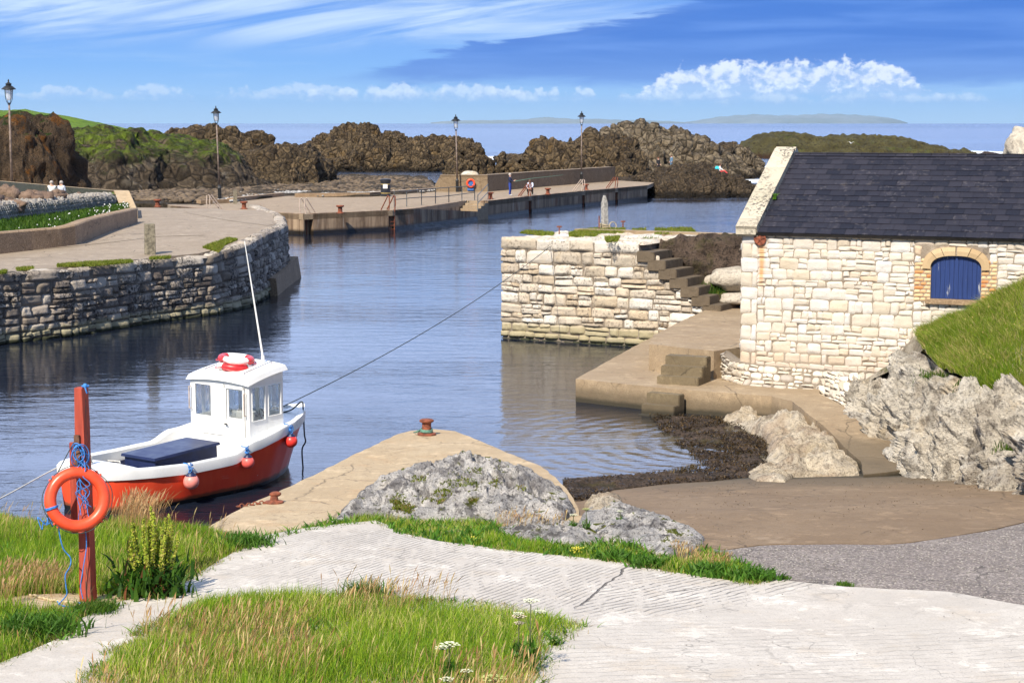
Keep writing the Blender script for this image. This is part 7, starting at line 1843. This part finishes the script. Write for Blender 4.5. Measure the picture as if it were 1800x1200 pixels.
GS = px2([(190, 935), (230, 915), (330, 930), (400, 938), (390, 955), (330, 950), (240, 945)], TN); stalks(GS, 420, (.40, .65), cols=((.50, .28, .13), (.55, .38, .20), (.42, .22, .12)))
GS2 = px2([(0, 1020), (60, 1012), (120, 1030), (110, 1050), (30, 1060), (0, 1070)], TN); stalks(GS2, 420, (.25, .4), cols=((.42, .24, .12), (.5, .34, .18)))
GS3 = px2([(840, 905), (1000, 915), (990, 935), (880, 930)], TN); stalks(GS3, 220, (.15, .3)); GS4 = px2([(1180, 975), (1290, 985), (1280, 1005), (1200, 1000)], TN); stalks(GS4, 260, (.15, .28))
# moss and short turf on the quay edge, pier top, big rock
def turf(poly, n, zf, h, lb=None, cols=((.13, .17, .015), (.20, .24, .03), (.28, .26, .06))):
    pts = scatter(poly, n, zf); return blades('turf', pts, 'grass', h=h, width=.03, lean=1.2, cols=grasscol(len(pts), pts, cols), winddir=(0, 0))
turf([tuple(q) for q in px2([(100, 466), (150, 462), (230, 458), (235, 462), (170, 468), (100, 470)], ZP)], 5000, ZP, (.04, .12))
turf([tuple(q) for q in px2([(0, 478), (12, 476), (12, 481), (0, 482)], ZP)], 500, ZP, (.04, .12)); turf([tuple(q) for q in px2([(28, 472), (58, 470), (60, 474), (30, 477)], ZP)], 700, ZP, (.04, .12))
turf([tuple(q) for q in px2([(262, 453), (300, 451), (300, 455), (262, 457)], ZP)], 700, ZP, (.04, .12)); turf([tuple(q) for q in px2([(356, 436), (400, 420), (418, 422), (395, 432), (385, 444)], ZP)], 3500, ZP, (.05, .15))
zt1 = lambda x, y: ZT+.03
for poly, n_ in (([(912, 412), (925, 408), (950, 409), (975, 412), (970, 418), (940, 415)], 1800), ([(1000, 411), (1040, 404), (1100, 404), (1095, 412), (1055, 413), (1045, 419), (1000, 418)], 4200), ([(1150, 404), (1215, 403), (1225, 412), (1150, 414)], 2200), ([(1062, 420), (1090, 418), (1085, 427), (1066, 428)], 900), ([(1110, 406), (1135, 404), (1135, 410), (1115, 411)], 700)):
    turf([tuple(P(a, b, ZT)[:2]) for a, b in poly], n_, zt1, (.03, .12))
# moss cushions on the big limestone outcrop
rpx = np.array([proj(v) for v in ROCKV]); mv = []
for (cx_, cy_, rx_, ry_) in ((805, 850, 40, 9), (775, 868, 26, 7), (712, 893, 22, 12), (765, 881, 26, 5), (870, 850, 10, 8), (832, 880, 9, 6), (830, 828, 18, 5), (735, 842, 16, 6), (700, 880, 12, 8), (915, 860, 10, 7), (800, 838, 20, 4)):
    d_ = ((rpx[:, 0]-cx_)/rx_)**2+((rpx[:, 1]-cy_)/ry_)**2+.5*fbm(ROCKV*4, 3, 9); idx_ = np.where(d_ < .8)[0]
    if len(idx_): mv.append(ROCKV[rng.choice(idx_, min(int(rx_*ry_*3.2), len(idx_)*8))]+rng.normal(0, .012, (min(int(rx_*ry_*3.2), len(idx_)*8), 3)))
mv = np.concatenate(mv); blades('moss', mv, 'grass', h=(.015, .05), width=.02, lean=1.6, cols=grasscol(len(mv), mv, ((.12, .16, .015), (.20, .23, .03), (.24, .17, .06)), (.45, .4, .15)), winddir=(0, 0))
# weeds by the stair
for k, (a, b, Y, n_, s_) in enumerate(((1138, 428, 58.9, 500, .2), (1172, 441, 59.0, 800, .2), (1155, 432, 59.1, 500, .15), (1207, 468, 58.2, 400, .13), (1243, 508, 57.0, 800, .17), (1258, 517, 56.8, 700, .14), (1222, 455, 59.3, 300, .15))):
    c = PY(a, b, Y); pts = np.array([tuple(c+Vector((random.gauss(0, s_), random.gauss(0, .15), random.gauss(0, s_*.4)-.05))) for _ in range(n_)])
    o = blades('weed_clump', pts, 'grass', h=(.08, .22), width=.03, lean=.9, cols=grasscol(n_, pts, ((.04, .10, .01), (.09, .16, .018), (.14, .13, .03))), kind=None)
    tag(o, ['small weeds at the very top of the stone stair', 'largest weed clump hanging on the dark wall by the upper stair', 'weed clump just below the top step of the stone stair', 'bright weed beside the middle steps of the stone stair', 'weed clump left of the large boulder at the stair foot', 'lowest weed clump by the last step of the stone stair', 'faint weed patch on the dark wall above the middle steps'][k], 'weeds')
# green with white flowers under the gabion, soil strip
ng = 9000; pts = sample_grid(VG, ng); o = blades('ground_cover', pts, 'grass', h=(.10, .30), width=.05, lean=.9, cols=grasscol(ng, pts, ((.035, .085, .01), (.07, .14, .015), (.09, .15, .02))), winddir=(0, 0))
fl = sample_grid(VG, 900); fl = fl[fl[:, 0] > PY(110, 370, 75).x]; m = MB()
for q in fl[:60]: m.ball((q[0], q[1], q[2]+random.uniform(.2, .34)), random.uniform(.018, .038), seg=5)
o = m.build('flowers', 'cloth_white'); tag(o, kind='stuff')

def umbel(c, h, rad, label, tilt=(0, 0), col='umbel_white', leafy=True, branches=1):
    t = thing('cow_parsley', label, 'wild flower', c, random.uniform(0, 6), 'white umbel flowers in the grass')
    m = MB(); m.tube([(0, 0, 0), (.01, .0, h*.5), (0, 0, h*.93)], [.009, .008, .005], 6)
    heads = [(Vector((0, 0, h)), rad)]
    for k in range(branches-1):
        a = k*2.1+.7; e = Vector((math.cos(a)*rad*1.6, math.sin(a)*rad*1.2, h*random.uniform(.82, .95))); m.tube([(0, 0, h*.55), tuple(Vector((0, 0, h*.72)).lerp(e, .5)), tuple(e-Vector((0, 0, .03)))], .004, 5); heads.append((e, rad*random.uniform(.6, .85)))
    for hc, hr in heads:
        for k in range(16):
            a = k*2.4; r_ = hr*math.sqrt((k+.5)/16); m.tube([tuple(hc-Vector((0, 0, hr*.55))), tuple(hc+Vector((math.cos(a)*r_, math.sin(a)*r_, -.25*r_)))], .0022, 4)
    m.build('stem', 'stem_green', t)
    for hc, hr in heads:
        m = MB()
        for k in range(16):
            a = k*2.4; r_ = hr*math.sqrt((k+.5)/16); q0 = hc+Vector((math.cos(a)*r_, math.sin(a)*r_, -.25*r_))
            for j in range(9):
                b = j*2.4; s_ = hr*.16*math.sqrt(j/9); m.ball(tuple(q0+Vector((math.cos(b)*s_, math.sin(b)*s_, .004-.2*s_))), hr*.055, sq=(1, 1, .6), seg=5)
        m.build('flower_head', col, t)
    if leafy:
        pts = np.array([(random.gauss(0, .03), random.gauss(0, .03), h*random.uniform(.0, .45)) for _ in range(60)])
        blades('leaf', pts, 'leaf', h=(.06, .14), width=.03, lean=1.3, cols=grasscol(60, pts, ((.04, .11, .012), (.07, .16, .015), (.08, .15, .02))), kind=None, parent=t, winddir=(0, 0))
    return t
simple('umbel_white', (.72, .74, .55), .8, .08); simple('umbel_pink', (.62, .50, .42), .8, .1); simple('stem_green', (.10, .12, .04), .8, .2); simple('umbel_yellow', (.55, .50, .05), .8, .1); simple('umbel_green', (.45, .52, .18), .8, .1)
for (bx, by, tx, ty, rad, lb, col, br) in (
    (933, 1190, 936, 1052, .085, 'tallest cow parsley with cream flowers at the right end of the grass patch', 'umbel_white', 3),
    (912, 1182, 905, 1080, .07, 'shorter cow parsley with pinkish heads beside the tallest one', 'umbel_pink', 2),
    (790, 1205, 786, 1128, .095, 'broad white cow parsley head in the middle of the front grass', 'umbel_white', 2),
    (786, 1230, 782, 1190, .07, 'white cow parsley head lowest in the frame, left of the pair at the bottom', 'umbel_white', 1),
    (820, 1225, 816, 1176, .06, 'small white cow parsley head just below the broad one', 'umbel_white', 1),
    (868, 1240, 868, 1186, .12, 'wide greenish cow parsley head at the bottom edge of the frame', 'umbel_green', 2),
    (975, 1140, 972, 1128, .04, 'small green umbel at the right edge of the grass patch', 'umbel_green', 1),
    (1008, 940, 1006, 903, .06, 'white umbel flower at the right end of the big limestone outcrop', 'umbel_white', 1),
    (1030, 945, 1031, 893, .055, 'yellow green umbel flower standing between two limestone rocks', 'umbel_green', 1),
    (1090, 930, 1092, 897, .05, 'pale umbel flower on the rock beside the slipway', 'umbel_white', 1)):
    c = PT(bx, by, TN); tp2 = PY(tx, ty, c.y); umbel(c, max(.10, tp2.z-c.z), rad, lb, col=col, branches=br)
for (x, y, r_, n_, col, lb) in ((1015, 975, .035, 40, 'umbel_yellow', 'small clump of yellow flowers at the edge of the ribbed ramp'), (832, 956, .03, 14, 'umbel_yellow', 'tiny yellow green plant at the edge of the ribbed ramp')):
    c = PT(x, y, TN); t = thing('yellow_flower', lb, 'flower', c); m = MB()
    for _ in range(n_): m.ball((random.gauss(0, r_), random.gauss(0, r_*.6), random.uniform(.03, .11)), .012, seg=5)
    m.build('petals', col, t); pts = np.array([(random.gauss(0, r_), random.gauss(0, r_), 0) for _ in range(90)]); blades('leaf', pts, 'leaf', h=(.04, .11), width=.018, lean=1, cols=grasscol(90, pts, ((.05, .12, .012), (.09, .18, .015), (.1, .18, .02))), kind=None, parent=t)
# broad leaved clumps
def leafclump(x, y, n_, r_, h, lb, zf=TN, cols=((.045, .12, .012), (.08, .19, .018), (.10, .20, .03)), w_=.04):
    c = PT(x, y, zf); pts = np.array([(c.x+random.gauss(0, r_), c.y+random.gauss(0, r_*.8), c.z) for _ in range(n_)])
    o = blades('leafy_plant', pts, 'leaf', h=h, width=w_, lean=1.1, cols=grasscol(n_, pts, cols), kind=None, winddir=(0, 0)); tag(o, lb, 'plant')
leafclump(425, 962, 800, .17, (.10, .26), 'bright leafy green plant at the tip of the left grass by the jetty', w_=.035)
leafclump(1085, 985, 300, .12, (.08, .18), 'broad leaved plant in the middle of the grass strip')
leafclump(1140, 996, 260, .11, (.08, .18), 'broad leaved plant in the grass strip just right of its neighbour')
leafclump(1250, 1010, 300, .12, (.08, .2), 'broad leaved plant near the right end of the grass strip')
leafclump(1325, 1018, 420, .14, (.08, .2), 'leafy tuft at the very right tip of the grass strip')
leafclump(640, 1052, 500, .12, (.12, .28), 'dark green grassy clump at the back edge of the front grass patch', w_=.02)
leafclump(60, 1115, 700, .22, (.15, .30), 'leafy green clump at the lower left corner of the path', w_=.03)
# dock plant
dk = thing('dock_plant', 'tall dock plant with many yellow green seed spikes beside the pale path', 'plant', PT(270, 1046, TN))
sp_n = 46; m = MB(); seeds = []; 
for k in range(sp_n):
    a = random.uniform(0, 6.28); r_ = .28*math.sqrt(random.random()); hgt = random.uniform(.72, 1.14)*(1-.55*(r_/.28)**2*.6); tx = math.cos(a)*r_*1.15; ty = math.sin(a)*r_*.9
    bx, by = tx*.35, ty*.35; pts = [Vector((bx, by, 0)), Vector((tx*.75, ty*.75, hgt*.45)), Vector((tx, ty, hgt*.8)), Vector((tx*1.03+random.uniform(-.02, .02), ty, hgt))]
    q = [Vector(v) for v in spline([tuple(p) for p in pts], 12)]; m.tube(q, [.009-.0005*i for i in range(12)], 5)
    for i in range(190):
        f = random.uniform(.30, 1.0); j = f*11; i0 = min(int(j), 10); c_ = q[i0].lerp(q[i0+1], j-i0); seeds.append((c_, .018*(1.25-f)+.006))
m.build('stem', 'stem_green', dk)
S_n = len(seeds); cen = np.array([tuple(c_) for c_, _ in seeds]); rad_ = np.array([r_ for _, r_ in seeds]); dirs = rng.normal(size=(S_n, 3)); dirs /= np.linalg.norm(dirs, axis=1, keepdims=True)
pos = cen+dirs*rad_[:, None]; s_ = rng.uniform(.010, .019, S_n); t1 = np.cross(dirs, rng.normal(size=(S_n, 3))); t1 /= np.linalg.norm(t1, axis=1, keepdims=True); t2 = np.cross(dirs, t1)+dirs*.5
Vs = np.stack([pos-t1*s_[:, None]*.6, pos+t2*s_[:, None], pos+t1*s_[:, None]*.6, pos-t2*s_[:, None]], 1).reshape(-1, 3); Fq = np.arange(S_n*4).reshape(-1, 4)
cc = np.array([(.44, .52, .05), (.54, .60, .08), (.30, .40, .04), (.55, .48, .12)])[rng.integers(0, 4, S_n)]*rng.uniform(.7, 1.15, (S_n, 1))
mk('seed_spikes', Vs, Fq, 'leaf', dk, col=np.repeat(cc, 4, axis=0))
pts = np.array([(random.gauss(0, .17), random.gauss(0, .15), max(0, random.gauss(.08, .12))) for _ in range(900)]); blades('leaf', pts, 'leaf', h=(.10, .28), width=.05, lean=1.1, cols=grasscol(900, pts, ((.03, .09, .01), (.06, .14, .012), (.16, .06, .025)), (.5, .4, .1)), kind=None, parent=dk, winddir=(0, 0))

# bits of weed and grit washed over the slipway
sp_ = px2([(1060, 868), (1250, 850), (1500, 845), (1700, 840), (1780, 880), (1700, 925), (1480, 945), (1300, 950), (1150, 905)], TN)
pts = scatter(sp_, 900, TN); k_ = fbm(pts*[1.1, 1.1, 0], 4, 77); pts = pts[k_+rng.random(len(pts))*.4 > .30]; pts[:, 2] += .012
blades('weed_litter', pts, 'weed', h=(.006, .02), width=.018, lean=2.6, cols=np.tile([[.07, .045, .02]], (len(pts), 1))*rng.uniform(.4, 1.6, (len(pts), 1)), winddir=(0, 0))
for k, (poly, n_, s_, rg_) in enumerate((([(1240, 966), (1347, 962), (1600, 957), (1800, 921), (1800, 1060), (1489, 1032), (1355, 1018)], 2600, .007, (.15, .42)), ([(0, 1170), (200, 1065), (450, 950), (660, 925), (900, 985), (1330, 1030), (1660, 1050), (1800, 1075), (1800, 1190), (1000, 1190), (1040, 1108), (700, 1052), (350, 1060), (150, 1200)], 240, .005, (.15, .45)))):
    pp_ = px2(poly, TN); q_ = scatter(pp_, n_, TN); bm = bmesh.new(); bmesh.ops.create_icosphere(bm, subdivisions=1, radius=1); bv = np.array([v.co[:] for v in bm.verts]); bf = np.array([[v.index for v in f.verts] for f in bm.faces]); bm.free()
    sc_ = s_*rng.uniform(.5, 1.8, (n_, 1, 1)); V3 = bv[None]*sc_*[1.2, 1, .6]+q_[:, None]+[0, 0, .0 if k == 0 else .04]; F3 = (bf[None]+np.arange(n_)[:, None, None]*len(bv)).reshape(-1, 3)
    o = mk('grit', V3.reshape(-1, 3), F3, 'pebble', smooth=True, col=np.repeat(rng.uniform(*rg_, (n_, 1))*np.array([[1, .93, .85]]), len(bv), axis=0)); o['kind'] = 'stuff'

# ------------------------------------------------------------------ people
def person(label, loc, rz, J, M_, hair='hair_brown', extra=None, s=1.0, hat=None):
    """J: joints by name; one skinned surface; materials by nearest bone"""
    names = list(J); E = [('pelvis', 'waist'), ('waist', 'chest'), ('chest', 'neck'), ('neck', 'head'), ('head', 'crown'), ('chest', 'sh_l'), ('sh_l', 'el_l'), ('el_l', 'wr_l'), ('wr_l', 'ha_l'), ('chest', 'sh_r'), ('sh_r', 'el_r'), ('el_r', 'wr_r'), ('wr_r', 'ha_r'), ('pelvis', 'hip_l'), ('hip_l', 'kn_l'), ('kn_l', 'an_l'), ('an_l', 'to_l'), ('pelvis', 'hip_r'), ('hip_r', 'kn_r'), ('kn_r', 'an_r'), ('an_r', 'to_r')]
    E = [e for e in E if e[0] in J and e[1] in J]
    Rad = dict(pelvis=.145, waist=.135, chest=.165, neck=.06, head=.10, crown=.085, sh_l=.085, el_l=.055, wr_l=.036, ha_l=.038, sh_r=.085, el_r=.055, wr_r=.036, ha_r=.038, hip_l=.105, kn_l=.075, an_l=.055, to_l=.042, hip_r=.105, kn_r=.075, an_r=.055, to_r=.042)
    zone = dict(pelvis='legs', waist='top', chest='top', neck='skin', head='skin', crown='skin', sh='top', el='top', wr='top', ha='skin', hip='legs', kn='legs', an='legs', to='shoes')
    vs = [Vector(J[n]) for n in names]; es = [(names.index(a), names.index(b)) for a, b in E]; rads = [Rad[n] for n in names]
    # hands: palm with four fingers and a thumb
    for sd in ('l', 'r'):
        if 'ha_'+sd in J:
            h0 = Vector(J['ha_'+sd]); d_ = (h0-Vector(J['wr_'+sd])).normalized(); sx_ = d_.cross(Vector((0, 0, 1)) if abs(d_.z) < .9 else Vector((1, 0, 0))).normalized()
            for k, (off, ln_) in enumerate(((-.030, .065), (-.010, .078), (.010, .074), (.030, .058))):
                b = len(vs); vs += [h0+sx_*off+d_*.035, h0+sx_*off*1.1+d_*(.035+ln_*.6)+Vector((0, 0, -.01))]; rads += [.011, .009]; es += [(names.index('ha_'+sd), b), (b, b+1)]
            b = len(vs); vs += [h0+sx_*.045-d_*.005, h0+sx_*.062+d_*.035]; rads += [.012, .010]; es += [(names.index('ha_'+sd), b), (b, b+1)]
    me = bpy.data.meshes.new('person'); me.from_pydata([tuple(v) for v in vs], es, []); tmp = bpy.data.objects.new('tmp', me); COL.objects.link(tmp)
    md = tmp.modifiers.new('s', 'SKIN'); md.use_smooth_shade = True
    for i, r_ in enumerate(rads): me.skin_vertices[0].data[i].radius = (r_*(1.15 if i < len(names) and names[i] in ('chest', 'waist', 'pelvis') else 1), r_*(.85 if i < len(names) and names[i] in ('chest', 'waist', 'pelvis') else 1))
    me.skin_vertices[0].data[names.index('pelvis')].use_root = True
    tmp.modifiers.new('d', 'SUBSURF').levels = 1
    dg = bpy.context.evaluated_depsgraph_get(); dg.update(); nm = bpy.data.meshes.new_from_object(tmp.evaluated_get(dg)); bpy.data.objects.remove(tmp)
    t = bpy.data.objects.new('person', nm); COL.objects.link(t); tag(t, label, 'person'); nm.name = 'person'
    mats = ['skin', M_['top'], M_['legs'], M_.get('shoes', 'shoe')]; zi = dict(skin=0, top=1, legs=2, shoes=3)
    nm.materials.clear(); [nm.materials.append(MATS[q]) for q in mats]
    segs = [(Vector(J[a]), Vector(J[b]), zone[b.split('_')[0]]) for a, b in E]
    for p_ in nm.polygons:
        c = p_.center; best = None
        for a, b, z_ in segs:
            ab = b-a; t_ = max(0, min(1, (c-a).dot(ab)/max(ab.dot(ab), 1e-6))); d_ = (c-(a+ab*t_)).length
            if best is None or d_ < best[0]: best = (d_, z_)
        p_.material_index = zi[best[1]]; p_.use_smooth = True
    hd = Vector(J['head']); cr = Vector(J['crown']); up_ = (cr-hd).normalized(); fwd = Vector((0, -1, 0)); fwd = (fwd-up_*fwd.dot(up_)).normalized()
    # face: nose, ears, eyes kept on the head; hair as child
    m = MB(); c_ = hd+up_*.045-fwd*.025; m.ball(tuple(c_), .118, sq=(.92, 1.0, 1.02), seg=14); ho = m.build('hair', hair, t, True)
    m = MB(); m.ball(tuple(hd+fwd*.105-up_*.0), .02, sq=(.7, 1, 1), seg=6); m.ball(tuple(hd+Vector((.1, 0, 0))), .025, sq=(.5, .8, 1.1), seg=6); m.ball(tuple(hd-Vector((.1, 0, 0))), .025, sq=(.5, .8, 1.1), seg=6); m.build('face', 'skin', t, True)
    m = MB(); m.ball(tuple(hd+fwd*.095+up_*.03+Vector((.035, 0, 0))), .012, seg=6); m.ball(tuple(hd+fwd*.095+up_*.03-Vector((.035, 0, 0))), .012, seg=6); m.build('eyes', 'hair_brown', t)
    t.location = loc; t.rotation_euler = (0, 0, rz); t.scale = (s, s, s)
    return t
STAND = dict(pelvis=(0, 0, .95), waist=(0, 0, 1.12), chest=(0, .01, 1.36), neck=(0, 0, 1.53), head=(0, -.02, 1.64), crown=(0, -.015, 1.73), sh_l=(.19, 0, 1.44), el_l=(.24, .03, 1.15), wr_l=(.22, -.12, .93), ha_l=(.21, -.17, .86), sh_r=(-.19, 0, 1.44), el_r=(-.24, .03, 1.15), wr_r=(-.22, -.12, .93), ha_r=(-.21, -.17, .86), hip_l=(.10, 0, .90), kn_l=(.11, -.02, .50), an_l=(.11, .02, .09), to_l=(.12, -.16, .04), hip_r=(-.10, 0, .90), kn_r=(-.11, -.02, .50), an_r=(-.11, .02, .09), to_r=(-.12, -.16, .04))
fish = dict(STAND); fish.update(el_r=(-.25, -.10, 1.2), wr_r=(-.16, -.33, 1.18), ha_r=(-.14, -.40, 1.19), el_l=(.25, -.08, 1.18), wr_l=(.14, -.33, 1.22), ha_l=(.12, -.41, 1.24))
mp = P(896.5, 344.5, ZF); person('person standing on the far pier in navy top and blue trousers, fishing', mp, R(75), fish, dict(top='cloth_navy', legs='cloth_blue'), 'hair_grey')
o = MB().tube([mp+Vector((.35, -.15, 1.15)), mp+Vector((1.6, .1, 1.36)), mp+Vector((4.2, .9, 1.62))], [.022, .016, .008], 5).build('fishing_rod', 'rope_green'); tag(o, 'thin green fishing rod pointing right, held by the person in navy', 'fishing rod')
crouch = dict(pelvis=(0, .12, .40), waist=(0, .04, .56), chest=(0, -.12, .78), neck=(0, -.22, .92), head=(0, -.30, 1.0), crown=(0, -.34, 1.09), sh_l=(.19, -.14, .86), el_l=(.25, -.34, .66), wr_l=(.10, -.48, .52), ha_l=(.05, -.52, .48), sh_r=(-.19, -.14, .86), el_r=(-.25, -.34, .66), wr_r=(-.10, -.48, .52), ha_r=(-.05, -.52, .48), hip_l=(.11, .08, .38), kn_l=(.20, -.34, .50), an_l=(.17, -.08, .09), to_l=(.19, -.26, .05), hip_r=(-.11, .08, .38), kn_r=(-.20, -.34, .50), an_r=(-.17, -.08, .09), to_r=(-.19, -.26, .05))
cp_ = P(933, 342.5, ZF); person('person crouching at the pier edge in a pale lilac top and dark trousers', cp_, R(-15), crouch, dict(top='cloth_pale', legs='cloth_black', shoes='cloth_black'), 'hair_brown', s=1.05)
b_ = PY(1157, 300, 232); person('person with reddish hair and dark jacket on the rocks, left of the pair', b_+Vector((0, 0, -.1)), R(30), STAND, dict(top='cloth_black', legs='cloth_black', shoes='cloth_black'), 'rust')
b_ = PY(1180, 297, 236); person('person in a denim blue jacket on the rocks, right of the pair', b_, R(-60), STAND, dict(top='cloth_denim', legs='cloth_denim', shoes='cloth_black'), 'hair_brown')
sit = dict(pelvis=(0, 0, .20), waist=(0, .04, .36), chest=(0, .05, .58), neck=(0, .02, .74), head=(0, -.01, .85), crown=(0, -.01, .94), sh_l=(.19, .04, .66), el_l=(.26, -.10, .44), wr_l=(.16, -.30, .36), ha_l=(.13, -.37, .35), sh_r=(-.19, .04, .66), el_r=(-.26, -.10, .44), wr_r=(-.16, -.30, .36), ha_r=(-.13, -.37, .35), hip_l=(.10, -.03, .16), kn_l=(.13, -.42, .28), an_l=(.13, -.74, .0), to_l=(.14, -.90, .02), hip_r=(-.10, -.03, .16), kn_r=(-.13, -.42, .28), an_r=(-.13, -.74, .0), to_r=(-.14, -.90, .02))
b_ = PY(1266, 305, 186); person('person sitting on the rounded rock in a white shirt and red trousers', b_, R(75), sit, dict(top='cloth_white', legs='cloth_red', shoes='cloth_black'), 'hair_brown')
o = boulder('rucksack', 'bright cyan and pink rucksack beside the seated person on the rock', PY(1261, 298, 186), (.28, .2, .34), 'cloth_cyan', 71, .2, .08, 'bag'); o.data.materials.append(MATS['cloth_red'])
b_ = PY(91, 335, 90.6); b_.z = PY(91, 319, 90).z-1.52; person('person with white hair and pale top, left of the two behind the ochre wall', b_, R(20), STAND, dict(top='cloth_white', legs='cloth_navy'), 'hair_grey', s=.86)
b_ = PY(108, 335, 91.5); b_.z = PY(108, 319, 91).z-1.52; person('balding person in a light blue shirt, right of the two behind the ochre wall', b_, R(-20), STAND, dict(top='cloth_pale', legs='cloth_navy'), 'hair_grey', s=.86)
# gull over the roof
gu = thing('seagull', 'white gull flying over the weedy reef above the slate roof', 'bird', PY(1496, 252, 270), R(40))
m = MB(); m.ball((0, 0, 0), .075, sq=(2.4, 1, .9), seg=12); m.ball((.19, 0, .03), .045, seg=10); m.tube([(.22, 0, .03), (.29, 0, .02)], [.015, .004], 5); m.add([(-.16, -.02, 0), (-.16, .02, 0), (-.32, .07, .01), (-.32, -.07, .01)], [(0, 1, 2, 3)]); m.build('body', 'cloth_white', gu, True)
for s in (-1, 1):
    m = MB(); m.hexa([(.07, s*.03, .02), (-.07, s*.03, .02), (-.03, s*.34, .20), (.08, s*.34, .21), (.07, s*.03, .04), (-.07, s*.03, .035), (-.03, s*.34, .215), (.08, s*.34, .225)]); m.hexa([(.08, s*.34, .21), (-.03, s*.34, .20), (-.10, s*.66, .14), (-.07, s*.67, .14), (.08, s*.34, .225), (-.03, s*.34, .215), (-.10, s*.66, .145), (-.07, s*.67, .145)]); m.build('wing', 'cloth_white', gu)

# ------------------------------------------------------------------ sea air
hz = MB().box((-41000, -60, -8), (41000, 45000, 480)).build('haze', None); tag(hz, kind='stuff')
hm = bpy.data.materials.new('haze_air'); hm.use_nodes = True; V.nt = hm.node_tree; hm.node_tree.nodes.clear()
ho_ = hm.node_tree.nodes.new('ShaderNodeOutputMaterial'); pv = hm.node_tree.nodes.new('ShaderNodeVolumePrincipled')
pv.inputs['Color'].default_value = (.50, .74, 1.0, 1); pv.inputs['Density'].default_value = 1.3e-5; pv.inputs['Anisotropy'].default_value = .2
hm.node_tree.links.new(pv.outputs[0], ho_.inputs['Volume']); hz.data.materials.append(hm)
